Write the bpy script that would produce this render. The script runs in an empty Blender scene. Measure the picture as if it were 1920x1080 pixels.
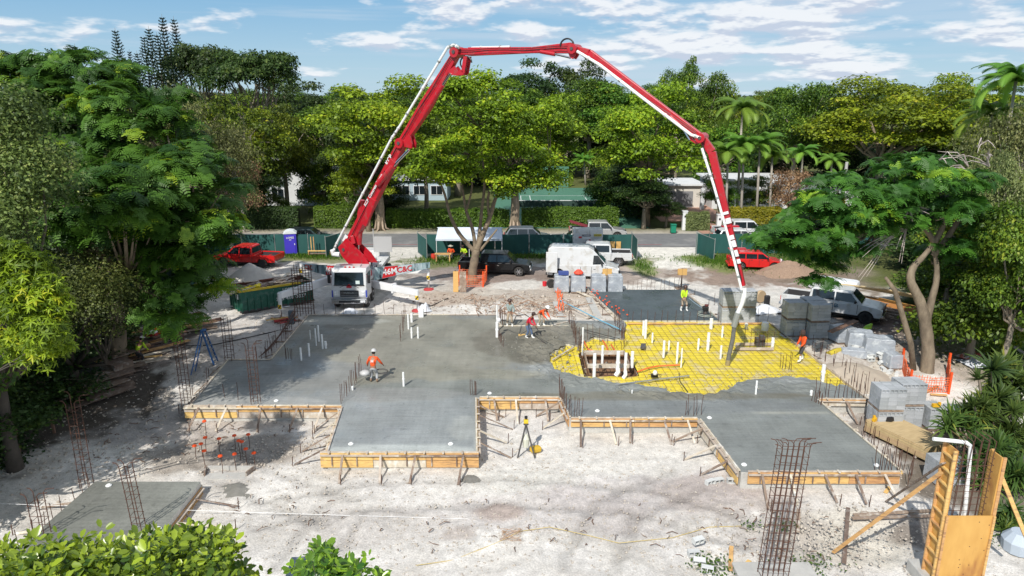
import bpy, math, random
import numpy as np
from mathutils import Vector, Matrix
random.seed(7); RNG = np.random.default_rng(7)
R = math.radians; PI = math.pi
S = bpy.context.scene; COL = S.collection
# ------------------------------------------------------------ camera
H = 14.5; PITCH = R(15.1); F = 1331.0
cam = bpy.data.objects.new('camera', bpy.data.cameras.new('camera')); COL.objects.link(cam)
cam.location = (0, 0, H); cam.rotation_euler = (PI/2 - PITCH, 0, 0)
cam.data.sensor_width = 36; cam.data.lens = F/1920*36; cam.data.clip_end = 9000; cam.data.clip_start = .3
S.camera = cam
# ------------------------------------------------------------ world, sun, exposure
SUN_EL = R(44); SUN_DIR = Vector((-.40, -.917, 0)).normalized()      # where the sun stands (horizontal)
W = bpy.data.worlds.new('World'); S.world = W; W.use_nodes = True
S.view_settings.view_transform = 'Standard'; S.view_settings.look = 'None'
S.view_settings.exposure = 0.0; S.view_settings.gamma = 1.0
def build_world():
    nt = W.node_tree; nt.nodes.clear(); N = nt.nodes.new; L = nt.links.new
    out = N('ShaderNodeOutputWorld'); bg = N('ShaderNodeBackground'); bg.inputs[1].default_value = .088
    sky = N('ShaderNodeTexSky'); sky.sky_type = 'NISHITA'; sky.sun_disc = False
    sky.sun_elevation = SUN_EL; sky.sun_rotation = math.atan2(SUN_DIR.x, SUN_DIR.y)
    sky.altitude = 0; sky.air_density = 1.0; sky.dust_density = .3; sky.ozone_density = 2.2
    tc = N('ShaderNodeTexCoord'); sep = N('ShaderNodeSeparateXYZ'); L(tc.outputs['Generated'], sep.inputs[0])
    def M(op, a, b=None, c=None):
        n = N('ShaderNodeMath'); n.operation = op
        for i, v in enumerate((a, b, c)):
            if v is None: continue
            if isinstance(v, (int, float)): n.inputs[i].default_value = v
            else: L(v, n.inputs[i])
        return n.outputs[0]
    def mr(v, a, b, c=0., d=1., smooth=True):
        n = N('ShaderNodeMapRange'); n.interpolation_type = 'SMOOTHSTEP' if smooth else 'LINEAR'
        L(v, n.inputs[0]); n.inputs[1].default_value = a; n.inputs[2].default_value = b
        n.inputs[3].default_value = c; n.inputs[4].default_value = d; return n.outputs[0]
    az = M('ARCTAN2', sep.outputs[0], sep.outputs[1]); el = M('ARCSINE', sep.outputs[2])
    # flat-bottomed fair-weather clouds seen edge-on: azimuth / compressed elevation
    elw = M('POWER', M('MAXIMUM', el, 0.0), .75)
    def field(dz, sx, sy, det, seed):
        cb = N('ShaderNodeCombineXYZ'); L(M('MULTIPLY', az, sx), cb.inputs[0]); L(M('MULTIPLY', M('ADD', elw, dz), sy), cb.inputs[1]); cb.inputs[2].default_value = seed
        n = N('ShaderNodeTexNoise'); n.inputs['Scale'].default_value = 1; n.inputs['Detail'].default_value = det
        n.inputs['Roughness'].default_value = .55; L(cb.outputs[0], n.inputs['Vector']); return n.outputs[0]
    big = field(0, 8.5, 21, 5, 3.7); big2 = field(.008, 8.5, 21, 5, 3.7)
    sideb = mr(az, -.45, .35, -.085, .05)                            # more cloud towards the right
    lowc = mr(elw, .0, .13, -.14, .03)
    c1 = M('ADD', M('ADD', big, sideb), lowc)
    mask = mr(c1, .47, .60)
    shade = mr(M('SUBTRACT', big, big2), -.05, .035)                   # lit tops, grey bases
    veil = mr(M('ADD', field(0, 3.0, 38, 4, 9.1), sideb), .44, .68, 0, .55)
    mixc = N('ShaderNodeMix'); mixc.data_type = 'RGBA'; L(shade, mixc.inputs[0])
    mixc.inputs[6].default_value = (6.6, 7.4, 8.9, 1); mixc.inputs[7].default_value = (10.4, 10.7, 11.1, 1)
    tint = N('ShaderNodeMix'); tint.data_type = 'RGBA'; tint.blend_type = 'MULTIPLY'; tint.inputs[0].default_value = 1
    L(sky.outputs[0], tint.inputs[6]); tint.inputs[7].default_value = SKY_TINT
    # pale blue low band instead of the yellowish one
    low = N('ShaderNodeMix'); low.data_type = 'RGBA'; L(mr(el, .14, .9, .85, .0), low.inputs[0]); L(tint.outputs[2], low.inputs[6]); hc = N('ShaderNodeMix'); hc.data_type = 'RGBA'; L(mr(el, -.01, .15), hc.inputs[0]); hc.inputs[6].default_value = (5.6, 7.7, 9.3, 1); hc.inputs[7].default_value = (2.7, 5.5, 8.5, 1); L(hc.outputs[2], low.inputs[7])
    v = N('ShaderNodeMix'); v.data_type = 'RGBA'; L(veil, v.inputs[0]); L(low.outputs[2], v.inputs[6]); v.inputs[7].default_value = (6.4, 7.8, 9.3, 1)
    m = N('ShaderNodeMix'); m.data_type = 'RGBA'; L(M('MULTIPLY', mask, .92), m.inputs[0]); L(v.outputs[2], m.inputs[6]); L(mixc.outputs[2], m.inputs[7])
    L(m.outputs[2], bg.inputs[0]); L(bg.outputs[0], out.inputs[0])
SKY_TINT = (.80, 1.0, 1.06, 1)
build_world()
sun = bpy.data.objects.new('sun', bpy.data.lights.new('sun', 'SUN')); COL.objects.link(sun)
sun.data.energy = 4.9; sun.data.angle = R(.53); sun.data.color = (1, .955, .88)
sd = Vector((SUN_DIR.x*math.cos(SUN_EL), SUN_DIR.y*math.cos(SUN_EL), math.sin(SUN_EL)))
sun.rotation_euler = sd.to_track_quat('Z', 'Y').to_euler(); sun.location = (0, 0, 60)

# ------------------------------------------------------------ placing: survey of the place from the camera station
CP, SP = math.cos(PITCH), math.sin(PITCH)
def ray(px, py):
    x = (px-960)/F; v = (py-540)/F
    return Vector((x, CP - v*SP, -SP - v*CP))
def G(px, py, z=0.0):
    d = ray(px, py); t = (z-H)/d.z; return Vector((d.x*t, d.y*t, z))
def V(px, py, Y):
    d = ray(px, py); t = Y/d.y; return Vector((d.x*t, Y, H+d.z*t))
def vnoise(x, y, seed=0):
    x = np.asarray(x, float); y = np.asarray(y, float)
    xi = np.floor(x).astype(np.int64); yi = np.floor(y).astype(np.int64); fx = x-xi; fy = y-yi
    fx = fx*fx*(3-2*fx); fy = fy*fy*(3-2*fy)
    def h(a, b):
        n = (a*374761393 + b*668265263 + seed*1442695041) & 0xffffffff
        n = ((n ^ (n >> 13))*1274126177) & 0xffffffff
        return ((n ^ (n >> 16)) & 0xffff)/65535.0
    return (h(xi, yi)*(1-fx)+h(xi+1, yi)*fx)*(1-fy)+(h(xi, yi+1)*(1-fx)+h(xi+1, yi+1)*fx)*fy
def fbm(x, y, seed=0, o=4):
    s = 0; a = .5; t = 0
    for i in range(o):
        s = s+a*vnoise(x*2**i, y*2**i, seed+i); t += a; a *= .55
    return s/t
def sstep(a, b, x):
    t = np.clip((x-a)/(b-a), 0, 1); return t*t*(3-2*t)
def inside(poly, x, y):
    x = np.asarray(x, float); y = np.asarray(y, float); r = np.zeros(x.shape, bool); n = len(poly)
    for i in range(n):
        x0, y0 = poly[i][0], poly[i][1]; x1, y1 = poly[(i+1) % n][0], poly[(i+1) % n][1]
        c = ((y0 > y) != (y1 > y)) & (x < (x1-x0)*(y-y0)/((y1-y0) or 1e-9)+x0); r ^= c
    return r
LOW = -.74
def gbase(x, y):
    x = np.asarray(x, float); y = np.asarray(y, float)
    side = sstep(13.5, 17, x)*2.0 - sstep(-12, -15, -x*0+x)*0
    a = sstep(33.5, 41.5, y+0*x)
    return LOW+(-.12-LOW)*a
def gz(x, y): return float(gbase(x, y))
def GT(px, py, dz=0):
    z = -.5
    for _ in range(8):
        p = G(px, py, z); z = gz(p.x, p.y)
    p = G(px, py, z); p.z += dz; return p
# boom plane: vertical plane from the truck's turret to the hose end
PA = Vector((-12.2, 51.6, 0)); PB = Vector((12.3, 37.6, 0)); PN = Vector((-(PB-PA).y, (PB-PA).x, 0)).normalized()
def BP(px, py, off=0.0):
    d = ray(px, py); o = Vector((0, 0, H)); t = (PA-o).dot(PN)/d.dot(PN); return o+d*t+PN*off

# ------------------------------------------------------------ materials
MATS = {}
def mat(name, col, rough=.6, metal=0., col2=None, scale=6., bump=0., bscale=40., detail=5, stretch=None, spec=.5, rand=0., coat=0., trans=0., c3=None, s3=1.0, transl=0., amt=1.0):
    if name in MATS: return MATS[name]
    m = bpy.data.materials.new(name); m.use_nodes = True; nt = m.node_tree; N = nt.nodes.new; L = nt.links.new
    b = nt.nodes['Principled BSDF']; b.inputs['Roughness'].default_value = rough; b.inputs['Metallic'].default_value = metal
    b.inputs['Specular IOR Level'].default_value = spec; b.inputs['Coat Weight'].default_value = coat
    b.inputs['Base Color'].default_value = (*col, 1); cur = None
    tc = N('ShaderNodeTexCoord'); src = tc.outputs['Object']
    if stretch:
        mp = N('ShaderNodeMapping'); mp.inputs['Scale'].default_value = stretch; L(src, mp.inputs[0]); src = mp.outputs[0]
    def noise(sc, det=detail):
        n = N('ShaderNodeTexNoise'); n.inputs['Scale'].default_value = sc; n.inputs['Detail'].default_value = det; n.inputs['Roughness'].default_value = .62
        L(src, n.inputs['Vector']); return n.outputs[0]
    def ramp(v, a, bb):
        r = N('ShaderNodeMapRange'); L(v, r.inputs[0]); r.inputs[1].default_value = a; r.inputs[2].default_value = bb; return r.outputs[0]
    def mix(f, a, bcol):
        x = N('ShaderNodeMix'); x.data_type = 'RGBA'
        if isinstance(f, float): x.inputs[0].default_value = f
        else: L(f, x.inputs[0])
        for i, v in ((6, a), (7, bcol)):
            if isinstance(v, tuple): x.inputs[i].default_value = (*v, 1)
            else: L(v, x.inputs[i])
        return x.outputs[2]
    if col2: cur = mix(ramp(noise(scale), .5-.2*amt, .5+.2*amt), col, col2)
    if c3: cur = mix(ramp(noise(s3, 4), .52, .66), cur if cur else col, c3)
    if rand:
        oi = N('ShaderNodeObjectInfo'); hs = N('ShaderNodeHueSaturation')
        mrn = N('ShaderNodeMapRange'); L(oi.outputs['Random'], mrn.inputs[0]); mrn.inputs[3].default_value = 1-rand; mrn.inputs[4].default_value = 1+rand; L(mrn.outputs[0], hs.inputs['Value'])
        m2 = N('ShaderNodeMath'); m2.operation = 'MULTIPLY_ADD'; L(oi.outputs['Random'], m2.inputs[0]); m2.inputs[1].default_value = .03*(1 if rand < .3 else .5); m2.inputs[2].default_value = .485
        L(m2.outputs[0], hs.inputs['Hue'])
        if cur: L(cur, hs.inputs['Color'])
        else: hs.inputs['Color'].default_value = (*col, 1)
        cur = hs.outputs[0]
    if cur: L(cur, b.inputs['Base Color'])
    if bump:
        bn = N('ShaderNodeBump'); bn.inputs['Strength'].default_value = min(1, bump); bn.inputs['Distance'].default_value = .03*max(1, bump); L(noise(bscale, 6), bn.inputs['Height']); L(bn.outputs[0], b.inputs['Normal'])
    MATS[name] = m; return m
def leafmat(name, dark, light, rand=.12, transl=.35, rough=.5, tip=None, spec=.35):
    """leaf colour from the per-clump 'tint' attribute"""
    m = bpy.data.materials.new(name); m.use_nodes = True; nt = m.node_tree; N = nt.nodes.new; L = nt.links.new
    b = nt.nodes['Principled BSDF']; out = nt.nodes['Material Output']; b.inputs['Roughness'].default_value = rough; b.inputs['Specular IOR Level'].default_value = spec
    at = N('ShaderNodeAttribute'); at.attribute_name = 'tint'
    cr = N('ShaderNodeValToRGB'); e = cr.color_ramp.elements; e[0].color = (*[c*1.15 for c in dark], 1); e[1].color = (*[c*1.13 for c in light], 1); e[0].position = .1; e[1].position = .8
    if tip: t = e.new(.97); t.color = (*tip, 1)
    L(at.outputs['Fac'], cr.inputs[0]); cur = cr.outputs[0]
    if rand:
        oi = N('ShaderNodeObjectInfo'); hs = N('ShaderNodeHueSaturation')
        mrn = N('ShaderNodeMapRange'); L(oi.outputs['Random'], mrn.inputs[0]); mrn.inputs[3].default_value = 1-rand; mrn.inputs[4].default_value = 1+rand; L(mrn.outputs[0], hs.inputs['Value'])
        m2 = N('ShaderNodeMath'); m2.operation = 'MULTIPLY_ADD'; L(oi.outputs['Random'], m2.inputs[0]); m2.inputs[1].default_value = .035; m2.inputs[2].default_value = .482
        L(m2.outputs[0], hs.inputs['Hue']); L(cur, hs.inputs['Color']); cur = hs.outputs[0]
    L(cur, b.inputs['Base Color'])
    tr = N('ShaderNodeBsdfTranslucent'); mx = N('ShaderNodeMixShader'); mx.inputs[0].default_value = transl
    L(cur, tr.inputs[0]); L(b.outputs[0], mx.inputs[1]); L(tr.outputs[0], mx.inputs[2]); L(mx.outputs[0], out.inputs[0])
    MATS[name] = m; return m
# ------------------------------------------------------------ mesh helper
class MB:
    def __init__(s): s.v = []; s.f = []
    def add(s, vs, fs):
        n = len(s.v); s.v += [tuple(v) for v in vs]; s.f += [tuple(i+n for i in f) for f in fs]; return s
    def box(s, c, d, rz=0, rx=0, ry=0):
        x, y, z = d[0]/2, d[1]/2, d[2]/2
        M = Matrix.Translation(c) @ Matrix.Rotation(rz, 4, 'Z') @ Matrix.Rotation(rx, 4, 'X') @ Matrix.Rotation(ry, 4, 'Y')
        vs = [M @ Vector((a*x, b*y, e*z)) for a in (-1, 1) for b in (-1, 1) for e in (-1, 1)]
        return s.add(vs, [(0, 1, 3, 2), (4, 6, 7, 5), (0, 4, 5, 1), (2, 3, 7, 6), (0, 2, 6, 4), (1, 5, 7, 3)])
    def beam(s, a, b, w, h, up=None, w2=None, h2=None):
        a = Vector(a); b = Vector(b); d = (b-a).normalized(); up = Vector(up) if up is not None else (Vector((0, 0, 1)) if abs(d.z) < .95 else Vector((0, 1, 0)))
        sx = d.cross(up).normalized(); uz = sx.cross(d).normalized(); w2 = w if w2 is None else w2; h2 = h if h2 is None else h2
        vs = [p+sx*i*ww/2+uz*j*hh/2 for p, ww, hh in ((a, w, h), (b, w2, h2)) for i, j in ((-1, -1), (1, -1), (1, 1), (-1, 1))]
        return s.add(vs, [(3, 2, 1, 0), (4, 5, 6, 7), (0, 1, 5, 4), (1, 2, 6, 5), (2, 3, 7, 6), (3, 0, 4, 7)])
    def tube(s, pts, rad, n=6, cap=True):
        pts = [Vector(p) for p in pts]; m = len(pts); rad = rad if hasattr(rad, '__len__') else [rad]*m
        vs = []; fs = []; ref = None
        for i, p in enumerate(pts):
            d = (pts[min(i+1, m-1)]-pts[max(i-1, 0)])
            d = d.normalized() if d.length > 1e-9 else Vector((0, 0, 1))
            if ref is None: ref = Vector((1, 0, 0)) if abs(d.x) < .8 else Vector((0, 1, 0))
            u = (ref-d*ref.dot(d)).normalized(); w = d.cross(u); ref = u
            for k in range(n):
                a = 2*PI*k/n; vs.append(p+(u*math.cos(a)+w*math.sin(a))*rad[i])
        for i in range(m-1):
            for k in range(n): k2 = (k+1) % n; fs.append((i*n+k, i*n+k2, (i+1)*n+k2, (i+1)*n+k))
        if cap: fs.append(tuple(range(n-1, -1, -1))); fs.append(tuple((m-1)*n+k for k in range(n)))
        return s.add(vs, fs)
    def prism(s, poly, z0, z1):
        n = len(poly); vs = [(p[0], p[1], z0) for p in poly]+[(p[0], p[1], z1) for p in poly]
        return s.add(vs, [tuple(range(n-1, -1, -1)), tuple(range(n, 2*n))]+[(i, (i+1) % n, (i+1) % n+n, i+n) for i in range(n)])
    def profile(s, pts, hw, z0=99, k=0, y0=None):
        """side profile (x,z) extruded across y, narrowing by k per metre above z0"""
        n = len(pts); w = lambda z: hw-max(0, z-z0)*k
        vs = [(x, -w(z) if y0 is None else y0, z) for x, z in pts]+[(x, w(z), z) for x, z in pts]
        return s.add(vs, [tuple(range(n)), tuple(range(2*n-1, n-1, -1))]+[(i, i+n, (i+1) % n+n, (i+1) % n) for i in range(n)])
    def lathe(s, c, prof, n=14, axis='Z'):
        vs = []; fs = []; c = Vector(c)
        for r, h in prof:
            for k in range(n):
                a = 2*PI*k/n; q = (r*math.cos(a), r*math.sin(a), h)
                if axis == 'Y': q = (q[0], q[2], q[1])
                if axis == 'X': q = (q[2], q[0], q[1])
                vs.append(c+Vector(q))
        m = len(prof)
        for i in range(m-1):
            for k in range(n): k2 = (k+1) % n; fs.append((i*n+k, i*n+k2, (i+1)*n+k2, (i+1)*n+k))
        fs.append(tuple(range(n-1, -1, -1))); fs.append(tuple((m-1)*n+k for k in range(n)))
        return s.add(vs, fs)
    def build(s, name, m, parent=None, bevel=0, smooth=False, world=False, seg=2):
        vs = s.v
        if parent is not None and world:
            l = parent.location; vs = [(v[0]-l.x, v[1]-l.y, v[2]-l.z) for v in vs]
        me = bpy.data.meshes.new(name); me.from_pydata(vs, [], s.f); me.materials.append(m)
        if smooth: me.shade_smooth()
        return link(name, me, parent, bevel, seg)
def link(name, me, parent=None, bevel=0, seg=2):
    o = bpy.data.objects.new(name, me); COL.objects.link(o)
    if parent is not None: o.parent = parent
    if bevel:
        b = o.modifiers.new('bevel', 'BEVEL'); b.width = bevel; b.segments = seg; b.limit_method = 'ANGLE'; b.angle_limit = R(35)
    return o
def tag(o, label, cat, group=None):
    o['label'] = label; o['category'] = cat
    if group: o['group'] = group
    return o
def thing(name, label, cat, loc=(0, 0, 0), rz=0, group=None):
    o = bpy.data.objects.new(name, None); COL.objects.link(o); o.location = loc; o.rotation_euler = (0, 0, rz); o.empty_display_size = .3
    return tag(o, label, cat, group)
def struct(o, kind='structure'): o['kind'] = kind; return o
def dup(o, loc=None, rz=None, label=None, parent=None, scale=None):
    c = o.copy(); COL.objects.link(c)
    if parent is not None: c.parent = parent
    if loc is not None: c.location = loc
    if rz is not None: c.rotation_euler = (0, 0, rz)
    if scale is not None: c.scale = scale
    if label: c['label'] = label
    for ch in list(o.children): dup(ch, parent=c)
    return c
def npmesh(name, verts, faces, tint=None, m=None, smooth=False):
    """verts (N,3), faces (M,k) constant k"""
    me = bpy.data.meshes.new(name); verts = np.ascontiguousarray(verts, np.float32); faces = np.ascontiguousarray(faces, np.int32); k = faces.shape[1]
    me.vertices.add(len(verts)); me.vertices.foreach_set('co', verts.ravel())
    me.loops.add(faces.size); me.loops.foreach_set('vertex_index', faces.ravel())
    me.polygons.add(len(faces)); me.polygons.foreach_set('loop_start', np.arange(len(faces), dtype=np.int32)*k)
    me.update(calc_edges=True)
    if tint is not None:
        a = me.attributes.new('tint', 'FLOAT', 'POINT'); a.data.foreach_set('value', np.ascontiguousarray(tint, np.float32))
    if m: me.materials.append(m)
    if smooth: me.shade_smooth()
    return me
def text(name, s, size, m, parent, loc, rot, bold=True, depth=.004, sx=1.0):
    cu = bpy.data.curves.new(name, 'FONT'); cu.body = s; cu.size = size; cu.extrude = depth; cu.align_x = 'CENTER'; cu.align_y = 'CENTER'; cu.resolution_u = 2
    if bold: cu.offset = size*.022
    t = bpy.data.objects.new(name, cu); COL.objects.link(t)
    dg = bpy.context.evaluated_depsgraph_get(); me = bpy.data.meshes.new_from_object(t.evaluated_get(dg)); bpy.data.objects.remove(t)
    me.materials.clear(); me.materials.append(m); o = bpy.data.objects.new(name, me); COL.objects.link(o)
    o.parent = parent; o.location = loc; o.rotation_euler = rot; o.scale = (sx, 1, 1); return o

def smooth_path(pts, rad=None, n=4):
    P = [Vector(p) for p in pts]; out = []; rr_ = []
    for i in range(len(P)-1):
        p0, p1, p2, p3 = P[max(0, i-1)], P[i], P[i+1], P[min(len(P)-1, i+2)]
        for k in range(n):
            t = k/n; out.append(.5*((2*p1)+(p2-p0)*t+(2*p0-5*p1+4*p2-p3)*t*t+(3*p1-p0-3*p2+p3)*t**3)); rr_.append(i+t)
    out.append(P[-1]); rr_.append(len(P)-1.0); return out, rr_
# common materials
red = mat('boom_red', (.50, .009, .022), .38, col2=(.40, .012, .022), scale=.8, coat=.2, c3=(.36, .05, .05), s3=3.0)
white = mat('white_paint', (.78, .79, .80), .35, col2=(.70, .71, .72), scale=1.2, coat=.2)
wdirty = mat('white_steel', (.72, .73, .74), .5, col2=(.5, .5, .49), scale=2.5)
pvc = mat('white_pvc', (.82, .83, .82), .4)
black = mat('black_plastic', (.015, .015, .017), .5)
dark = mat('dark_steel', (.05, .05, .055), .5, col2=(.1, .09, .08), scale=8)
rubber = mat('tyre_rubber', (.02, .02, .021), .85, col2=(.06, .055, .05), scale=5)
chrome = mat('polished_steel', (.62, .63, .65), .22, 1.0)
glass = mat('dark_glass', (.012, .018, .022), .06, spec=.8)
rust = mat('rusty_steel', (.115, .045, .025), .8, col2=(.055, .03, .022), scale=14)
lumber = mat('fresh_lumber', (.70, .44, .17), .75, col2=(.52, .30, .11), scale=3.0, stretch=(1, 1, 6), rand=.16, c3=(.34, .20, .10), s3=1.6)
oldwood = mat('weathered_lumber', (.30, .23, .17), .85, col2=(.17, .12, .09), scale=4, rand=.3, c3=(.42, .38, .33), s3=3)
palew = mat('splashed_lumber', (.60, .52, .42), .85, col2=(.42, .36, .29), scale=5, rand=.15, c3=(.66, .63, .58), s3=2)
conc = mat('cured_concrete', (.50, .49, .46), .85, col2=(.40, .39, .37), scale=3, bump=.3, bscale=30)
blockm = mat('grey_block', (.42, .44, .46), .9, col2=(.36, .38, .40), scale=9, bump=.4, bscale=60, rand=.14)
orange = mat('safety_orange', (.85, .10, .012), .6, col2=(.75, .07, .01), scale=8)
# ================================================================= GROUND
SLAB = [(578, 591), (933, 591), (933, 599), (1062, 599), (1080, 601), (1168, 601), (1175, 608), (1172, 632), (1150, 637), (1115, 632), (1100, 638), (1085, 648), (1060, 645),
        (1048, 655), (1035, 660), (1030, 680), (1038, 690), (1052, 699), (1075, 702), (1100, 707), (1130, 710), (1150, 719), (1185, 718), (1210, 724), (1245, 728), (1262, 735), (1290, 737), (1320, 740), (1340, 738),
        (1368, 728), (1380, 718), (1400, 712), (1440, 708), (1480, 705), (1520, 712), (1560, 722), (1590, 724), (1624, 749), (1532, 748), (1690, 885), (1390, 885),
        (1310, 784), (1068, 784), (1050, 745), (893, 745), (893, 850), (613, 850), (643, 762), (355, 762), (428, 673), (507, 675)]
_r = random.Random(4); _S = []
for _i, _p in enumerate(SLAB):
    _S.append(_p)
    if 6 <= _i <= 35:
        _q = SLAB[_i+1]
        for _f in (.25, .5, .75): _S.append((_p[0]+(_q[0]-_p[0])*_f+_r.uniform(-4, 4), _p[1]+(_q[1]-_p[1])*_f+_r.uniform(-1.8, 1.8)))
SL = [G(x, y) for x, y in _S]
FOOT = [G(x, y) for x, y in [(578, 591), (1168, 599), (1098, 540), (1275, 540), (1350, 601), (1442, 603), (1626, 749), (1532, 748), (1690, 885), (1390, 885), (1310, 784), (1068, 784), (1050, 745), (893, 745), (893, 850), (613, 850), (643, 762), (355, 762), (428, 673), (507, 675)]]
BLOBS = [  # px, py, rx, ry (m), rgb, strength : soils, surfaces and darker patches about the site
    (1240, 490, 5.2, 11, (.70, .67, .61), 1.0), (745, 478, 6.0, 9, (.60, .57, .52), .8), (1330, 565, 6, 5, (.56, .54, .50), .8), (1000, 548, 7, 3.0, (.40, .33, .27), .75),
    (1440, 516, 8, 4.5, (.24, .17, .13), .9), (1380, 500, 3, 3, (.25, .19, .14), .7), (930, 510, 8, 4.5, (.22, .17, .15), .85), (880, 545, 5, 3, (.50, .47, .42), .6), (860, 560, 4, 2, (.42, .33, .26), .7), (1080, 575, 5, 3, (.46, .38, .30), .6),
    (1000, 525, 6, 2, (.26, .20, .17), .6), (1170, 510, 4, 4, (.27, .20, .16), .7), (980, 535, 2.5, 1.5, (.62, .60, .56), .8),
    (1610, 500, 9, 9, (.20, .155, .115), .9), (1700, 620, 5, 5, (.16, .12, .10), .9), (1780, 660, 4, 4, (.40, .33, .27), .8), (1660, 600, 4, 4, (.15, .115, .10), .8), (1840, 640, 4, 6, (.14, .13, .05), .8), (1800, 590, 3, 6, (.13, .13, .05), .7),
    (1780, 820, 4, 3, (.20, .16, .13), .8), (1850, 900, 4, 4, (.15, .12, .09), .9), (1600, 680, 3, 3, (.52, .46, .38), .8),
    (1180, 920, 5.0, 1.6, (.46, .415, .40), .5), (1080, 960, 4, 1.6, (.45, .405, .39), .5), (1350, 900, 2.5, 1.2, (.47, .42, .40), .5), (760, 985, 4, 1.2, (.48, .44, .42), .5), (930, 960, 1.2, .6, (.30, .21, .17), .6), (860, 1000, .8, .5, (.30, .21, .17), .5), (1330, 930, 3, 1.5, (.40, .34, .31), .6),
    (1250, 830, 5, 1.8, (.66, .62, .56), .8), (1150, 870, 5, 1.3, (.64, .61, .56), .7), (980, 900, 3, 1, (.62, .60, .55), .6), (1600, 1000, 3, 1.5, (.62, .58, .50), .7), (1450, 990, 2, 1.5, (.36, .32, .29), .6), (1740, 1000, 1.5, 1.2, (.14, .11, .09), .8),
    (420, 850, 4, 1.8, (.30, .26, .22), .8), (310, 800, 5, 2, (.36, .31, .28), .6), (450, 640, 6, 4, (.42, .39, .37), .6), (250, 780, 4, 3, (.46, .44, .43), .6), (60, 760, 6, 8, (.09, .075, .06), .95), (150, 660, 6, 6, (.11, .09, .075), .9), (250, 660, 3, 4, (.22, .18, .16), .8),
    (500, 530, 7, 3, (.50, .46, .41), .7), (610, 485, 4, 2, (.16, .17, .06), .8), (560, 484, 4, 1.6, (.15, .17, .05), .8), (830, 492, 4, 2.5, (.15, .17, .06), .9), (1000, 484, 10, 2.2, (.16, .15, .07), .85),
    (1400, 487, 7, 2.5, (.17, .22, .06), .9), (1470, 495, 6, 4, (.17, .20, .06), .8), (1345, 490, 2.5, 4, (.17, .22, .06), .8), (1205, 500, 1.4, 4, (.2, .24, .08), .8), (600, 1000, 6, 1.5, (.50, .47, .43), .4)]
TRACKS = [([(560, 1075), (640, 960), (470, 900), (300, 790), (330, 690), (430, 620)], .9), ([(1400, 1000), (1200, 940), (960, 920), (700, 930), (480, 965)], .9), ([(1250, 470), (1230, 520), (1180, 535)], .85), ([(745, 470), (740, 520), (640, 600)], .9), ([(1380, 530), (1440, 590), (1400, 560)], .9), ([(1100, 1075), (1150, 960), (1290, 900)], .85)]
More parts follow.
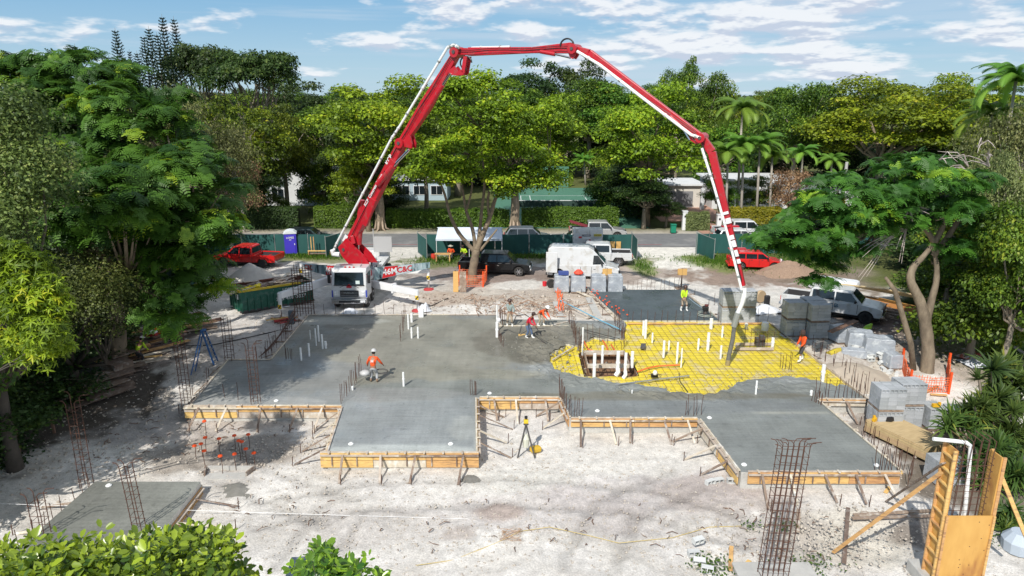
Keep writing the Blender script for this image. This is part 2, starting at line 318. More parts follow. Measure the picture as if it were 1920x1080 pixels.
def make_ground():
    def axis(segs):
        a = [np.arange(s[0], s[1], s[2]) for s in segs]; return np.concatenate(a+[[segs[-1][1]]])
    xs = axis([(-4000, -400, 900), (-400, -80, 40), (-80, -34, 4), (-34, 36, .22), (36, 80, 4), (80, 400, 40), (400, 4000, 900)])
    ys = axis([(-200, 0, 40), (0, 14, 2), (14, 72, .22), (72, 130, 3), (130, 400, 30), (400, 4000, 600)])
    X, Y = np.meshgrid(xs, ys); Z = gbase(X, Y)
    near = sstep(-36, -32, X)*sstep(38, 34, X)*sstep(12, 15, Y)*sstep(66, 60, Y)
    Fp = inside([(p.x, p.y) for p in FOOT], X, Y)
    n1 = fbm(X*.5, Y*.5, 1); n2 = fbm(X*2.2, Y*2.2, 5, 3); n3 = vnoise(X*4.4, Y*4.4, 8)
    Z = Z+near*((n1-.5)*.22+(n2-.5)*.10+(n3-.5)*.03)
    # churned hollow in the right foreground
    hx = G(1590, 1010, LOW); hol = np.exp(-(((X-hx.x)/3.2)**2+((Y-hx.y)/1.7)**2)); Z -= hol*.30*(fbm(X*1.3, Y*1.3, 11)*1.6)
    E = Fp.copy(); E[1:] &= Fp[:-1]; E[:-1] &= Fp[1:]; E[:, 1:] &= Fp[:, :-1]; E[:, :-1] &= Fp[:, 1:]; Z = np.where(E, -1.3, Z)
    c = np.empty(X.shape+(3,)); base = np.array((.62, .59, .55)); c[:] = base
    w = fbm(X*.35, Y*.35, 21); c += (w[..., None]-.5)*np.array((.42, .42, .40)); w2 = fbm(X*.9+7, Y*.9, 33); c += (w2[..., None]-.5)*np.array((.20, .21, .23))
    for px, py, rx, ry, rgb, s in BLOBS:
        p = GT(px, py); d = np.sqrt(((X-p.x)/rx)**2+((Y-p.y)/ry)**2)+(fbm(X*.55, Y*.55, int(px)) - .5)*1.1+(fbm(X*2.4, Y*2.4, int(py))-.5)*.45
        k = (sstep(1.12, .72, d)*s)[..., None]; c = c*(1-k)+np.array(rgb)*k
    grass = np.array((.11, .125, .04)); g = np.maximum(sstep(77, 79, Y), np.maximum(sstep(-26, -31, X+fbm(Y*.3, X*.1, 3)*5-2), sstep(27.5, 31, X+fbm(Y*.3, X*.1, 4)*6-3)))
    strip = sstep(64.3, 65.2, Y)*sstep(70, 69, Y);
    wdr = G(1248, 480).x; wd2 = G(745, 478).x
    drive = np.maximum(sstep(5.6, 4.6, abs(X-wdr)), sstep(6.8, 5.6, abs(X-wd2))); g = np.maximum(g, strip*(1-drive))
    k = g[..., None]; verge = np.array((.20, .155, .07)); gg = grass+(verge-grass)*(sstep(76, 78, Y)*sstep(81, 79.8, Y))[..., None]; gg = gg*(.75+.5*fbm(X*.8, Y*.8, 9)[..., None]); c = c*(1-k)+gg*k
    for pts, wd in TRACKS:
        for s in (-1, 1):
            dm = np.full(X.shape, 9.);
            W_ = [GT(*q) for q in pts]
            for a, b in zip(W_[:-1], W_[1:]):
                dx, dy = b.x-a.x, b.y-a.y; L2 = math.hypot(dx, dy); ox, oy = -dy/L2*wd*s, dx/L2*wd*s; t = np.clip(((X-a.x-ox)*dx+(Y-a.y-oy)*dy)/L2**2, 0, 1); dm = np.minimum(dm, np.hypot(X-a.x-ox-t*dx, Y-a.y-oy-t*dy))
            k = sstep(.34, .10, dm+(n2-.5)*.25)*near; Z -= k*.05; Z += sstep(.6, .35, dm)*(1-k)*near*.03; c = c*(1-k[..., None]*.20)
    c = np.clip(c, .02, .8)
    ny, nx = X.shape; v = np.stack([X, Y, Z], -1).reshape(-1, 3); idx = np.arange(nx*ny).reshape(ny, nx)
    f = np.stack([idx[:-1, :-1], idx[:-1, 1:], idx[1:, 1:], idx[1:, :-1]], -1).reshape(-1, 4)
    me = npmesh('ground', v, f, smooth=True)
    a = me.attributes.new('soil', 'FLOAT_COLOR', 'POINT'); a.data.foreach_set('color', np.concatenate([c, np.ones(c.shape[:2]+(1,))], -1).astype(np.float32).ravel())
    m = bpy.data.materials.new('marl_soil'); m.use_nodes = True; nt = m.node_tree; N = nt.nodes.new; L = nt.links.new; b = nt.nodes['Principled BSDF']; b.inputs['Roughness'].default_value = .95; b.inputs['Specular IOR Level'].default_value = .2
    at = N('ShaderNodeAttribute'); at.attribute_name = 'soil'; ge = N('ShaderNodeNewGeometry')
    def nz(s, d=6, r=.65):
        n = N('ShaderNodeTexNoise'); n.inputs['Scale'].default_value = s; n.inputs['Detail'].default_value = d; n.inputs['Roughness'].default_value = r; L(ge.outputs['Position'], n.inputs['Vector']); return n.outputs[0]
    def mrr(v, a0, a1, b0, b1):
        r = N('ShaderNodeMapRange'); L(v, r.inputs[0]); r.inputs[1].default_value = a0; r.inputs[2].default_value = a1; r.inputs[3].default_value = b0; r.inputs[4].default_value = b1; return r.outputs[0]
    def mul(a0, b0, fac=1.0):
        x = N('ShaderNodeMix'); x.data_type = 'RGBA'; x.blend_type = 'MULTIPLY'; x.inputs[0].default_value = fac; L(a0, x.inputs[6]); L(b0, x.inputs[7]); return x.outputs[2]
    c1 = mul(at.outputs['Color'], mrr(nz(2.6, 8), .3, .7, .78, 1.18)); c1 = mul(c1, mrr(nz(17, 5), .34, .66, .80, 1.17))
    vo = N('ShaderNodeTexVoronoi'); vo.inputs['Scale'].default_value = 7; L(ge.outputs['Position'], vo.inputs['Vector'])
    sp = N('ShaderNodeMix'); sp.data_type = 'RGBA'; L(mrr(vo.outputs['Distance'], .10, .17, .55, 0), sp.inputs[0]); L(c1, sp.inputs[6])
    cc = mul(at.outputs['Color'], mrr(nz(3.1), .35, .6, .45, 1.7)); L(cc, sp.inputs[7])
    L(sp.outputs[2], b.inputs['Base Color'])
    bp = N('ShaderNodeBump'); bp.inputs['Strength'].default_value = .8; bp.inputs['Distance'].default_value = .05; L(nz(9, 8, .7), bp.inputs['Height']); L(bp.outputs[0], b.inputs['Normal'])
    me.materials.append(m); struct(link('ground', me))
make_ground()
# ---- road
asph = mat('asphalt', (.15, .152, .158), .85, col2=(.20, .20, .205), scale=1.5, bump=.2, bscale=60, c3=(.26, .255, .25), s3=.25)
rd = MB().add([(-300, 69.9, -.075), (300, 69.9, -.075), (300, 77.0, -.075), (-300, 77.0, -.075)], [(0, 1, 2, 3)]); struct(rd.build('road', asph))
struct(MB().box((G(700, 465).x-1, 71.0, -.069), (60, .10, .004)).build('road_line', mat('faded_red_line', (.45, .05, .05), .7, col2=(.25, .06, .06), scale=3)))
drv = mat('brick_drive', (.46, .27, .20), .85, col2=(.36, .21, .16), scale=1.2)
p = G(1250, 385, -.1); struct(MB().box((p.x+1, 92, -.09), (9, 14, .06)).build('driveway', drv))
p = G(1325, 430, -.1); struct(MB().add([(p.x-1.2, 77, -.07), (p.x+3, 77, -.07), (p.x+1.5, 85, -.07), (p.x-1.5, 85, -.07)], [(0, 1, 2, 3)]).build('driveway', drv))
# ---- tennis court
court = mat('court_green', (.06, .17, .115), .7, col2=(.08, .21, .14), scale=.6)
lawn = mat('lawn', (.11, .17, .045), .9, col2=(.16, .21, .06), scale=.5, bump=.4)
struct(MB().box((6.5, 99, -.10), (18.5, 37, .05)).build('tennis_court', court))
cl = MB(); cx, cy = 6.8, 96.0
for dx in (-5.485, -4.115, 4.115, 5.485): cl.box((cx+dx, cy, -.071), (.09, 23.8, .006))
for dy in (-11.9, 11.9): cl.box((cx, cy+dy, -.069), (11, .10, .006))
for dy in (-6.4, 6.4): cl.box((cx, cy+dy, -.067), (8.2, .09, .006))
cl.box((cx, cy, -.065), (.09, 12.8, .006)); struct(cl.build('court_line', mat('white_line', (.75, .78, .78), .7)))
t = thing('tennis_net', 'low dark tennis net with white tape across the green court', 'net', (cx, cy, -.07))
MB().box((0, 0, .5), (12.8, .03, .86)).build('netting', mat('net_black', (.03, .06, .05), .9), t); MB().box((0, 0, .96), (12.8, .07, .09)).build('tape', white, t)
for s in (-1, 1): MB().tube([(6.4*s, 0, 0), (6.4*s, 0, 1.07)], .05).build('post', dark, t)
t = thing('practice_wall', 'green hitting board with white line at the far end of the tennis court', 'wall', (6.6, 118.6, 0)); MB().box((0, 0, 1.6), (5.6, .25, 3.4)).build('board', court, t); MB().box((0, -.14, 1.1), (5.6, .03, .12)).build('stripe', white, t)
# ---- slabs
def slab_mat():
    m = bpy.data.materials.new('wet_concrete'); m.use_nodes = True; nt = m.node_tree; N = nt.nodes.new; L = nt.links.new; b = nt.nodes['Principled BSDF']
    ge = N('ShaderNodeNewGeometry'); at = N('ShaderNodeAttribute'); at.attribute_name = 'cure'
    def nz(s, d=5, st=None):
        n = N('ShaderNodeTexNoise'); n.inputs['Scale'].default_value = s; n.inputs['Detail'].default_value = d; n.inputs['Roughness'].default_value = .6
        if st: mp = N('ShaderNodeMapping'); mp.inputs['Scale'].default_value = st; L(ge.outputs['Position'], mp.inputs[0]); L(mp.outputs[0], n.inputs['Vector'])
        else: L(ge.outputs['Position'], n.inputs['Vector'])
        return n.outputs[0]
    def mrr(v, a0, a1, b0, b1):
        r = N('ShaderNodeMapRange'); L(v, r.inputs[0]); r.inputs[1].default_value = a0; r.inputs[2].default_value = a1; r.inputs[3].default_value = b0; r.inputs[4].default_value = b1; return r.outputs[0]
    def mul(a0, b0):
        x = N('ShaderNodeMix'); x.data_type = 'RGBA'; x.blend_type = 'MULTIPLY'; x.inputs[0].default_value = 1; L(a0, x.inputs[6]); L(b0, x.inputs[7]); return x.outputs[2]
    c = mul(at.outputs['Color'], mrr(nz(.35, 7), .3, .7, .78, 1.22)); c = mul(c, mrr(nz(1, 6, (.5, 9, 1)), .3, .7, .88, 1.12)); c = mul(c, mrr(nz(1, 4, (5, .35, 1)), .35, .65, .95, 1.05)); c = mul(c, mrr(nz(12, 6), .28, .72, .86, 1.14)); c = mul(c, mrr(nz(2.3, 8), .60, .66, 1.0, .82))
    L(c, b.inputs['Base Color'])
    L(mrr(nz(.5, 6), .38, .62, .25, .85), b.inputs['Roughness']); b.inputs['Specular IOR Level'].default_value = .4
    bp = N('ShaderNodeBump'); bp.inputs['Strength'].default_value = .15; bp.inputs['Distance'].default_value = .02; L(nz(20, 5), bp.inputs['Height']); L(bp.outputs[0], b.inputs['Normal'])
    return m
WET = slab_mat()
CURE = [(760, 640, 12, 6.0, (0.238, 0.232, 0.196)), (830, 720, 7, 2.6, (0.244, 0.238, 0.198)), (1100, 735, 12, 2.3, (0.201, 0.214, 0.201)), (480, 720, 6, 5, (0.232, 0.238, 0.230)), (760, 800, 4.6, 4.2, (0.262, 0.280, 0.282)), (700, 740, 4, 1, (0.244, 0.250, 0.241)), (1450, 760, 7, 3, (0.189, 0.200, 0.190)), (1500, 820, 5, 4, (0.201, 0.214, 0.205)), (760, 845, 4.2, .45, (0.403, 0.428, 0.414)), (870, 800, .8, 1.5, (0.329, 0.345, 0.333)), (640, 602, 4, .8, (0.342, 0.345, 0.310)), (1020, 640, 5, 3.5, (0.183, 0.173, 0.144)), (1490, 775, 2.5, .12, (0.305, 0.309, 0.276)), (470, 755, 4, .8, (0.305, 0.309, 0.299)), (1200, 760, 8, .9, (0.189, 0.202, 0.201))]
def slab_mesh(name, poly, thick, basec, cures, parent, rough=None, step=.3):
    """top face gridded inside the outline, plus the outline's own skirt"""
    P = [(p.x, p.y) for p in poly]; xs = np.array([p[0] for p in P]); ys = np.array([p[1] for p in P])
    gx = np.arange(xs.min(), xs.max()+step, step); gy = np.arange(ys.min(), ys.max()+step, step)
    from mathutils.geometry import delaunay_2d_cdt
    X, Y = np.meshgrid(gx, gy); ins = inside(P, X, Y)
    pts = [Vector(p) for p in P];
    # keep interior points that are not too close to the outline
    dmin = np.full(X.shape, 9.)
    for i in range(len(P)):
        a = np.array(P[i]); b2 = np.array(P[(i+1) % len(P)]); ab = b2-a; t = np.clip(((X-a[0])*ab[0]+(Y-a[1])*ab[1])/(ab@ab), 0, 1)
        dmin = np.minimum(dmin, np.hypot(X-a[0]-t*ab[0], Y-a[1]-t*ab[1]))
    ok = ins & (dmin > step*.35); pts += [Vector((float(a), float(b2))) for a, b2 in zip(X[ok], Y[ok])]
    n = len(P); vo, eo, fo, _, _, _ = delaunay_2d_cdt(pts, [(i, (i+1) % n) for i in range(n)], [list(range(n))], 1, 1e-5)
    v = np.array([(a.x, a.y, 0.) for a in vo]);
    if rough is not None: v[:, 2] = rough(v[:, 0], v[:, 1])
    c = np.empty((len(v), 3)); c[:] = basec
    for px, py, rx, ry, rgb in cures:
        q = G(px, py); d = np.sqrt(((v[:, 0]-q.x)/rx)**2+((v[:, 1]-q.y)/ry)**2)+(fbm(v[:, 0]*.3, v[:, 1]*.3, int(px)+3)-.5)*.7
        k = sstep(1.03, .90, d)[:, None]*.95; c = c*(1-k)+np.array(rgb)*k
    sk = [(p[0], p[1], 0.) for p in P]+[(p[0], p[1], -thick) for p in P]; k0 = len(v)
    top = [tuple(f) for f in fo]; fs = top+[(k0+i, k0+(i+1) % n, k0+(i+1) % n+n, k0+i+n) for i in range(n)]
    me = bpy.data.meshes.new(name); me.from_pydata([tuple(a) for a in v]+sk, [], fs); me.materials.append(WET)
    cc = np.concatenate([c, np.tile(np.array([basec]), (2*n, 1))*0+np.array((.46, .45, .42))]); a = me.attributes.new('cure', 'FLOAT_COLOR', 'POINT'); a.data.foreach_set('color', np.concatenate([cc, np.ones((len(cc), 1))], -1).astype(np.float32).ravel())
    return link(name, me, parent)
house = thing('foundation_slab', 'large freshly poured grey house slab with pipes and starter bars, partly still yellow', 'foundation', (0, 0, 0))
YB = [(p.x, p.y) for p in SL[7:37]]
ROUGHP = [G(x, y) for x, y in [(985, 612), (1090, 604), (1150, 606), (1175, 610), (1172, 636), (1100, 642), (1035, 660), (1030, 682), (1100, 708), (1245, 730), (1340, 740), (1400, 713), (1520, 712), (1590, 724), (1520, 735), (1400, 728), (1350, 756), (1240, 748), (1060, 722), (1000, 706), (975, 660)]]
def roughz(x, y):
    r = inside([(p.x, p.y) for p in ROUGHP], x, y); n = fbm(x*4.5, y*4.5, 4, 3); return np.where(r, (n-.40)*.30, 0.)*1.0
slab_mesh('concrete', SL, .95, (.215, .228, .225), CURE+[(1240, 742, 9, .5, (.17, .165, .135)), (1010, 650, 2.3, 3.2, (.15, .142, .115)), (1120, 625, 2, 1, (.16, .155, .13))], house, roughz, .22)
UP = [G(1100, 543), G(1275, 543), G(1350, 601), G(1168, 600.5)]
for q in UP: pass
slab_mesh('concrete', [UP[3], UP[2], UP[1], UP[0]], .3, (.075, .095, .105), [], house, None, 1.)
sm = thing('small_slab', 'small separate square slab with fresh grey surface at bottom left', 'foundation', (0, 0, 0))
LOWZ = -.22
sp_ = [G(178, 903, LOWZ), G(376, 903, LOWZ), G(270, 1040, LOWZ), G(20, 1040, LOWZ)]
o = slab_mesh('concrete', [sp_[3], sp_[2], sp_[1], sp_[0]], .5, (.205, .21, .19), [], sm, None, 1.); o.location.z = LOWZ
# yellow vapour barrier under the unpoured part, with its service pit
ymat = mat('yellow_vapour_barrier', (.84, .68, .04), .4, col2=(.66, .52, .03), scale=1.1, bump=1.5, bscale=3.5, c3=(.66, .56, .28), s3=1.1)
YP = [G(x, y, -.12) for x, y in [(1168, 603), (1442, 603), (1602, 732), (1560, 745), (1300, 760), (1015, 725), (1010, 640), (1090, 630), (1168, 612)]]
PITP = [G(x, y, -.12) for x, y in [(1088, 662), (1178, 662), (1196, 706), (1098, 706)]]
def ybarrier():
    st = .15; xs = np.arange(0, 22, st); ys = np.arange(32, 48, st); X, Y = np.meshgrid(xs, ys); Z = -.12+(fbm(X*2.2, Y*2.2, 6)-.5)*.13
    ins = inside([(p.x, p.y) for p in YP], X, Y) & ~inside([(p.x, p.y) for p in PITP], X, Y); idx = np.arange(X.size).reshape(X.shape)
    f = np.stack([idx[:-1, :-1], idx[:-1, 1:], idx[1:, 1:], idx[1:, :-1]], -1)[ins[:-1, :-1] & ins[1:, 1:]]
    me = npmesh('vapour_barrier', np.stack([X, Y, Z], -1).reshape(-1, 3), f.reshape(-1, 4), m=ymat, smooth=True); link('vapour_barrier', me, house)
    mud = mat('pit_mud', (.30, .17, .09), .9, col2=(.16, .09, .05), scale=4, bump=.5)
    b = MB(); q = PITP; n = 4; low = [Vector((p.x, p.y, -.5)) for p in q]; top = [Vector((p.x, p.y, -.10)) for p in q]
    b.add(top+low, [(i, (i+1) % n, (i+1) % n+n, i+n) for i in range(n)]+[(4, 5, 6, 7)]); b.build('pit', mud, house)
ybarrier()
# rebar laid in both directions over the barrier
mat_t = thing('rebar_mat', 'brown reinforcing bar mesh laid over the yellow sheet', 'rebar mat', (0, 0, 0))
def clipbar(a, b, z, r=.008):
    n = 60; run = []; poly = [(p.x, p.y) for p in YP]; pit = [(p.x, p.y) for p in PITP]; cpoly = [(p.x, p.y) for p in SL]
    pts = [a.lerp(b, i/n) for i in range(n+1)]; ok = inside(poly, [p.x for p in pts], [p.y for p in pts]) & ~inside(pit, [p.x for p in pts], [p.y for p in pts]) & ~inside(cpoly, [p.x for p in pts], [p.y for p in pts])
    i = 0
    while i <= n:
        if ok[i]:
            j = i
            while j < n and ok[j+1]: j += 1
            if j-i > 2: MB().tube([(pts[i].x, pts[i].y, z), (pts[j].x, pts[j].y, z+.01)], r, 4).build('rebar', mat('light_rust', (.24, .13, .05), .8, col2=(.14, .07, .03), scale=9), mat_t)
            i = j+1
        else: i += 1
dirv = (G(1600, 735)-G(1440, 603)).normalized()
for i in range(48): clipbar(G(1010, 603)+Vector((i*.39-3, 0, 0)), G(1010, 603)+Vector((i*.39-3, 0, 0))+dirv*15, -.055)
for i in range(30): clipbar(Vector((0, 32.5+i*.42, 0)), Vector((22, 32.5+i*.42, 0)), -.03)
for k in range(9): # denser mat in the pit
    a = PITP[0].lerp(PITP[3], k/8); b = PITP[1].lerp(PITP[2], k/8); MB().tube([(a.x, a.y, -.40), (b.x, b.y, -.40)], .012, 4).build('rebar', rust, mat_t)
for k in range(14):
    a = PITP[0].lerp(PITP[1], k/13); b = PITP[3].lerp(PITP[2], k/13); MB().tube([(a.x, a.y, -.05), (a.x, a.y+.02, -.38), (b.x, b.y, -.38), (b.x, b.y, -.05)], .012, 4).build('rebar', rust, mat_t)
# form box round the pit
fb = thing('pit_formwork', 'rusty timber box round the square pit in the yellow sheet', 'formwork', (0, 0, 0))
q = [G(x, y, .12) for x, y in [(1095, 661), (1170, 661), (1180, 686), (1102, 686)]]
for i in range(4): MB().beam(q[i], q[(i+1) % 4], .06, .24).build('board', oldwood if i % 2 else palew, fb)
q = [G(x, y, .05) for x, y in [(1380, 645), (1448, 645), (1450, 654), (1380, 654)]]
fb = thing('column_form', 'low frame of pale boards at the feet of upright bars on the yellow sheet', 'formwork', (0, 0, 0))
for i in range(4): MB().beam(q[i], q[(i+1) % 4], .06, .16).build('board', palew, fb)
# ---- piles
def pile(name, px, py, rx, ry, h, m, label, cat, seed=1, rough=.25):
    p = GT(px, py); n = 34; xs = np.linspace(-1.25, 1.25, n); X, Y = np.meshgrid(xs, xs); d = np.hypot(X, Y)
    Z = np.clip(1-d*(1+.25*(fbm(X*2+5, Y*2, seed)-.5)), 0, 1)**.9*h+(fbm(X*5, Y*5, seed+2)-.5)*rough*np.clip(1.3-d, 0, 1); Z = np.where(d > 1.12, -.15, Z)-.05
    idx = np.arange(n*n).reshape(n, n); f = np.stack([idx[:-1, :-1], idx[:-1, 1:], idx[1:, 1:], idx[1:, :-1]], -1).reshape(-1, 4)
    me = npmesh(name, np.stack([X*rx, Y*ry, Z], -1).reshape(-1, 3), f, m=m, smooth=True); o = link(name, me); o.location = p; tag(o, label, cat); return o
sand = mat('pale_sand', (.56, .53, .49), .95, col2=(.48, .45, .41), scale=3, bump=.5, bscale=12)
tansand = mat('tan_sand', (.47, .40, .32), .95, col2=(.40, .34, .28), scale=3, bump=.5, bscale=14)
mulch = mat('brown_mulch', (.24, .16, .11), .95, col2=(.36, .25, .18), scale=9, bump=1, bscale=16)
dirt = mat('dug_dirt', (.34, .29, .25), .95, col2=(.5, .47, .43), scale=5, bump=1, bscale=9)
pile('sand_pile', 470, 520, 1.9, 1.7, 1.35, sand, 'pale conical sand heap between the red pickup and the green skip', 'pile')
pile('sand_pile', 1590, 702, 2.3, 2.0, .75, tansand, 'low tan sand heap beside the near block stacks on the right', 'pile', 5)
pile('sand_pile', 1575, 672, 1.7, 1.2, .5, dirt, 'rough grey dirt heap between the sand and the fallen blocks', 'pile', 7)
pile('mulch_pile', 1480, 512, 2.9, 2.0, 1.2, mulch, 'brown mulch heap to the right of the red estate car', 'pile', 9, .5)
cw = mat('dumped_concrete', (.17, .165, .145), .8, col2=(.22, .21, .19), scale=4, bump=.8, bscale=14)
pile('concrete_heap', 447, 917, .85, .75, .22, cw, 'small round dump of wet grey concrete beside the small slab', 'pile', 2, .1)
pile('concrete_heap', 880, 896, .45, .6, .10, cw, 'thin splash of grey concrete below the right end of the front formwork', 'pile', 3, .06)
# ---- rubble: nobody could count it
def rubble(name, zones, m, label, seed=3, top=False):
    r = np.random.default_rng(seed); T = np.array([(1, 0, 0), (-1, 0, 0), (0, 1, 0), (0, -1, 0), (0, 0, 1), (0, 0, -1)], float); FC = np.array([(0, 2, 4), (2, 1, 4), (1, 3, 4), (3, 0, 4), (2, 0, 5), (1, 2, 5), (3, 1, 5), (0, 3, 5)])
    VV = []; FF = []; k = 0
    for px, py, rx, ry, n, s0, s1 in zones:
        p = GT(px, py) if not top else G(px, py)
        for i in range(n):
            x = p.x+r.normal()*rx*.5; y = p.y+r.normal()*ry*.5
            if not top and inside([(q.x, q.y) for q in FOOT], x, y): continue
            if abs(x) > 34 or y < 14 or y > 66: continue
            s = s0+(s1-s0)*r.random()**3; t = T*(.6+.8*r.random((6, 1)))*np.array((1, .8, .6))*s; a = r.random()*6.28; cs, sn = math.cos(a), math.sin(a)
            t = t @ np.array([(cs, sn, 0), (-sn, cs, 0), (0, 0, 1)]); n1 = float((fbm(x*.5, y*.5, 1)-.5)*.22+(fbm(x*2.2, y*2.2, 5, 3)-.5)*.10)
            VV.append(t+np.array((x, y, (gz(x, y)+n1 if not top else -.03)+s*.15))); FF.append(FC+k); k += 6
    me = npmesh(name, np.concatenate(VV), np.concatenate(FF), m=m); o = link(name, me); struct(o, 'stuff'); o['label'] = label; return o
rockm = mat('white_rock', (.58, .53, .46), .95, col2=(.36, .31, .26), scale=1.2)
rubble('rubble', [(900, 900, 14, 4, 3400, .012, .07), (600, 990, 10, 3, 1800, .012, .06), (1250, 1000, 14, 3.5, 3200, .012, .07), (1560, 1010, 4, 1.8, 900, .015, .10), (600, 840, 4, 1.5, 500, .02, .10), (480, 850, 5, 2, 700, .02, .10), (980, 575, 8, 2.5, 420, .03, .16), (870, 560, 8, 3, 260, .02, .10), (1060, 570, 4, 4, 260, .04, .2), (1580, 700, 4, 5, 500, .03, .16), (1780, 800, 5, 4, 400, .03, .15), (1680, 640, 5, 5, 500, .03, .16), (250, 800, 7, 5, 1300, .02, .09), (130, 880, 5, 3, 700, .02, .1), (350, 680, 6, 6, 900, .02, .1), (500, 620, 5, 5, 500, .02, .1), (720, 840, 5, 1, 300, .02, .09)], rockm, 'loose pale rubble scattered over the marl')
rubble('concrete_clods', [(x, y, .9, .35, 16, .015, .06) for x, y in SLAB[8:36]]+[(1010, 650, 2.6, 2.6, 420, .03, .14), (1120, 618, 2, .8, 120, .03, .1)], mat('wet_clod', (.24, .235, .20), .7, col2=(.17, .165, .14), scale=5), 'lumps of wet concrete along the pour front', 5, True)
rubble('splashes', [(1300, 715, 5, 1.2, 260, .02, .06), (1060, 690, 1.5, 1, 160, .02, .08), (1450, 700, 4, .7, 160, .02, .06)], mat('pale_splash', (.50, .46, .34), .8), 'concrete splashes over the yellow sheet edge', 6, True)
chip = mat('wood_litter', (.22, .13, .09), .9, col2=(.10, .07, .05), scale=3)
def litter():
    r = random.Random(5); b = MB()
    for px, py, rx, ry, n in [(980, 575, 7, 2, 160), (560, 960, 4, 2, 20), (1000, 990, 10, 2, 40), (350, 830, 6, 3, 60), (1640, 590, 5, 4, 120), (1600, 660, 4, 5, 120), (1800, 820, 3, 3, 40), (200, 690, 4, 4, 90), (860, 560, 5, 2, 60), (1500, 1000, 4, 2, 40)]:
        p = GT(px, py)
        for i in range(n):
            x = p.x+r.gauss(0, rx*.5); y = p.y+r.gauss(0, ry*.5); a = r.random()*6.28; l = r.uniform(.06, .45); z = gz(x, y)+.05
            if inside([(q.x, q.y) for q in FOOT], x, y): continue
            b.tube([(x, y, z), (x+math.cos(a)*l*.5, y+math.sin(a)*l*.5, z+r.uniform(0, .08)), (x+math.cos(a+.3)*l, y+math.sin(a+.3)*l, z)], .012+.01*r.random(), 4)
    o = b.build('twig_litter', chip); struct(o, 'stuff'); o['label'] = 'twigs, roots and wood scraps lying about'
litter()
# ================================================================= VEGETATION
bark = mat('bark', (.20, .16, .12), .9, col2=(.30, .26, .20), scale=3, bump=.6, bscale=12, stretch=(1, 1, .35))
bark2 = mat('tan_bark', (.30, .24, .17), .9, col2=(.13, .10, .07), scale=2.5, bump=1.2, bscale=7, stretch=(1, 1, .4))
deadw = mat('dead_branch', (.50, .44, .40), .9, col2=(.36, .30, .27), scale=4)
L_YEL = leafmat('leaf_yellow_green', (.075, .12, .010), (.31, .41, .020), tip=(.48, .48, .03))
L_MID = leafmat('leaf_mid_green', (.035, .08, .012), (.16, .27, .025), tip=(.30, .36, .03))
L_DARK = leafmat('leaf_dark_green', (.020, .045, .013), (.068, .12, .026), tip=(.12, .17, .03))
L_OLIVE = leafmat('leaf_olive_gold', (.05, .075, .010), (.23, .27, .015), tip=(.34, .30, .02))
L_GREY = leafmat('leaf_grey_green', (.08, .10, .035), (.26, .29, .10), tip=(.40, .40, .17))
L_POIN = leafmat('leaf_poinciana', (.020, .062, .010), (.10, .215, .024), rand=.05, tip=(.30, .42, .03))
L_OLV2 = leafmat('leaf_olive_small', (.05, .075, .02), (.20, .25, .06), tip=(.36, .38, .12))
L_HEDGE = leafmat('leaf_hedge', (.04, .09, .012), (.14, .25, .02), rand=.05, tip=(.3, .38, .04))
L_YHEDGE = leafmat('leaf_yellow_hedge', (.10, .13, .012), (.38, .36, .02), rand=.04, tip=(.55, .45, .03))
L_BUSH = leafmat('leaf_glossy', (.035, .09, .012), (.29, .42, .028), rand=.03, rough=.3, tip=(.50, .58, .06), transl=.3, spec=.6)
L_PALM = leafmat('leaf_palm', (.09, .20, .025), (.24, .38, .05), rand=.08, tip=(.42, .40, .08))
L_BROWN = leafmat('leaf_dry_brown', (.16, .085, .05), (.40, .24, .14), rand=.05, tip=(.5, .34, .2))
L_PINE = leafmat('leaf_pine', (.018, .035, .018), (.045, .075, .03), rand=.1)
L_YUC = leafmat('leaf_sword', (.03, .07, .018), (.11, .18, .035), rand=.05, tip=(.30, .34, .06))
def frames(Nn, rng):
    """random rotation frames whose third axis is Nn"""
    Nn = Nn/np.linalg.norm(Nn, axis=1, keepdims=True); a = rng.normal(size=Nn.shape); u = a-(a*Nn).sum(1, keepdims=True)*Nn; u /= np.linalg.norm(u, axis=1, keepdims=True); w = np.cross(Nn, u)
    return np.stack([u, w, Nn], -1)
def scatter(tv, tf, P, FR, sc, tint, ttint=None):
    tv = np.asarray(tv, float); tf = np.asarray(tf); n = len(P)
    v = np.einsum('nij,kj->nki', FR, tv)*np.asarray(sc).reshape(n, 1, 1)+P[:, None, :]
    f = (tf[None]+np.arange(n)[:, None, None]*len(tv)).reshape(-1, tf.shape[1])
    t = np.repeat(tint, len(tv)) if ttint is None else (tint[:, None]+np.asarray(ttint)[None]).ravel()
    return v.reshape(-1, 3), f, np.clip(t, 0, 1)
LEAF_V = [(-.5, 0, 0), (0, -.30, .10), (.5, 0, -.05), (0, .30, .10)]; LEAF_F = [(0, 1, 2, 3)]
def clumps(rng, n, rx, ry, rz, zc, low=-.35, shell=(.62, 1.0), lump=.28, layer=0):
    out = []; ph = rng.random(6)*6.28
    while len(out) < n:
        d = rng.normal(size=3); d /= np.linalg.norm(d)
        if d[2] < low: continue
        lumpf = 1+lump*(math.sin(d[0]*4+ph[0])*math.sin(d[1]*4+ph[1])+.6*math.sin(d[2]*6+ph[2]+d[0]*3))
        r = shell[0]+(shell[1]-shell[0])*rng.random()**.6; p = d*r*lumpf*np.array((rx, ry, rz))
        if layer: p[2] = (round(p[2]/layer+rng.normal()*.15))*layer
        out.append((p[0], p[1], p[2]+zc))
    return np.array(out)
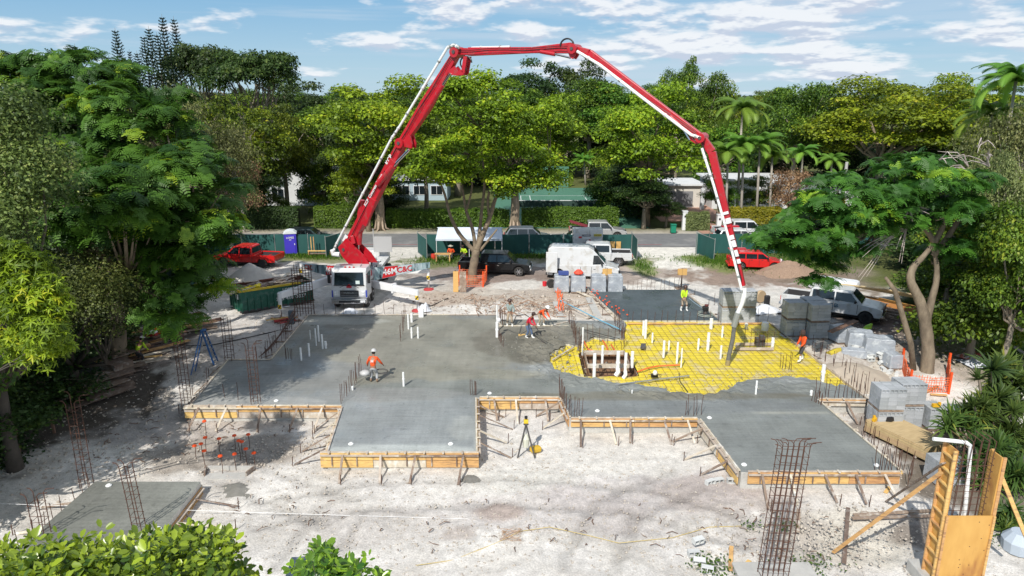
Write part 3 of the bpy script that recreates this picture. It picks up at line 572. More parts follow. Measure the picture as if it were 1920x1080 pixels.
def crown_mesh(name, m, rng, C, cr, nleaf, ls, flat=.55, up=.6, droop=0., tv=LEAF_V, tf=LEAF_F, hole=.0):
    """leaves on the upper domes of clumps C with radii cr"""
    k = len(C); cr = cr*(.5+.95*rng.random(k)); per = np.maximum(6, (nleaf/k*(cr/cr.mean())**2)).astype(int)
    idx = np.repeat(np.arange(k), per); n = len(idx); d = rng.normal(size=(n, 3)); d /= np.linalg.norm(d, axis=1, keepdims=True); d[:, 2] = np.where(d[:, 2] < -.25, -d[:, 2], d[:, 2])
    rr = (.45+.7*rng.random(n)**.7)[:, None]; P = C[idx]+d*rr*cr[idx][:, None]*np.array((1, 1, flat))+rng.normal(size=(n, 3))*.12; P[:, 2] -= droop*(np.hypot(d[:, 0], d[:, 1])**2)*cr[idx]
    Nn = d*.6+np.array((0, 0, up))+rng.normal(size=(n, 3))*.42; ct = rng.random(k)*.55+.1
    tint = np.clip(ct[idx]+rng.normal(size=n)*.22+.1*d[:, 2], 0, 1)
    v, f, t = scatter(tv, tf, P, frames(Nn, rng), ls*(.45+1.0*rng.random(n)), tint); return npmesh(name, v, f, t, m)
def trunk_mb(rng, h, r, C, forkh=.45, nl=9, wob=.3):
    b = MB(); p = [Vector((0, 0, -.3))]; n = 5
    for i in range(1, n): p.append(Vector((rng.normal()*wob*.3*i/n, rng.normal()*wob*.3*i/n, h*forkh*i/(n-1))))
    b.tube(p, [r*1.5, r*1.1, r, r*.92, r*.85], 9); top = p[-1]
    sel = rng.choice(len(C), min(nl, len(C)), replace=False)
    for j in sel:
        e = Vector(C[j]); mid = top.lerp(e, .45)+Vector((rng.normal()*.4, rng.normal()*.4, -.12*(e-top).length+rng.normal()*.3)); m2 = top.lerp(e, .75)+Vector((rng.normal()*.3, rng.normal()*.3, .1))
        b.tube([top-Vector((0, 0, .2)), mid, m2, e], [r*.6, r*.36, r*.2, r*.07], 6)
        for q in range(2):
            e2 = Vector(C[rng.integers(len(C))]);
            if (e2-mid).length < 5: b.tube([mid, mid.lerp(e2, .5)+Vector((0, 0, .3)), e2], [r*.25, r*.14, r*.05], 5)
    return b
def proto_tree(kind, m, seed, rx=5, rz=4, h=12, n=38, cr=1.35, nleaf=13000, ls=.30, flat=.5, low=-.35, layer=0, r=.32, bk=None, forkh=.42, up=.6, lump=.28, nl=9, shell=(.62, 1)):
    rng = np.random.default_rng(seed); zc = h-rz; C = clumps(rng, n, rx-cr*.6, rx-cr*.6, rz-cr*.3, zc, low, lump=lump, layer=layer, shell=shell)
    cm = crown_mesh('crown', m, rng, C, np.full(n, cr), nleaf, ls, flat, up); tm = trunk_mb(rng, h, r, C, forkh, nl)
    tme = bpy.data.meshes.new('trunk'); tme.from_pydata(tm.v, [], tm.f); tme.materials.append(bk or bark); tme.shade_smooth()
    return (cm, tme, rx, h)
def place_tree(proto, name, label, cat, px, Y, top, halfw, group=None, base=None, rz=None, seed=0, sy=None):
    """stand a tree at the bearing of px, Y metres out, its top at picture height `top`, half width in pixels"""
    cm, tm, rx, h = proto; p = V(px, 400, Y); zb = gz(p.x, Y); zt = V(px, top, Y).z; s = halfw/F*Y/rx*1.0; sz = (zt-zb)/h
    t = thing(name, label, cat, (p.x, Y, zb), 0, group); rot = rz if rz is not None else (px*.37+Y) % 6.28
    for nm, me in (('trunk', tm), ('crown', cm)):
        o = bpy.data.objects.new(nm, me); COL.objects.link(o); o.parent = t; o.rotation_euler = (0, 0, rot); o.scale = (s, s, sz)
    return t
PY = [proto_tree('y', L_YEL, 11+i, 5.5, 5.2, 13, 62, 1.5, 19000, .30, .42, -.45, r=.34, bk=bark2, lump=.32) for i in range(2)]
PM = [proto_tree('m', L_MID, 31+i, 5, 5, 12, 50, 1.4, 15000, .30, .6, -.5) for i in range(2)]
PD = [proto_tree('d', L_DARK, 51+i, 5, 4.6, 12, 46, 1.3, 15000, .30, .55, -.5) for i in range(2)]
PO = [proto_tree('o', L_OLIVE, 71, 5, 5.2, 12, 60, 1.15, 16000, .28, .65, -.6)]
PG = [proto_tree('g', L_GREY, 81, 5, 5, 12, 70, 1.3, 15000, .22, .9, -.7, up=.2, bk=deadw, nl=26, shell=(.4, 1), r=.2)]
PDF = [proto_tree('df', L_DARK, 91, 6, 3, 12, 34, 1.5, 12000, .32, .45, -.2, nl=16)]
PBRN = [proto_tree('b', L_BROWN, 95, 2.2, 2.0, 5, 30, .8, 5000, .16, .9, -.7, bk=deadw, nl=16, r=.1, up=.1)]
# --- far and middle trees ------------------------------------------------
PSM = [proto_tree('sm', L_MID, 101, 4, 3.8, 7.2, 46, 1.15, 12000, .26, .8, -.97, r=.2)]
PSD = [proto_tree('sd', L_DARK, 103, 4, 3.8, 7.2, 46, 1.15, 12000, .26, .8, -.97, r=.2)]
TREES = [ # proto, name, label, px, Y, top, halfw
 (PD[0], 'dense dark tree rising behind the middle of the boom arch, left half of the clump', 1000, 150, 116, 68),
 (PD[1], 'dense dark tree rising behind the middle of the boom arch, right half of the clump', 1085, 148, 110, 62),
 (PM[0], 'tall slim mid green tree rising behind the boom at its upper right', 1262, 118, 116, 42),
 (PM[1], 'bushy mid green tree beside the slim tree behind the boom', 1310, 112, 148, 48),
 (PDF[0], 'wide dark spreading fig on the skyline right of the pines', 505, 118, 92, 98),
 (PDF[0], 'dark spreading fig on the skyline just behind the pines', 405, 125, 80, 72),
 (PO[0], 'olive gold tree left of the boom, left of the two joined crowns', 470, 84, 172, 85),
 (PO[0], 'olive gold tree left of the boom, right of the two joined crowns', 540, 90, 190, 62),
 (PM[0], 'mid green tree between the olive gold trees and the boom', 625, 98, 190, 78),
 (PD[0], 'dark tree over the white house left of the boom', 590, 104, 160, 80),
 (PD[1], 'dark tree in the gap just left of the boom', 665, 92, 235, 66),
 (PY[0], 'yellow green street tree behind the lower boom with pale root flares', 712, 79.5, 160, 118),
 (PY[1], 'yellow green street tree with a stout trunk at the hedge, right of the site tree', 965, 79.5, 165, 118),
 (PY[0], 'yellow green street tree over the dark driveway bush', 1212, 82, 172, 108),
 (PM[1], 'mid green tree behind the tennis court, left of two', 1100, 132, 158, 66),
 (PM[0], 'mid green tree behind the tennis court, right of two', 1165, 126, 160, 80),
 (PM[0], 'green tree to the left of the tennis court behind the tent', 860, 108, 175, 84),
 (PM[1], 'rounded green tree between the coconut palm and the wide yellow tree', 1480, 100, 168, 68),
 (PY[1], 'wide layered yellow green tree over the white house on the right', 1640, 92, 150, 135),
 (PY[0], 'yellow green tree at far right next to the tall palm', 1800, 100, 152, 98),
 (PG[0], 'thin grey green tree behind the wide yellow tree', 1545, 130, 172, 60),
 (PD[0], 'dark tree in the shade behind the palms', 1545, 104, 235, 70),
 (PD[1], 'dark tree under the yellow green trees on the right', 1740, 104, 210, 90),
 (PG[0], 'pale grey green tree with bare twigs behind the left poinciana', 350, 62, 145, 88),
 (PG[0], 'pale grey green tree with brown patches over the red pickup', 428, 66, 215, 72),
 (PG[0], 'tall grey green tree on the right edge behind the right poinciana', 1890, 50, 168, 92),
 (PG[0], 'grey green twiggy tree right of the right poinciana', 1870, 43, 265, 70),
 (PM[0], 'bright green leafy tree on the right edge above the sword plants', 1850, 41, 395, 88),
 (PM[1], 'bright green leafy tree at the right edge, nearer than its neighbour', 1935, 35, 400, 90),
 (PM[0], 'small green tree between the poinciana trunk and the leafy trees', 1800, 47, 440, 56),
 (PD[0], 'dark undergrowth tree behind the timber stack', 1830, 52, 480, 70),
 (PM[1], 'green garden tree left of the yellow hedge', 1345, 84, 330, 34),
 (PM[1], 'bushy green garden tree between palms and yellow hedge', 1420, 86, 335, 40),
 (PD[1], 'dark round bush tree beside the green bin', 1208, 80, 330, 56),
 (PD[0], 'dark bush tree behind the green bin', 1250, 81, 375, 34),
 (PD[1], 'dark tree in front of the white house left of the boom', 480, 82, 300, 55),
 (PBRN[0], 'brown dry tree above the red pickup at the left fence', 455, 78, 300, 48),
 (PBRN[0], 'brown dry shrub tree between the palms and the white house', 1478, 82, 318, 42),
 (PM[0], 'mid green tree leaning over the hedge right of the boom foot', 800, 90, 200, 62),
 (PSM[0], 'big bright leafy bush tree filling the right edge above the sword plants', 1865, 39, 415, 130),
 (PSM[0], 'bright leafy bush tree at the right edge below the grey green tree', 1925, 46, 340, 120),
 (PSM[0], 'leafy bush tree between the timber stack and the right edge', 1800, 50, 440, 100),
 (PSD[0], 'dark bush tree behind the poinciana trunk and timber', 1800, 60, 380, 130),
 (PSD[0], 'dark bush tree far behind the poinciana crown', 1700, 74, 330, 110),
 (PSD[0], 'dark bush tree at the far right edge behind the grey tree', 1900, 66, 300, 120),
 (PSM[0], 'green bush tree between the grey green trees at the right edge', 1850, 56, 300, 90),
 (PSD[0], 'dark bush tree under the wide yellow tree, left part', 1590, 108, 262, 85),
 (PSD[0], 'dark bush tree under the wide yellow tree, right part', 1700, 105, 262, 95),
 (PSD[0], 'dark bush tree right of the long low house wing', 1760, 92, 270, 90),
 (PSD[0], 'dark bush tree behind the palms', 1440, 112, 235, 90),
 (PSM[0], 'green bush tree behind the leftmost palm', 1345, 108, 230, 70),
 (PSD[0], 'dark bush tree left of the garage', 1190, 90, 300, 75),
 (PSD[0], 'dark bush tree behind the tennis court, right side', 1180, 128, 230, 80),
 (PSM[0], 'green bush tree behind the tennis court hitting board', 1060, 138, 225, 90),
 (PSD[0], 'dark bush tree left of the tennis court', 920, 122, 240, 75),
 (PSM[0], 'green bush tree behind the forked tree crown', 850, 126, 235, 75),
 (PSD[0], 'dark bush tree behind the blue grey house', 760, 122, 240, 80),
 (PSD[0], 'dark bush tree behind the boom and the low house wing', 680, 112, 245, 80),
 (PSD[0], 'dark bush tree over the two storey house roof', 590, 113, 230, 90),
 (PSD[0], 'dark bush tree left of the two storey house', 478, 100, 250, 75),
 (PSM[0], 'green bush tree in front of the low house wing', 610, 92, 300, 52),
 (PSM[0], 'green bush tree touching the boom left side', 655, 86, 330, 40),
 (PSD[0], 'dark bush tree between the boom and the blue grey house', 725, 90, 330, 42),
 (PSD[0], 'dark bush tree behind the red pickup fence', 400, 82, 290, 90),
 (PSM[0], 'green bush tree beside the brown dry tree', 520, 84, 365, 32),
 (PSM[0], 'green bush tree right of the tennis court fence', 1140, 92, 318, 40),
 (PY[0], 'low yellow green crown hanging beside the boom foot', 690, 78.6, 258, 62),
 (PY[1], 'low yellow green crown right of the tennis court', 1170, 96, 250, 60)]
for pr, lab, px, Y, top, hw in TREES:
    place_tree(pr, 'broadleaf_tree', lab, 'tree', px, Y, top, hw)
rr = random.Random(12); lab_b = 'distant tree in the wooded belt under the horizon'
for i in range(66):   # wooded belt towards the horizon
    row = i % 3; Y = (135, 190, 290)[row]+rr.uniform(-12, 20); px = -60+(i//3)*95+row*32+rr.uniform(-20, 20)
    top = (172, 168, 164)[row]+rr.uniform(-5, 10); pr = rr.choice([PM[0], PM[1], PD[0], PD[1], PM[0], PO[0]])
    place_tree(pr, 'broadleaf_tree', lab_b, 'tree', px, Y, top, (60, 52, 44)[row]*rr.uniform(.85, 1.2), group='trees of the wooded belt under the horizon')
# horizon wood: reads as one mass
def farwood():
    rng = np.random.default_rng(4); n = 26000; y = 420+rng.random(n)**1.4*2600; x = (rng.random(n)*2-1)*y*.85; hgt = 9+5*fbm(x*.02, y*.02, 3); P = np.stack([x, y, hgt*(.55+.45*rng.random(n))], -1)
    Nn = rng.normal(size=(n, 3))*.5+np.array((-.2, -.5, .8)); s = 3.2+y*.004; v, f, t = scatter(LEAF_V, LEAF_F, P, frames(Nn, rng), s*1.6, rng.random(n)*.6)
    far = leafmat('leaf_far', (.03, .055, .028), (.08, .12, .05), rand=0); o = link('distant_wood', npmesh('distant_wood', v, f, t, far)); struct(o, 'stuff'); o['label'] = 'continuous far woodland at the horizon'
farwood()
# --- Norfolk pines
def norfolk(seed, h=20, r=2.6):
    rng = np.random.default_rng(seed); b = MB().tube([(0, 0, -.3), (0, 0, h*.5), (0, 0, h)], [.3, .18, .03], 7); P = []; Nn = []; D = []
    z = h*.22
    while z < h-.5:
        k = (h-z)/(h*.78); L_ = r*(k**.42)*(.85+.3*rng.random()); nb = 7
        for j in range(nb):
            a = 2*PI*j/nb+rng.random()*.6; n = max(3, int(L_/.16))
            for q in range(n):
                t = (q+1)/n; rr_ = L_*t; zz = z+.28*L_*(t*t)-.1*L_*t
                for s in (-1, 1):
                    P.append((math.cos(a)*rr_-math.sin(a)*s*.10*(1.3-t), math.sin(a)*rr_+math.cos(a)*s*.10*(1.3-t), zz+.05)); Nn.append((math.cos(a)*-.2+rng.normal()*.3, math.sin(a)*-.2+rng.normal()*.3, 1))
        z += .34+.2*k
    P = np.array(P); n = len(P); v, f, t = scatter(LEAF_V, LEAF_F, P, frames(np.array(Nn), rng), .40*np.ones(n), rng.random(n)*.8)
    tm = bpy.data.meshes.new('trunk'); tm.from_pydata(b.v, [], b.f); tm.materials.append(bark); return (npmesh('crown', v, f, t, L_PINE), tm, r, h)
NF = [norfolk(1), norfolk(2, 20, 2.9)]
for px, Y, top, hw, lab in [(263, 122, 52, 19, 'lone slim norfolk pine left of the pine group'), (188, 112, 82, 19, 'norfolk pine tip showing above the left poinciana'), (348, 128, 26, 19, 'tallest norfolk pine of the group on the left skyline'),
                            (368, 131, 30, 18, 'second tallest norfolk pine, right of the tallest'), (322, 122, 48, 20, 'norfolk pine in the middle of the group, left of the tallest'), (311, 126, 64, 18, 'norfolk pine at the left of the dense group'),
                            (335, 118, 60, 20, 'norfolk pine in front of the tallest pair'), (296, 120, 95, 20, 'short norfolk pine at the left foot of the group'), (283, 124, 92, 12, 'smallest thin norfolk pine beside the lone one'), (355, 116, 84, 26, 'broad dark norfolk pine at the right foot of the group'), (1526, 300, 160, 5, 'tiny far pine spike on the horizon right of centre')]:
    place_tree(NF[px % 2], 'norfolk_pine', lab, 'pine tree', px, Y, top, hw)
# --- poinciana: fern-like frond rosettes
def rosette(nf=7, L_=.62, n=6):
    v = []; f = []; tt = []
    for k in range(nf):
        a = 2*PI*k/nf+(k % 2)*.25; ln = L_*(.85+.3*((k*37) % 5)/5); el = .35+.25*((k*53) % 4)/4
        for j in range(n):
            t = (j+.5)/n; x = ln*t; z = ln*(el*t-.75*t*t); w = .17*math.sin(PI*min(1, t*.85+.12))**.7; dx = ln/n*.82
            for s in (-1, 1):
                q = [(x-dx*.5, 0, z+.012), (x+dx*.5, 0, z), (x+dx*.75, s*w, z-.03), (x-dx*.05, s*w, z-.02)]; c, sn = math.cos(a), math.sin(a); i0 = len(v)
                v += [(p[0]*c-p[1]*sn, p[0]*sn+p[1]*c, p[2]) for p in q]; f.append((i0, i0+1, i0+2, i0+3)); tt += [.0+.10*t]*4
    return np.array(v), np.array(f), np.array(tt)
RV, RF, RT = rosette(); RV2, RF2, RT2 = rosette(6, .62, 3)
def poinciana(label, base, C, cr, n, size, limbs, seed, up=.75, bk=bark2, hi=True, tipf=.12, flat=.5):
    rng = np.random.default_rng(seed); C = np.array(C); k = len(C); cr = np.full(k, cr)*(.8+.4*rng.random(k)); idx = rng.integers(0, k, n); d = rng.normal(size=(n, 3)); d /= np.linalg.norm(d, axis=1, keepdims=True); d[:, 2] = np.where(d[:, 2] < -.1, -d[:, 2]*.6, d[:, 2])
    P = C[idx]+d*(.45+.75*rng.random(n))[:, None]*cr[idx][:, None]*np.array((1, 1, flat)); Nn = d*.55+np.array((0, 0, up))+rng.normal(size=(n, 3))*.38
    bright = (rng.random(k) < tipf)*.35; tint = np.clip(rng.random(k)[idx]*.22+rng.random(n)*.5+bright[idx]+(rng.random(n) < .06)*.35, 0, .9)
    t = thing('poinciana_tree', label, 'tree', base); tv, tf, tt = (RV, RF, RT) if hi else (RV2, RF2, RT2)
    v, f, ti = scatter(tv, tf, P-np.array(base), frames(Nn, rng), size*(.7+.6*rng.random(n)), tint, tt); link('crown', npmesh('crown', v, f, ti, L_POIN), t)
    b = MB()
    for pts, r0, r1 in limbs:
        m = len(pts)-1; sp_, ts = smooth_path(pts); b.tube(sp_, [(r0+(r1-r0)*t/m)*(1+.05*math.sin(9*t)) for t in ts], 9)
    top = Vector(limbs[0][0][-1])
    for j in range(0, k, 2):
        e = Vector(C[j]); s = min((Vector(p) for l in limbs for p in l[0][1:]), key=lambda q: (q-e).length); mid = s.lerp(e, .5)+Vector((0, 0, -.3)); b.tube([s, mid, e], [.11, .06, .02], 5)
    b.build('trunk', bk, t, smooth=True, world=True); return t
def cl_from(pxs, jit=.0, seed=1):
    r = random.Random(seed); out = []
    for px, py, Y in pxs: p = V(px+r.uniform(-jit, jit), py+r.uniform(-jit, jit), Y); out.append(tuple(p))
    return out
def fill(rng, cx, cy, rx, ry, Y0, dY, n, top=True):
    """clump centres across an outline in the view of the survey, the middle bulging towards the observer"""
    o = []
    for i in range(n):
        a = rng.uniform(0, 2*PI); r = math.sqrt(rng.random()); u, w = r*math.cos(a), r*math.sin(a); Y = Y0-dY*math.sqrt(max(0, 1-r*r))+w*-dY*.25*-1
        o.append((cx+u*rx, cy+w*ry, Y))
    return o
rl = random.Random(3)
LP = fill(rl, 110, 190, 190, 75, 42, 4, 34)+fill(rl, 240, 250, 130, 100, 40, 4, 30)+fill(rl, 300, 350, 125, 70, 37, 4, 30)+fill(rl, 330, 450, 95, 70, 36, 4, 22)+fill(rl, 180, 390, 150, 80, 34, 4, 30)+fill(rl, 60, 160, 90, 45, 44, 3, 12)+[(310, 545, 33), (330, 580, 32.5), (345, 520, 34), (375, 520, 35), (395, 500, 36), (300, 590, 32), (360, 560, 34), (270, 520, 33), (250, 470, 33), (220, 430, 33), (290, 440, 34), (330, 400, 35), (200, 330, 35), (260, 300, 36), (410, 540, 35), (340, 605, 32), (320, 560, 32), (150, 300, 36), (180, 250, 38), (140, 110, 44), (170, 108, 46), (120, 120, 44), (410, 380, 38), (425, 420, 38), (400, 450, 37), (225, 150, 44), (265, 185, 44), (310, 230, 43), (345, 275, 42), (385, 320, 41)]
bL = GT(120, 700); bL.x = -22.5; bL.y = 38; bL.z = gz(-22.5, 38)
poinciana('huge dark green poinciana with feathery fronds filling the left side', tuple(bL), cl_from(LP), 1.15, 4300, .80, [([bL-Vector((0, 0, .3)), bL+Vector((.3, 0, 3)), bL+Vector((.2, .4, 5.5))], .55, .38), ([bL+Vector((.2, .4, 5)), bL+Vector((3, -1, 8)), bL+Vector((6, -2, 8.6))], .3, .1), ([bL+Vector((.2, .4, 5)), bL+Vector((-3, 2, 9)), bL+Vector((-5, 3, 12))], .3, .1), ([bL+Vector((.2, .4, 5)), bL+Vector((1, 2, 10)), bL+Vector((1.5, 3, 13))], .3, .1), ([bL+Vector((.2, .4, 4)), bL+Vector((2, -3, 6)), bL+Vector((4, -5, 6.5))], .25, .1)], 5)
rl = random.Random(8)
RP = fill(rl, 1520, 442, 85, 38, 38, 3, 20)+fill(rl, 1620, 392, 120, 55, 38, 3, 26)+fill(rl, 1740, 350, 120, 60, 39, 3, 26)+fill(rl, 1790, 430, 70, 60, 39, 3, 12)+[(1455, 432, 39), (1425, 450, 39.5), (1500, 405, 39), (1545, 500, 38), (1600, 470, 37), (1575, 470, 37), (1620, 470, 37), (1540, 530, 36), (1650, 310, 40), (1700, 300, 40), (1770, 300, 40), (1830, 330, 40)]
bR = GT(1738, 697); YR = bR.y
def rp(x, y, Y=None): return V(x, y, Y or YR)
poinciana('leaning poinciana on the right with bare grey branches over the white pickup', tuple(bR), cl_from(RP), 1.0, 2700, .68,
    [([bR-Vector((0, 0, .3)), rp(1740, 660), rp(1734, 600), rp(1724, 562), rp(1708, 528), rp(1712, 502), rp(1732, 480), rp(1752, 455)], .39, .10), ([rp(1736, 610), rp(1746, 565), rp(1755, 530), rp(1756, 495), rp(1748, 460)], .22, .10), ([rp(1752, 455), rp(1768, 425), rp(1785, 385), rp(1800, 360)], .17, .07), ([rp(1750, 480), rp(1780, 440), rp(1805, 400)], .16, .12), ([rp(1752, 455), rp(1735, 430), rp(1712, 425), rp(1690, 428), rp(1650, 425)], .16, .04), ([rp(1712, 425), rp(1700, 405), rp(1735, 400)], .07, .03)], 9, hi=True, tipf=.1, flat=.38)
t = thing('slim_tree', 'slim bent trunk leaning beside the main poinciana trunk inside the orange mesh', 'tree trunk', tuple(GT(1715, 692))); MB().tube([GT(1715, 692)-Vector((0, 0, .3)), rp(1708, 645, YR-.2), rp(1692, 590, YR-.4), rp(1678, 545, YR-.6), rp(1660, 520, YR-.6)], [.17, .16, .15, .13, .08], 7).build('trunk', bark2, t, smooth=True, world=True)
tw = MB(); rw = random.Random(2)
for sx, sy, ex, ey in [(1700, 428, 1600, 470), (1690, 428, 1640, 430), (1700, 425, 1690, 480), (1712, 420, 1680, 395), (1695, 430, 1610, 520), (1690, 400, 1735, 402), (1700, 415, 1670, 410), (1760, 300, 1790, 310), (1850, 310, 1872, 282), (1855, 312, 1820, 300), (1815, 312, 1775, 285), (1812, 320, 1780, 322), (1840, 270, 1850, 285), (1700, 430, 1655, 450), (1680, 428, 1625, 415)]:
    for k in range(3):
        a = rp(sx, sy, YR-.6); e = rp(ex+rw.uniform(-18, 18), ey+rw.uniform(-14, 14), YR-1.3+rw.uniform(-.4, .4)); tw.tube([a, a.lerp(e, .4)+Vector((0, 0, rw.uniform(.1, .5))), a.lerp(e, .75)+Vector((0, 0, .15)), e], [.045, .03, .02, .008], 4)
t = [o for o in S.objects if o.name.startswith('poinciana_tree')][1]; tw.build('bare_branches', deadw, t, world=True)
# --- the tree inside the site, with its forked limbs
ST = GT(886, 531); YS = ST.y
def sp2(x, y, d=0): return V(x, y, YS+d)
rng = np.random.default_rng(17); Cs = []
for x, y, d in fill(random.Random(5), 915, 225, 135, 68, YS+1, 4, 44)+fill(random.Random(6), 840, 300, 62, 42, YS-1, 3, 16)+fill(random.Random(9), 985, 300, 70, 50, YS, 3, 12)+fill(random.Random(10), 880, 170, 70, 28, YS+1, 3, 10)+fill(random.Random(11), 820, 325, 50, 30, YS-1.5, 2, 12)+fill(random.Random(12), 1015, 330, 42, 22, YS-.5, 2, 7)+fill(random.Random(13), 945, 350, 22, 22, YS-1, 1, 5): Cs.append(tuple(V(x, y, d)))
t = thing('broadleaf_tree', 'tall forked yellow green tree inside the site beside the black pickup, fenced in orange mesh', 'tree', tuple(ST)); Cs = np.array(Cs); cm = crown_mesh('crown', L_YEL, rng, Cs-np.array(ST), np.full(len(Cs), 1.1), 36000, .24, .42, .6); link('crown', cm, t)
b = MB(); LB = [([(886, 535), (886, 510), (890, 485), (893, 468)], .38, .30, 0), ([(893, 475), (872, 452), (856, 430), (843, 400), (834, 365), (822, 335)], .20, .07, -.5), ([(892, 470), (886, 430), (874, 395), (868, 360), (858, 320)], .17, .06, .3), ([(893, 470), (905, 440), (918, 408), (928, 375), (942, 340), (962, 300)], .25, .08, 0), ([(893, 475), (899, 435), (903, 395), (908, 350), (905, 300), (900, 240)], .17, .06, .6), ([(918, 408), (915, 370), (930, 320), (925, 260)], .13, .05, .2), ([(874, 395), (885, 350), (880, 290)], .1, .04, 0), ([(942, 340), (990, 325), (1030, 318)], .07, .02, -1), ([(946, 335), (985, 340), (1020, 352)], .06, .015, -1.3), ([(900, 470), (920, 445), (932, 430)], .11, .06, -.3)]
for pts, r0, r1, dd in LB:
    m = len(pts)-1; q_, ts = smooth_path([sp2(x, y, dd*i/m) for i, (x, y) in enumerate(pts)]); b.tube(q_, [(r0+(r1-r0)*t/m)*(1+.06*math.sin(8*t)) for t in ts], 9)
b.tube([ST-Vector((0, 0, .3)), ST+Vector((0, 0, .5))], [.55, .4], 9)
for j in range(0, len(Cs), 2):
    e = Vector(Cs[j]); s = min((sp2(x, y) for l in LB[1:] for x, y in l[0][2:]), key=lambda q: (q-e).length); b.tube([s, s.lerp(e, .5)+Vector((0, 0, -.2)), e], [.07, .04, .015], 4)
b.build('trunk', mat('pale_bark', (.28, .22, .15), .9, col2=(.14, .11, .08), scale=2.5, bump=.6, bscale=9), t, smooth=True, world=True)
# stout street trunk with root flare
for px, lab in ((712, 0), (965, 1)):
    p = V(px, 430, 79.5); p.z = -.1; tr = [o for o in S.objects if o.get('label', '').startswith('yellow green street tree') and abs(o.location.x-p.x) < .5][0]
    b = MB().tube([(0, 0, -.2), (0, 0, .8), (.1, 0, 2.6), (0, 0, 5)], [.62, .5, .45, .38], 10)
    for a in range(7): b.tube([(math.cos(a*.9)*1.25, math.sin(a*.9)*1.25, -.05), (math.cos(a*.9)*.6, math.sin(a*.9)*.6, .22), (math.cos(a*.9)*.3, math.sin(a*.9)*.3, 1.3)], [.05, .14, .2], 6)
    b.build('root_flare', mat('ficus_bark', (.42, .33, .25), .9, col2=(.28, .21, .15), scale=3, bump=.6, bscale=8), tr, smooth=True)
# --- near left trees
dbark = mat('dark_bark', (.06, .05, .04), .9, col2=(.10, .085, .07), scale=3)
def custom_tree(name, label, m, base, C, cr, n, ls, seed, bk=bark, flat=.8, up=.4, nl=14, r=.25, droop=0, tv=LEAF_V, tf=LEAF_F):
    rng = np.random.default_rng(seed); t = thing(name, label, 'tree', base); C = np.array(C)-np.array(base); link('crown', crown_mesh('crown', m, rng, C, np.full(len(C), cr), n, ls, flat, up, droop, tv, tf), t)
    link('trunk', (lambda b: (lambda me: (me.from_pydata(b.v, [], b.f), me.materials.append(bk), me.shade_smooth(), me)[-1])(bpy.data.meshes.new('trunk')))(trunk_mb(rng, float(C[:, 2].max()), r, C, .25, nl)), t); return t
rl = random.Random(21)
custom_tree('broadleaf_tree', 'pale olive small-leaved tree on the left edge in front of the poinciana', L_OLV2, (-21, 27, LOW), cl_from(fill(rl, 15, 250, 55, 75, 27, 2, 24)+fill(rl, 40, 350, 75, 65, 26.5, 2, 24)+fill(rl, 0, 440, 60, 60, 26, 2, 14)), .8, 19000, .13, 3, dbark, .9, .3, nl=8)
custom_tree('broadleaf_tree', 'olive shrubby tree in the shade under the poinciana', L_OLV2, (-22.5, 34, LOW), cl_from(fill(rl, 180, 560, 70, 80, 33, 2, 30)), .9, 12000, .12, 4, dbark, .9, .3, nl=6)
LF3 = [(-.1, 0, 0), (.35, -.14, .02), (1, 0, -.18), (.35, .14, .02)]; LT = []; LTF = []
for k in range(5):
    a = 2*PI*k/5; LTF.append(tuple(range(4*k, 4*k+4)))
    for x, y, z in LF3: LT.append((x*math.cos(a)-y*math.sin(a), x*math.sin(a)+y*math.cos(a), z-.12*x))
custom_tree('broadleaf_tree', 'bright yellow green tree with drooping finger leaves at the left edge', L_YEL, (-23.5, 23, LOW), cl_from(fill(rl, 25, 500, 45, 28, 22, 1, 12)+fill(rl, 60, 565, 55, 42, 21.5, 1, 18)+fill(rl, 90, 635, 32, 34, 21.5, 1, 10)+[(40, 672, 21.5), (30, 640, 21.5), (15, 600, 21.5)]), .42, 4300, .17, 6, dbark, .9, .5, tv=LT, tf=LTF, nl=5, r=.13)
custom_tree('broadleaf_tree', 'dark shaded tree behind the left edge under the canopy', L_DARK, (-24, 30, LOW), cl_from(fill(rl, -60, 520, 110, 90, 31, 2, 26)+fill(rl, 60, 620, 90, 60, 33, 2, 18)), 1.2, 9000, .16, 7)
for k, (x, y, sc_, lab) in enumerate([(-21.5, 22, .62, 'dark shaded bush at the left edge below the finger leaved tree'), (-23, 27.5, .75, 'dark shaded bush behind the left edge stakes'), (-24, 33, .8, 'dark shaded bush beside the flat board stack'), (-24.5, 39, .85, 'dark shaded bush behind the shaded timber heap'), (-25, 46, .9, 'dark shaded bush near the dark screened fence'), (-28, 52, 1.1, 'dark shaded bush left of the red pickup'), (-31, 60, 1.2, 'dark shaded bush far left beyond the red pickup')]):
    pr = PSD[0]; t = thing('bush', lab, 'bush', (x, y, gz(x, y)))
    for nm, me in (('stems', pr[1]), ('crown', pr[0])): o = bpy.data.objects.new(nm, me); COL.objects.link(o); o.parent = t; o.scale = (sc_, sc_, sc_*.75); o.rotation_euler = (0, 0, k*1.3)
for k, (x, y, lab) in enumerate([(-27, 44, 'dark undergrowth tree far back under the left canopy'), (-27.5, 36, 'dark undergrowth tree beside the left canopy trunk'), (-24.5, 47, 'dark tree between the left canopy and the red pickup'), (-27, 54, 'dark tree at the far end of the left canopy'), (-26.5, 28, 'dark undergrowth tree near the left foreground stakes')]):
    pr = PD[k % 2]; t = thing('broadleaf_tree', lab, 'tree', (x, y, gz(x, y)))
    for nm, me in (('trunk', pr[1]), ('crown', pr[0])): o = bpy.data.objects.new(nm, me); COL.objects.link(o); o.parent = t; o.scale = (.8, .8, .62); o.rotation_euler = (0, 0, k*1.3)
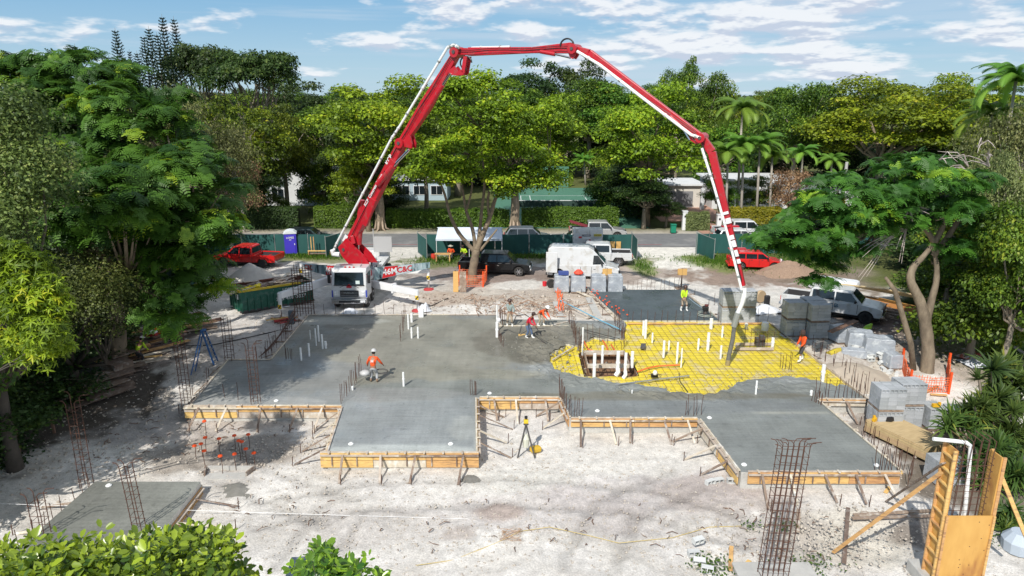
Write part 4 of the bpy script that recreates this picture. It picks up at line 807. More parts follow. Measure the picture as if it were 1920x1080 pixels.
for k, (x, y, s, lab) in enumerate([(-22, 22.8, .82, 'unseen tree left of the finger leaved tree, added to shade the lane'), (-29, 28, 1.25, 'tall tree outside the left edge beside the poinciana')]):  # first one is out of view, added to throw shade on the lane
    pr = PM[k]; t = thing('broadleaf_tree', lab, 'tree', (x, y, LOW))
    for nm, me in (('trunk', pr[1]), ('crown', pr[0])): o = bpy.data.objects.new(nm, me); COL.objects.link(o); o.parent = t; o.scale = (s, s, s*1.05); o.rotation_euler = (0, 0, k*2.1)
# --- foreground shrub crowns, close below the camera
def lensleaf():
    v = [(.08, 0, 0), (.35, -.19, .03), (.35, 0, -.02), (.35, .19, .03), (.75, -.22, .02), (.75, 0, -.04), (.75, .22, .02), (1, 0, -.06)]
    return v, [(0, 1, 2, 0), (0, 2, 3, 0), (1, 4, 5, 2), (2, 5, 6, 3), (4, 7, 5, 4), (5, 7, 6, 5)]
WV = []; WF = []; WT = []
for k in range(6):
    lv, lf = lensleaf(); a = 2*PI*k/6+.3*(k % 3); el = .05+.9*((k*29) % 6)/6; i0 = len(WV); s = .75+.35*((k*17) % 5)/5
    for x, y, z in lv:
        x, y, z = x*s+.28, y*s*1.05, z*s; x2 = x*math.cos(el)-z*math.sin(el); z2 = x*math.sin(el)+z*math.cos(el); WV.append((x2*math.cos(a)-y*math.sin(a), x2*math.sin(a)+y*math.cos(a), z2)); WT.append(.16*el)
    WF += [tuple(dict.fromkeys(i0+i for i in f)) for f in lf]
W3 = [f for f in WF if len(f) == 3]+[(f[0], f[1], f[2]) for f in WF if len(f) == 4]+[(f[0], f[2], f[3]) for f in WF if len(f) == 4]
def near_bush(label, boxes, Y0, size, seed, base, drop=0):
    rng = np.random.default_rng(seed); P = [];
    for px, py, rx, ry, n in boxes:
        for i in range(n):
            a = rng.random()*6.28; r = math.sqrt(rng.random()); p = V(px+rx*r*math.cos(a), py+drop+ry*r*math.sin(a), Y0+rng.normal()*.45+(py-1000)*-.004); P.append(tuple(p))
    m0 = len(P)
    for i in range(m0): q = P[rng.integers(m0)]; P.append((q[0]+rng.normal()*.05, q[1]+rng.normal()*.25, q[2]-.12-.35*rng.random()))
    P = np.array(P); n = len(P); Nn = rng.normal(size=(n, 3))*.5+np.array((-.05, -.12, 1)); t = thing('leafy_tree', label, 'tree', base)
    v, f, ti = scatter(WV, W3, P-np.array(base), frames(Nn, rng), size*(.6+.7*rng.random(n)), np.clip(rng.random(n)*.75+.02, 0, .85), WT); link('crown', npmesh('crown', v, f, ti, L_BUSH, smooth=True), t)
    b = MB(); c = Vector(P.mean(0)); bb = Vector(base); f0 = Vector((c.x, c.y+.3, c.z-2.4)); b.tube([bb-Vector((0, 0, .2)), bb.lerp(f0, .5)+Vector((.2, 0, 0)), f0], [.16, .12, .09], 8)
    for j in range(0, n, 9): e = Vector(P[j])-Vector((0, 0, .06)); b.tube([f0, f0.lerp(e, .55)+Vector((0, 0, -.15)), e], [.02, .010, .004], 4)
    b.build('trunk', dbark, t, world=True); return t
near_bush('bright glossy leaved treetop in the bottom left corner', [(40, 1055, 75, 48, 190), (130, 1050, 75, 48, 210), (240, 1048, 70, 50, 210), (340, 1035, 75, 52, 250), (395, 1060, 60, 45, 150), (90, 1100, 120, 40, 120), (300, 1100, 150, 40, 150), (395, 988, 32, 14, 30), (180, 1008, 25, 12, 14), (325, 990, 34, 14, 30), (15, 1004, 16, 10, 10), (60, 990, 10, 10, 6), (105, 1000, 12, 8, 6), (150, 992, 8, 8, 5), (215, 996, 14, 10, 8), (262, 988, 10, 10, 7), (290, 980, 12, 8, 7), (360, 974, 12, 8, 8), (420, 975, 10, 8, 6), (440, 1010, 8, 8, 5), (452, 1050, 8, 8, 5)], 8.2, .135, 5, (-5.0, 8.0, LOW), 26)
near_bush('small sprig of glossy leaves at the bottom edge left of centre', [(600, 1034, 26, 20, 22), (585, 1062, 38, 22, 42), (640, 1062, 30, 18, 26), (662, 1052, 20, 10, 12), (615, 1085, 60, 12, 40), (710, 1078, 14, 6, 7), (597, 1015, 8, 5, 3)], 8.2, .13, 6, (-2.3, 7.9, LOW), 12)
# --- sword-leaved plants at right
def sword(n=46, L_=1.0, w=.035):
    r = random.Random(4); v = []; f = []; tt = []
    for k in range(n):
        a = r.random()*6.28; el = r.uniform(.15, 1.4); l = L_*r.uniform(.7, 1.1); i0 = len(v)
        for j, t in enumerate((0, .35, .7, 1)):
            x = l*t*math.cos(el); z = l*t*math.sin(el)-.35*l*t*t*t*math.cos(el); ww = w*(1, 1.2, .8, .05)[j]
            for s in (-1, 1): v.append((x*math.cos(a)-s*ww*math.sin(a), x*math.sin(a)+s*ww*math.cos(a), z)); tt.append(.25*t+(.3 if k % 9 == 0 else 0))
        f += [(i0+2*j, i0+2*j+2, i0+2*j+3, i0+2*j+1) for j in range(3)]
    return v, f, tt
SV, SF, STT = sword()
def sword_plant(label, boxes, seed, sc):
    rng = np.random.default_rng(seed); P = []; T = []
    for px, py, rx, ry, Y, n in boxes:
        for i in range(n): a = rng.random()*6.28; r = math.sqrt(rng.random()); P.append(tuple(V(px+rx*r*math.cos(a), py+ry*r*math.sin(a), Y+rng.normal()*.35)))
    P = np.array(P); n = len(P); base = (float(P[:, 0].mean()), float(P[:, 1].mean()+.3), LOW); t = thing('sword_leaf_plant', label, 'plant', base); Nn = rng.normal(size=(n, 3))*.35+np.array((-.1, -.15, 1))
    v, f, ti = scatter(SV, SF, P-np.array(base), frames(Nn, rng), sc*(.75+.5*rng.random(n)), rng.random(n)*.55, STT); link('leaves', npmesh('leaves', v, f, ti, L_YUC), t); b = MB()
    for p in P: q = Vector(p)-Vector(base); b.tube([(q.x*.4, q.y*.4, 0), q*.7, q], [.08, .06, .05], 5)
    b.build('stems', bark, t)
sword_plant('tall clump of dark sword leaves at the right edge beside the path', [(1880, 730, 50, 45, 29, 22), (1860, 790, 60, 50, 28, 26), (1900, 850, 30, 60, 27, 16)], 3, 1.05)
sword_plant('clump of sword leaves behind the timber column form', [(1850, 870, 50, 40, 25.5, 16), (1900, 920, 25, 50, 25, 12), (1800, 800, 25, 18, 27, 6)], 5, .95)
sword_plant('yellow tipped sword leaves at the lower right edge', [(1890, 975, 22, 22, 23, 9)], 8, .8)
# --- palms
def palm_mesh(nf, L_, nl, rng, up=1.1, droop=1.0, lw=.05, ll=.7):
    v = []; f = []; tt = []
    for k in range(nf):
        a = 2*PI*k/nf*2.4+rng.normal()*.15; el = up*(1-.9*(k/nf))+rng.normal()*.08; tone = .1+.75*(k/nf)**2+rng.random()*.1; pts = []; x = z = 0; e = el
        for j in range(nl):
            pts.append((x, z, e)); st = L_/nl; x += st*math.cos(e); z += st*math.sin(e); e -= droop*1.9/nl
        for j, (x, z, e) in enumerate(pts):
            t = j/nl; l = ll*math.sin(PI*min(1, t*.9+.12))**.6
            for s in (-1, 1):
                q = [(x, 0, z), (x+lw*1.6*math.cos(e), 0, z+lw*1.6*math.sin(e)), (x+l*.45+lw, s*l*.8, z-l*.35)]; i0 = len(v); c, sn = math.cos(a), math.sin(a)
                v += [(p[0]*c-p[1]*sn, p[0]*sn+p[1]*c, p[2]) for p in q]; f.append((i0, i0+1, i0+2)); tt += [tone]*3
    return np.array(v), np.array(f), np.clip(tt, 0, 1)
PMESH = {}
def palm(label, px, Y, topz_py, kind, sc=1.0):
    if kind not in PMESH:
        rng = np.random.default_rng(len(PMESH)+3); cfg = {'coconut': (26, 3.6, 34, 1.3, 1.0, .085, .8), 'royal': (18, 2.8, 30, 1.3, .95, .085, .75), 'fan': (18, 1.6, 20, 1.3, .7, .07, .5)}[kind]
        v, f, t = palm_mesh(cfg[0], cfg[1], cfg[2], rng, cfg[3], cfg[4], cfg[5], cfg[6]); PMESH[kind] = npmesh('fronds', v, f, t, L_PALM)
    p = V(px, topz_py, Y); zb = gz(p.x, Y); t = thing('palm_tree', label, 'palm tree', (p.x, Y, zb)); o = link('fronds', PMESH[kind], t); hh = p.z-zb; o.location = (0, 0, hh); o.scale = (sc,)*3; o.rotation_euler = (0, 0, px*.7)
    MB().tube([(.4, 0, -.2), (.2, 0, hh*.5), (0, 0, hh+.1)], [.19, .14, .12], 8).build('trunk', mat('palm_bark', (.42, .38, .33), .9, col2=(.3, .27, .23), scale=4), t, smooth=True)
palm('tall coconut palm with yellowing lower fronds right of the boom', 1392, 84, 205, 'coconut', 1.15)
palm('tall royal palm cut by the right edge', 1905, 62, 150, 'coconut', 1.15)
palm('royal palm whose fronds hang over the yellow tree, right edge', 1860, 66, 215, 'coconut', 1.1)
palm('leftmost of the bright feathery palms right of the boom', 1365, 80, 285, 'royal', 1.1)
palm('second of the bright feathery palms right of the boom', 1395, 81, 272, 'royal', 1.2)
palm('third of the bright feathery palms right of the boom', 1425, 82, 268, 'royal', 1.2)
palm('rightmost of the bright feathery palms beside the dry shrub', 1448, 83, 292, 'royal', 1.0)
palm('pale green palm in front of the white house', 1505, 88, 285, 'royal', .95)
palm('thin palm beside the white house gable', 1560, 88, 300, 'royal', .85)
palm('small fan palm in front of the house wall', 1572, 82, 335, 'fan', 1.1)
palm('small fan palm beside the tennis court', 1095, 122, 300, 'fan', 1.6)
# --- hedges
def hedge(label, px0, px1, Y, topy, m, dep=1.6, n=9000, seed=1, ls=.2, group=None):
    a = V(px0, 430, Y); b2 = V(px1, 430, Y); w = b2.x-a.x; h = V(960, topy, Y).z+.1; rng = np.random.default_rng(seed); t = thing('hedge', label, 'hedge', ((a.x+b2.x)/2, Y+dep/2, -.12))
    face = rng.random(n); P = np.stack([(rng.random(n)-.5)*w, (rng.random(n)-.5)*dep, rng.random(n)*h], -1); fr = face < .6; P[fr, 1] = -dep/2+rng.normal(size=fr.sum())*.10; tp = face >= .6; P[tp, 2] = h+rng.normal(size=tp.sum())*.08
    P += (fbm(P[:, 0]*.9, P[:, 2]*.9+seed, 2)[:, None]-.5)*np.array((0, .5, .35)); Nn = np.where(fr[:, None], np.array((0, -1, .5)), np.array((0, -.2, 1)))+rng.normal(size=(n, 3))*.45
    v, f, ti = scatter(LEAF_V, LEAF_F, P, frames(Nn, rng), ls*(.7+.6*rng.random(n)), np.clip(rng.random(n)*.6+fbm(P[:, 0]*.5, P[:, 2]*.5, 7)*.5-.1, 0, 1)); link('foliage', npmesh('foliage', v, f, ti, m), t)
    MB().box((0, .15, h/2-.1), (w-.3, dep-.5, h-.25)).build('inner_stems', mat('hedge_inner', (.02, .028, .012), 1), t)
hedge('clipped green hedge behind the road, left of the street trunk', 590, 700, 80.5, 391, L_HEDGE, n=9000, seed=1)
hedge('clipped green hedge behind the tent', 725, 955, 80.8, 396, L_HEDGE, n=15000, seed=2)
hedge('clipped green hedge in front of the tennis court', 978, 1160, 80.8, 393, L_HEDGE, n=13000, seed=3)
hedge('yellow green hedge behind the white pickup on the road', 1368, 1465, 80.8, 392, L_YHEDGE, n=9000, seed=4)
hedge('yellow green shrub row right of the dry shrub', 1490, 1580, 83, 370, L_YHEDGE, dep=2.5, n=7000, seed=5)
hedge('low loose shrub between the driveway and the boom', 1285, 1330, 79, 402, L_GREY, dep=1.5, n=3500, seed=6, ls=.16)
hedge('dark shaded shrubs behind the red pickup', 425, 560, 80, 392, L_DARK, n=7000, seed=7)
# ================================================================= VEHICLES
carred = mat('red_car_paint', (.62, .012, .012), .25, coat=.6, col2=(.56, .012, .012), scale=1)
carblack = mat('black_car_paint', (.006, .0065, .008), .3, spec=.3, coat=.25)
carwhite = mat('white_car_paint', (.66, .675, .69), .28, coat=.4, col2=(.58, .59, .60), scale=1, c3=(.48, .46, .43), s3=1.5)
carsilver = mat('silver_car_paint', (.46, .46, .45), .3, .35, coat=.5)
cargrey = mat('grey_car_paint', (.16, .18, .21), .3, .3, coat=.5)
cargreen = mat('dark_green_car_paint', (.02, .05, .05), .3, coat=.5)
lampc = mat('lamp_clear', (.75, .77, .78), .15, spec=.8); lampr = mat('lamp_red', (.5, .01, .01), .2, spec=.7)
liner = mat('bed_liner', (.03, .03, .033), .8)
alloy = mat('alloy_rim', (.5, .5, .52), .3, .8); drim = mat('dark_rim', (.05, .05, .055), .35, .5)
def wheel(t, x, y, r, w, rim=alloy):
    s = 1 if y > 0 else -1; o = MB().lathe((0, 0, 0), [(r*.55, -w/2), (r*.93, -w/2), (r, -w*.3), (r, w*.3), (r*.93, w/2), (r*.55, w/2)], 20, 'Y').build('wheel', rubber, t, smooth=False); o.location = (x, y, r)
    b = MB().lathe((0, s*w*.42, 0), [(r*.62, -.02), (r*.62, .04), (r*.5, .05)], 16, 'Y')
    b.build('rim', drim, o); q = MB()
    for k in range(6): a = k*PI/3; q.box((math.cos(a)*r*.32, s*(w*.5+.03), math.sin(a)*r*.32), (r*.56, .03, r*.16), ry=-a)
    q.lathe((0, s*(w*.5+.03), 0), [(r*.14, -.02), (r*.14, .03)], 10, 'Y'); q.build('rim_spokes', rim, o)
def arch(cx, r, z, n=7):
    return [(cx+r*math.cos(PI-PI*i/(n-1)), z+r*math.sin(PI*i/(n-1))) for i in range(n)]
def quadwin(t, pts, name='window', m=glass):
    n = len(pts); MB().add(pts, [tuple(range(n))]).build(name, m, t)
def vehicle(kind, name, label, cat, loc, rz, paint, L_=5.8, Wd=2.0, rim=alloy, group=None, belt=1.12, roof=1.88, crew=True, scale=1.0, open_door=False):
    t = thing(name, label, cat, loc, rz, group); hw = Wd/2; r = .40 if kind in ('pickup', 'van') else .34; hx = L_/2; fw, rw = hx-.95, -hx+(1.15 if kind == 'pickup' else .95)
    zb = .48 if kind == 'pickup' else .30; hood = belt-.02 if kind != 'van' else 1.25
    if kind == 'pickup': bx = -hx+ (2.0 if not crew else 1.75); cabx0, cabx1 = bx+.06, hx-1.35
    pts = [(-hx, zb+.05)]
    if kind == 'pickup': pts += [(-hx-.02, .86), (bx, .86), (bx, belt), (cabx1+.15, belt+.01), (hx-.35, belt-.09), (hx-.06, belt-.2), (hx, zb+.12), (hx-.1, zb)]
    elif kind == 'van': pts += [(-hx-.02, 1.2), (hx-1.5, 1.3), (hx-.45, 1.12), (hx-.08, .95), (hx, .45), (hx-.1, zb)]
    else: pts += [(-hx-.02, .62), (-hx+.03, belt-.05), (-hx+.2, belt), (hx-1.35, belt-.02), (hx-.5, belt-.14), (hx-.08, belt-.34), (hx, .4), (hx-.1, zb)]
    low = arch(fw, r+.09, r, 9)[::-1]; low2 = arch(rw, r+.09, r, 9)[::-1]
    pts += [(fw+r+.09, zb)]+[p for p in low if p[1] > zb]+[(fw-r-.09, zb), (rw+r+.09, zb)]+[p for p in low2 if p[1] > zb]+[(rw-r-.09, zb)]
    MB().profile(pts, hw).build('body', paint, t, bevel=.05)
    MB().box(((fw+rw)/2, 0, r+.12), (L_-.5, Wd-.36, .42)).build('chassis', black, t)
    k = .26
    if kind == 'pickup': cab = [(cabx0, belt+.002), (cabx0+.10, roof-.06), (cabx0+.3, roof), (cabx1-.75, roof), (cabx1-.62, roof-.04), (cabx1+.12, belt+.003)]; rear, front = (0, 1), (4, 5)
    elif kind == 'van': cab = [(-hx-.01, 1.202), (-hx+.06, 2.5), (-hx+.3, 2.68), (hx-2.5, 2.68), (hx-2.1, 2.45), (hx-1.0, 1.252)]; rear, front = (0, 1), (4, 5); k = .10
    elif kind == 'estate': cab = [(-hx+.12, belt-.04), (-hx+.55, roof-.08), (-hx+.85, roof), (hx-2.15, roof), (hx-1.95, roof-.04), (hx-1.15, belt-.03)]; rear, front = (0, 1), (4, 5)
    else: cab = [(-hx+.1, belt-.04), (-hx+.25, roof-.08), (-hx+.5, roof), (hx-2.3, roof), (hx-2.1, roof-.04), (hx-1.35, belt-.03)]; rear, front = (0, 1), (4, 5)
    z0 = cab[0][1]; w = lambda z: hw-.03-max(0, z-z0)*k
    MB().profile(cab, hw-.03, z0, k).build('cab', paint, t, bevel=.05)
    def lerp(a, b, f): return (a[0]+(b[0]-a[0])*f, a[1]+(b[1]-a[1])*f)
    # windscreen and rear glass, set proud of the cab
    for (i, j), nm, f0, f1 in ((front, 'windscreen', .08, .92), (rear, 'rear_window', .2, .85)):
        if kind == 'van' and nm == 'rear_window': continue
        a, b2 = lerp(cab[i], cab[j], f0), lerp(cab[i], cab[j], f1); dx = .014 if nm == 'windscreen' else -.014
        if kind == 'van' and nm == 'windscreen': a = lerp(cab[i], cab[j], .02)
        quadwin(t, [(a[0]+dx, -w(a[1])+.10, a[1]+.01), (b2[0]+dx, -w(b2[1])+.10, b2[1]+.01), (b2[0]+dx, w(b2[1])-.10, b2[1]+.01), (a[0]+dx, w(a[1])-.10, a[1]+.01)], nm)
    # side glass
    zt = roof-.13; zl = z0+.08
    if kind == 'van': wins = [[(hx-2.15, 1.30), (hx-2.10, 2.05), (hx-1.75, 2.05), (hx-1.18, 1.36)]];
    else:
        fx = lambda z: cab[front[1]][0]+(cab[front[0]][0]-cab[front[1]][0])*((z-z0)/(cab[front[0]][1]-z0)); rxx = lambda z: cab[0][0]+(cab[1][0]-cab[0][0])*((z-z0)/(cab[1][1]-z0))
        xa, xb = rxx(zl)+.14, fx(zl)-.16; n = 2 if kind == 'pickup' else 3; wins = []
        for i in range(n):
            u0 = xa+(xb-xa)*i/n+.04; u1 = xa+(xb-xa)*(i+1)/n-.04; xt0 = u0 if i else max(u0, rxx(zt)+.12); xt1 = u1 if i < n-1 else min(u1, fx(zt)-.12); wins.append([(u0, zl), (xt0, zt), (xt1, zt), (u1, zl)])
    for q in wins:
        for s in (-1, 1): quadwin(t, [(x, s*(w(z)+.007), z) for x, z in q])
    for s in (-1, 1):
        for cx in (fw, rw): wheel(t, cx, s*(hw-.13), r, .25, rim)
        MB().box((hx-.06, s*(hw-.26), belt-.32 if kind != 'van' else .92), (.14, .34, .18)).build('headlight', lampc, t, bevel=.03)
        MB().box((-hx+.0, s*(hw-.11), .98 if kind == 'pickup' else .85), (.09, .15, .32)).build('tail_light', lampr, t, bevel=.02)
        mz = z0+.18; MB().box((cab[front[1]][0]-.42, s*(hw+.12), mz), (.12, .22, .2)).build('mirror', black, t, bevel=.03)
        n = 2 if kind != 'van' else 1
        for i in range(n): MB().box((.0+.9*i-.55 if kind != 'van' else hx-2.0, s*(hw+.006), .92), (.17, .02, .035)).build('door_handle', black if paint is not carblack else chrome, t)
        xs = {'pickup': (cabx0+.04, (cabx0+cabx1)/2-.05, cabx1-.15) if kind == 'pickup' else (), 'van': (hx-2.25, hx-1.1, -.2)}.get(kind, (-.75, .1, .95))
        for x in xs: MB().box((x, s*(hw+.001), (zb+belt)/2+.06), (.03, .008, belt-zb-.15)).build('door_seam', black, t)
    bm = chrome if kind == 'pickup' else (black if kind == 'van' else paint)
    MB().box((hx+.03, 0, zb+.10), (.16, Wd-.12, .2)).build('front_bumper', bm, t, bevel=.04); MB().box((-hx-.05, 0, zb+.10), (.16, Wd-.16, .18)).build('rear_bumper', bm, t, bevel=.04)
    MB().box((hx+.005, 0, belt-.33 if kind != 'van' else .82), (.06, Wd-.85, .24)).build('grille', black, t, bevel=.01)
    if kind == 'pickup':
        MB().box(((bx-hx)/2, 0, .868), (bx+hx-.02, Wd-.3, .012)).build('bed_floor', liner, t)
        for s in (-1, 1): MB().box(((bx-hx)/2, s*(hw-.07), (.86+belt-.02)/2), (bx+hx-.01, .146, belt-.02-.86+.1)).build('bed_side', paint, t, bevel=.02); MB().box(((bx-hx)/2, s*(hw-.155), (.88+belt)/2-.03), (bx+hx-.1, .03, belt-.92)).build('bed_liner', liner, t)
        MB().box((-hx+.03, 0, (.80+belt)/2), (.07, Wd-.3, belt-.80)).build('tailgate', paint, t, bevel=.015)
    t.scale = (scale,)*3; return t
def seat(px, py, dz=0): p = GT(px, py); p.z += dz-.0; return tuple(p)
vehicle('pickup', 'pickup_truck', 'red extended cab pickup parked along the green fence at the left', 'pickup', seat(468, 497), PI+R(-8), carred, 5.8, 2.0, drim, crew=False)
bt = vehicle('pickup', 'pickup_truck', 'black pickup parked behind the forked tree in the middle', 'pickup', seat(929, 512), R(-6), carblack, 6.1, 2.05, alloy)
wp = vehicle('pickup', 'pickup_truck', 'white pickup with dark bed parked beyond the white van', 'pickup', seat(1120, 494), PI+R(-5), carwhite, 6.0, 2.0, alloy, belt=1.18, roof=1.95)
van = vehicle('van', 'cargo_van', 'white high roof cargo van with its rear door swung open', 'van', seat(1093, 519), R(-7), carwhite, 5.9, 2.05)
lz = MB().box((0, 0, 0), (.05, .95, 1.7)).build('rear_door', carwhite, van, bevel=.02); lz.location = (-2.55, -1.45, 1.5); lz.rotation_euler = (0, 0, R(80)); MB().box((.03, 0, .35), (.03, .6, .6)).build('door_window', glass, lz); MB().box((.03, 0, -.4), (.03, .6, .5)).build('door_panel', black, lz)
MB().box((-2.975, 0, 1.45), (.03, 1.7, 1.9)).build('cargo_opening', black, van)
silver = vehicle('pickup', 'pickup_truck', 'silver crew cab pickup parked across the road with maroon boards in its bed', 'pickup', tuple(V(1120, 440, 74.4)*1.0) , R(-2), carsilver, 5.9, 2.0, alloy); silver.location.z = -.07
vehicle('estate', 'sport_utility_car', 'dark grey blue sport utility car on the road behind the tent', 'car', (V(990, 440, 71.5).x, 71.5, -.07), R(0), cargrey, 4.9, 1.9, roof=1.75, belt=1.08)
vehicle('estate', 'white_car', 'white car behind the fence left of the white signboard box', 'car', (V(1085, 440, 70.6).x, 71.0, -.07), PI, carwhite, 4.7, 1.85, roof=1.52, belt=.98)
vehicle('estate', 'dark_green_car', 'dark green car half hidden behind the fence next to the blue toilet', 'car', (V(578, 440, 71.2).x, 71.2, -.07), 0, cargreen, 4.8, 1.85, roof=1.7, belt=1.05)
vehicle('pickup', 'pickup_truck', 'white crew cab pickup parked on the road by the yellow hedge', 'pickup', (V(1393, 440, 74.0).x, 74.6, -.07), R(0), carwhite, 6.0, 2.0, alloy, roof=1.95)
vehicle('estate', 'white_car', 'white car between the fence and the pickup at the yellow hedge', 'car', (V(1392, 440, 70).x, 71.2, -.07), 0, carwhite, 4.9, 1.9, roof=1.62, belt=1.0)
vehicle('estate', 'estate_car', 'bright red estate car on the grass by the boom tip', 'car', seat(1416, 503), R(-7), carred, 4.7, 1.8, roof=1.56, belt=.98)
big = vehicle('pickup', 'pickup_truck', 'large white pickup under the leaning poinciana facing the block stacks', 'pickup', seat(1558, 590), R(-33), carwhite, 6.4, 2.1, drim, belt=1.25, roof=2.02)
MB().box((3.235, 0, .92), (.05, 1.5, .42)).build('wide_grille', black, big, bevel=.02)
text('door_lettering', 'CGB', .38, mat('blue_grey_print', (.12, .2, .28), .6), big, (-.0, -1.062, .98), (PI/2, 0, 0), sx=1.4)
for k in range(3):
    o = MB().box((0, 0, 0), (2.6, .5, .05)).build('maroon_board', mat('maroon_board', (.22, .02, .03), .5), None); o.location = silver.location+Vector((-1.7, -.5+.5*k, 1.45+.02*k)); o.rotation_euler = (0, R(16), R(-2+2*k)); tag(o, ['maroon board leaning in the silver pickup bed, nearest the camera', 'maroon board leaning in the silver pickup bed, middle one', 'maroon board leaning in the silver pickup bed, farthest from the camera'][k], 'board')
# ----------------------------------------------------------------- the pump truck
def pump_truck():
    f = GT(657, 580); lx, ly = f.x, f.y; T = thing('concrete_pump_truck', 'white concrete pump truck with red jointed boom arching over the slab', 'pump truck', (lx, ly, f.z)); Z = f.z
    def B(name, m, mb, bevel=0, parent=T, smooth=False): return mb.build(name, m, parent, bevel=bevel, smooth=smooth)
    # cab, front at local y=0 facing -y
    cab = MB(); w = 1.22; pr = [(0.0, .95), (.02, 1.75), (.22, 2.78), (.38, 2.92), (1.75, 2.92), (1.85, 2.7), (1.85, .75), (.15, .75)]
    n = len(pr); cab.add([(-w, y, z) for y, z in pr]+[(w, y, z) for y, z in pr], [tuple(range(n-1, -1, -1)), tuple(range(n, 2*n))]+[(i, (i+1) % n, (i+1) % n+n, i+n) for i in range(n)]); B('cab', carwhite, cab, .06)
    q = lambda y0, z0, y1, z1, a, m, nm: MB().add([(-a, y0, z0), (a, y0, z0), (a*.96, y1, z1), (-a*.96, y1, z1)], [(0, 1, 2, 3)]).build(nm, m, T)
    q(.01, 1.80, .168, 2.66, 1.04, glass, 'windscreen'); MB().box((0, .005, 1.76), (2.14, .05, .05)).build('windscreen_frame', black, T)
    for s in (-1, 1):
        MB().box((s*1.225, .95, 2.15), (.02, .95, .75)).build('side_window', glass, T); MB().box((s*1.40, .12, 2.2), (.22, .12, .62)).build('mirror', black, T, .03); MB().beam((s*1.2, .2, 2.5), (s*1.4, .12, 2.5), .03, .03).build('mirror_arm', black, T)
        b = MB().box((s*.98, -.02, 1.18), (.34, .08, .36)).build('headlight_housing', carwhite, T, .03)
        for z in (1.27, 1.10): MB().lathe((s*.98, -.07, z), [(.07, -.02), (.075, .02)], 10, 'Y').build('headlight', lampc, b)
        MB().box((s*1.2, .02, 1.15), (.09, .10, .5)).build('blue_flash', mat('blue_print', (.04, .07, .4), .4), T)
        MB().box((s*.45, -.0, 1.70), (.5, .025, .025), ry=s*.5).build('wiper', black, T)
        for y in (.75, 2.3): wheel_y(T, s*1.05, y, .52, .32)
        for y in (8.6, 10.0): wheel_y(T, s*1.0, y, .52, .5)
    B('grille', black, MB().box((0, -.03, 1.17), (1.3, .06, .46)), .02)
    for k in range(3): MB().box((0, -.07, 1.05+k*.12), (1.22, .03, .035)).build('grille_bar', chrome, T)
    text('grille_lettering', 'MACK', .17, chrome, T, (0, -.095, 1.24), (PI/2, 0, 0), sx=1.6)
    B('badge', mat('red_badge', (.5, .02, .03), .5), MB().add([(-.17, -.02, 1.58), (.17, -.02, 1.58), (.2, -.02, 1.68), (0, -.02, 1.86), (-.2, -.02, 1.68), (-.17, 0, 1.58), (.17, 0, 1.58), (.2, 0, 1.68), (0, .02, 1.86), (-.2, 0, 1.68)], [(0, 1, 2, 3, 4), (9, 8, 7, 6, 5), (0, 5, 6, 1), (1, 6, 7, 2), (2, 7, 8, 3), (3, 8, 9, 4), (4, 9, 5, 0)]))
    B('paper', mat('window_paper', (.6, .7, .68), .7), MB().box((.62, .03, 1.96), (.28, .02, .26)))
    B('bumper', chrome, MB().box((0, -.12, .66), (2.5, .3, .36)), .05); B('bumper_slot', black, MB().box((0, -.28, .64), (1.4, .03, .12))); B('plate', white, MB().box((.98, -.28, .66), (.34, .03, .16)))
    B('roof_lamps', lampr, MB().box((-.3, .5, 2.97), (.12, .1, .08)).box((0, .5, 2.97), (.12, .1, .08)).box((.3, .5, 2.97), (.12, .1, .08)))
    B('roof_step', carwhite, MB().box((0, 1.1, 2.96), (1.4, .7, .07)), .02)
    B('chassis', dark, MB().box((-.42, 5.5, .95), (.22, 10.4, .32)).box((.42, 5.5, .95), (.22, 10.4, .32)).box((0, 5.5, .95), (.8, 9, .2)))
    B('water_tank', wdirty, MB().box((.95, 4.6, 1.35), (.55, 1.6, .8)), .06); B('water_tank', wdirty, MB().box((-.95, 4.6, 1.35), (.55, 1.6, .8)), .06)
    B('deck', wdirty, MB().box((0, 4.3, 1.70), (2.3, 4.0, .22)).box((0, 8.4, 1.5), (2.3, 4.2, .25)), .03)
    for k in range(4): B('hydraulic_block', wdirty, MB().box((.55-.35*k+.4, 5.2+.9*k, 2.0+.1*(k % 2)), (.4, .6, .55)), .03)
    for k in range(5): MB().tube([(.2+.22*k, 4.6, 1.95), (.25+.2*k, 5.2, 2.35-.05*k), (.3+.2*k, 6.6, 2.0)], .035, 6).build('hose', white if k % 2 else black, T)
    B('hopper', wdirty, MB().box((0, 11.0, 1.5), (1.9, 1.3, 1.1)), .05); B('hopper_screen', mat('grey_mesh', (.42, .42, .42), .7), MB().box((.75, 9.6, 2.75), (1.5, .08, 1.3)).box((.0, 9.6, 3.1), (.06, .1, 1.9)))
    # turret and boom, in world space on the vertical boom plane
    def WB(name, m, mb, bevel=0, parent=T): return mb.build(name, m, parent, bevel=bevel, world=True)
    tb = BP(673, 505); foot = Vector((tb.x, tb.y, Z+1.8)); WB('turret', red, MB().lathe(foot, [(.95, 0), (.95, .35), (.7, .4), (.62, .9)], 18), .03)
    for off in (-.42, .42):
        P = [BP(662, 494, off), BP(700, 494, off), BP(688, 476, off), BP(656, 445, off), BP(641, 462, off), BP(648, 478, off)]; b = MB(); n = 6; o2 = [p+PN*.07 for p in P]
        b.add(P+o2, [tuple(range(n)), tuple(range(2*n-1, n-1, -1))]+[(i, i+n, (i+1) % n+n, (i+1) % n) for i in range(n)]); WB('turret_plate', red, b)
    WB('turret_core', red, MB().beam(BP(678, 498), BP(654, 462), .7, .9), .04)
    up = Vector((0, 0, 1))
    def section(a, b2, h0, h1, w0, name='boom_section'):
        return MB().beam(a, b2, w0, h0, up=up, w2=w0*.85, h2=h1)
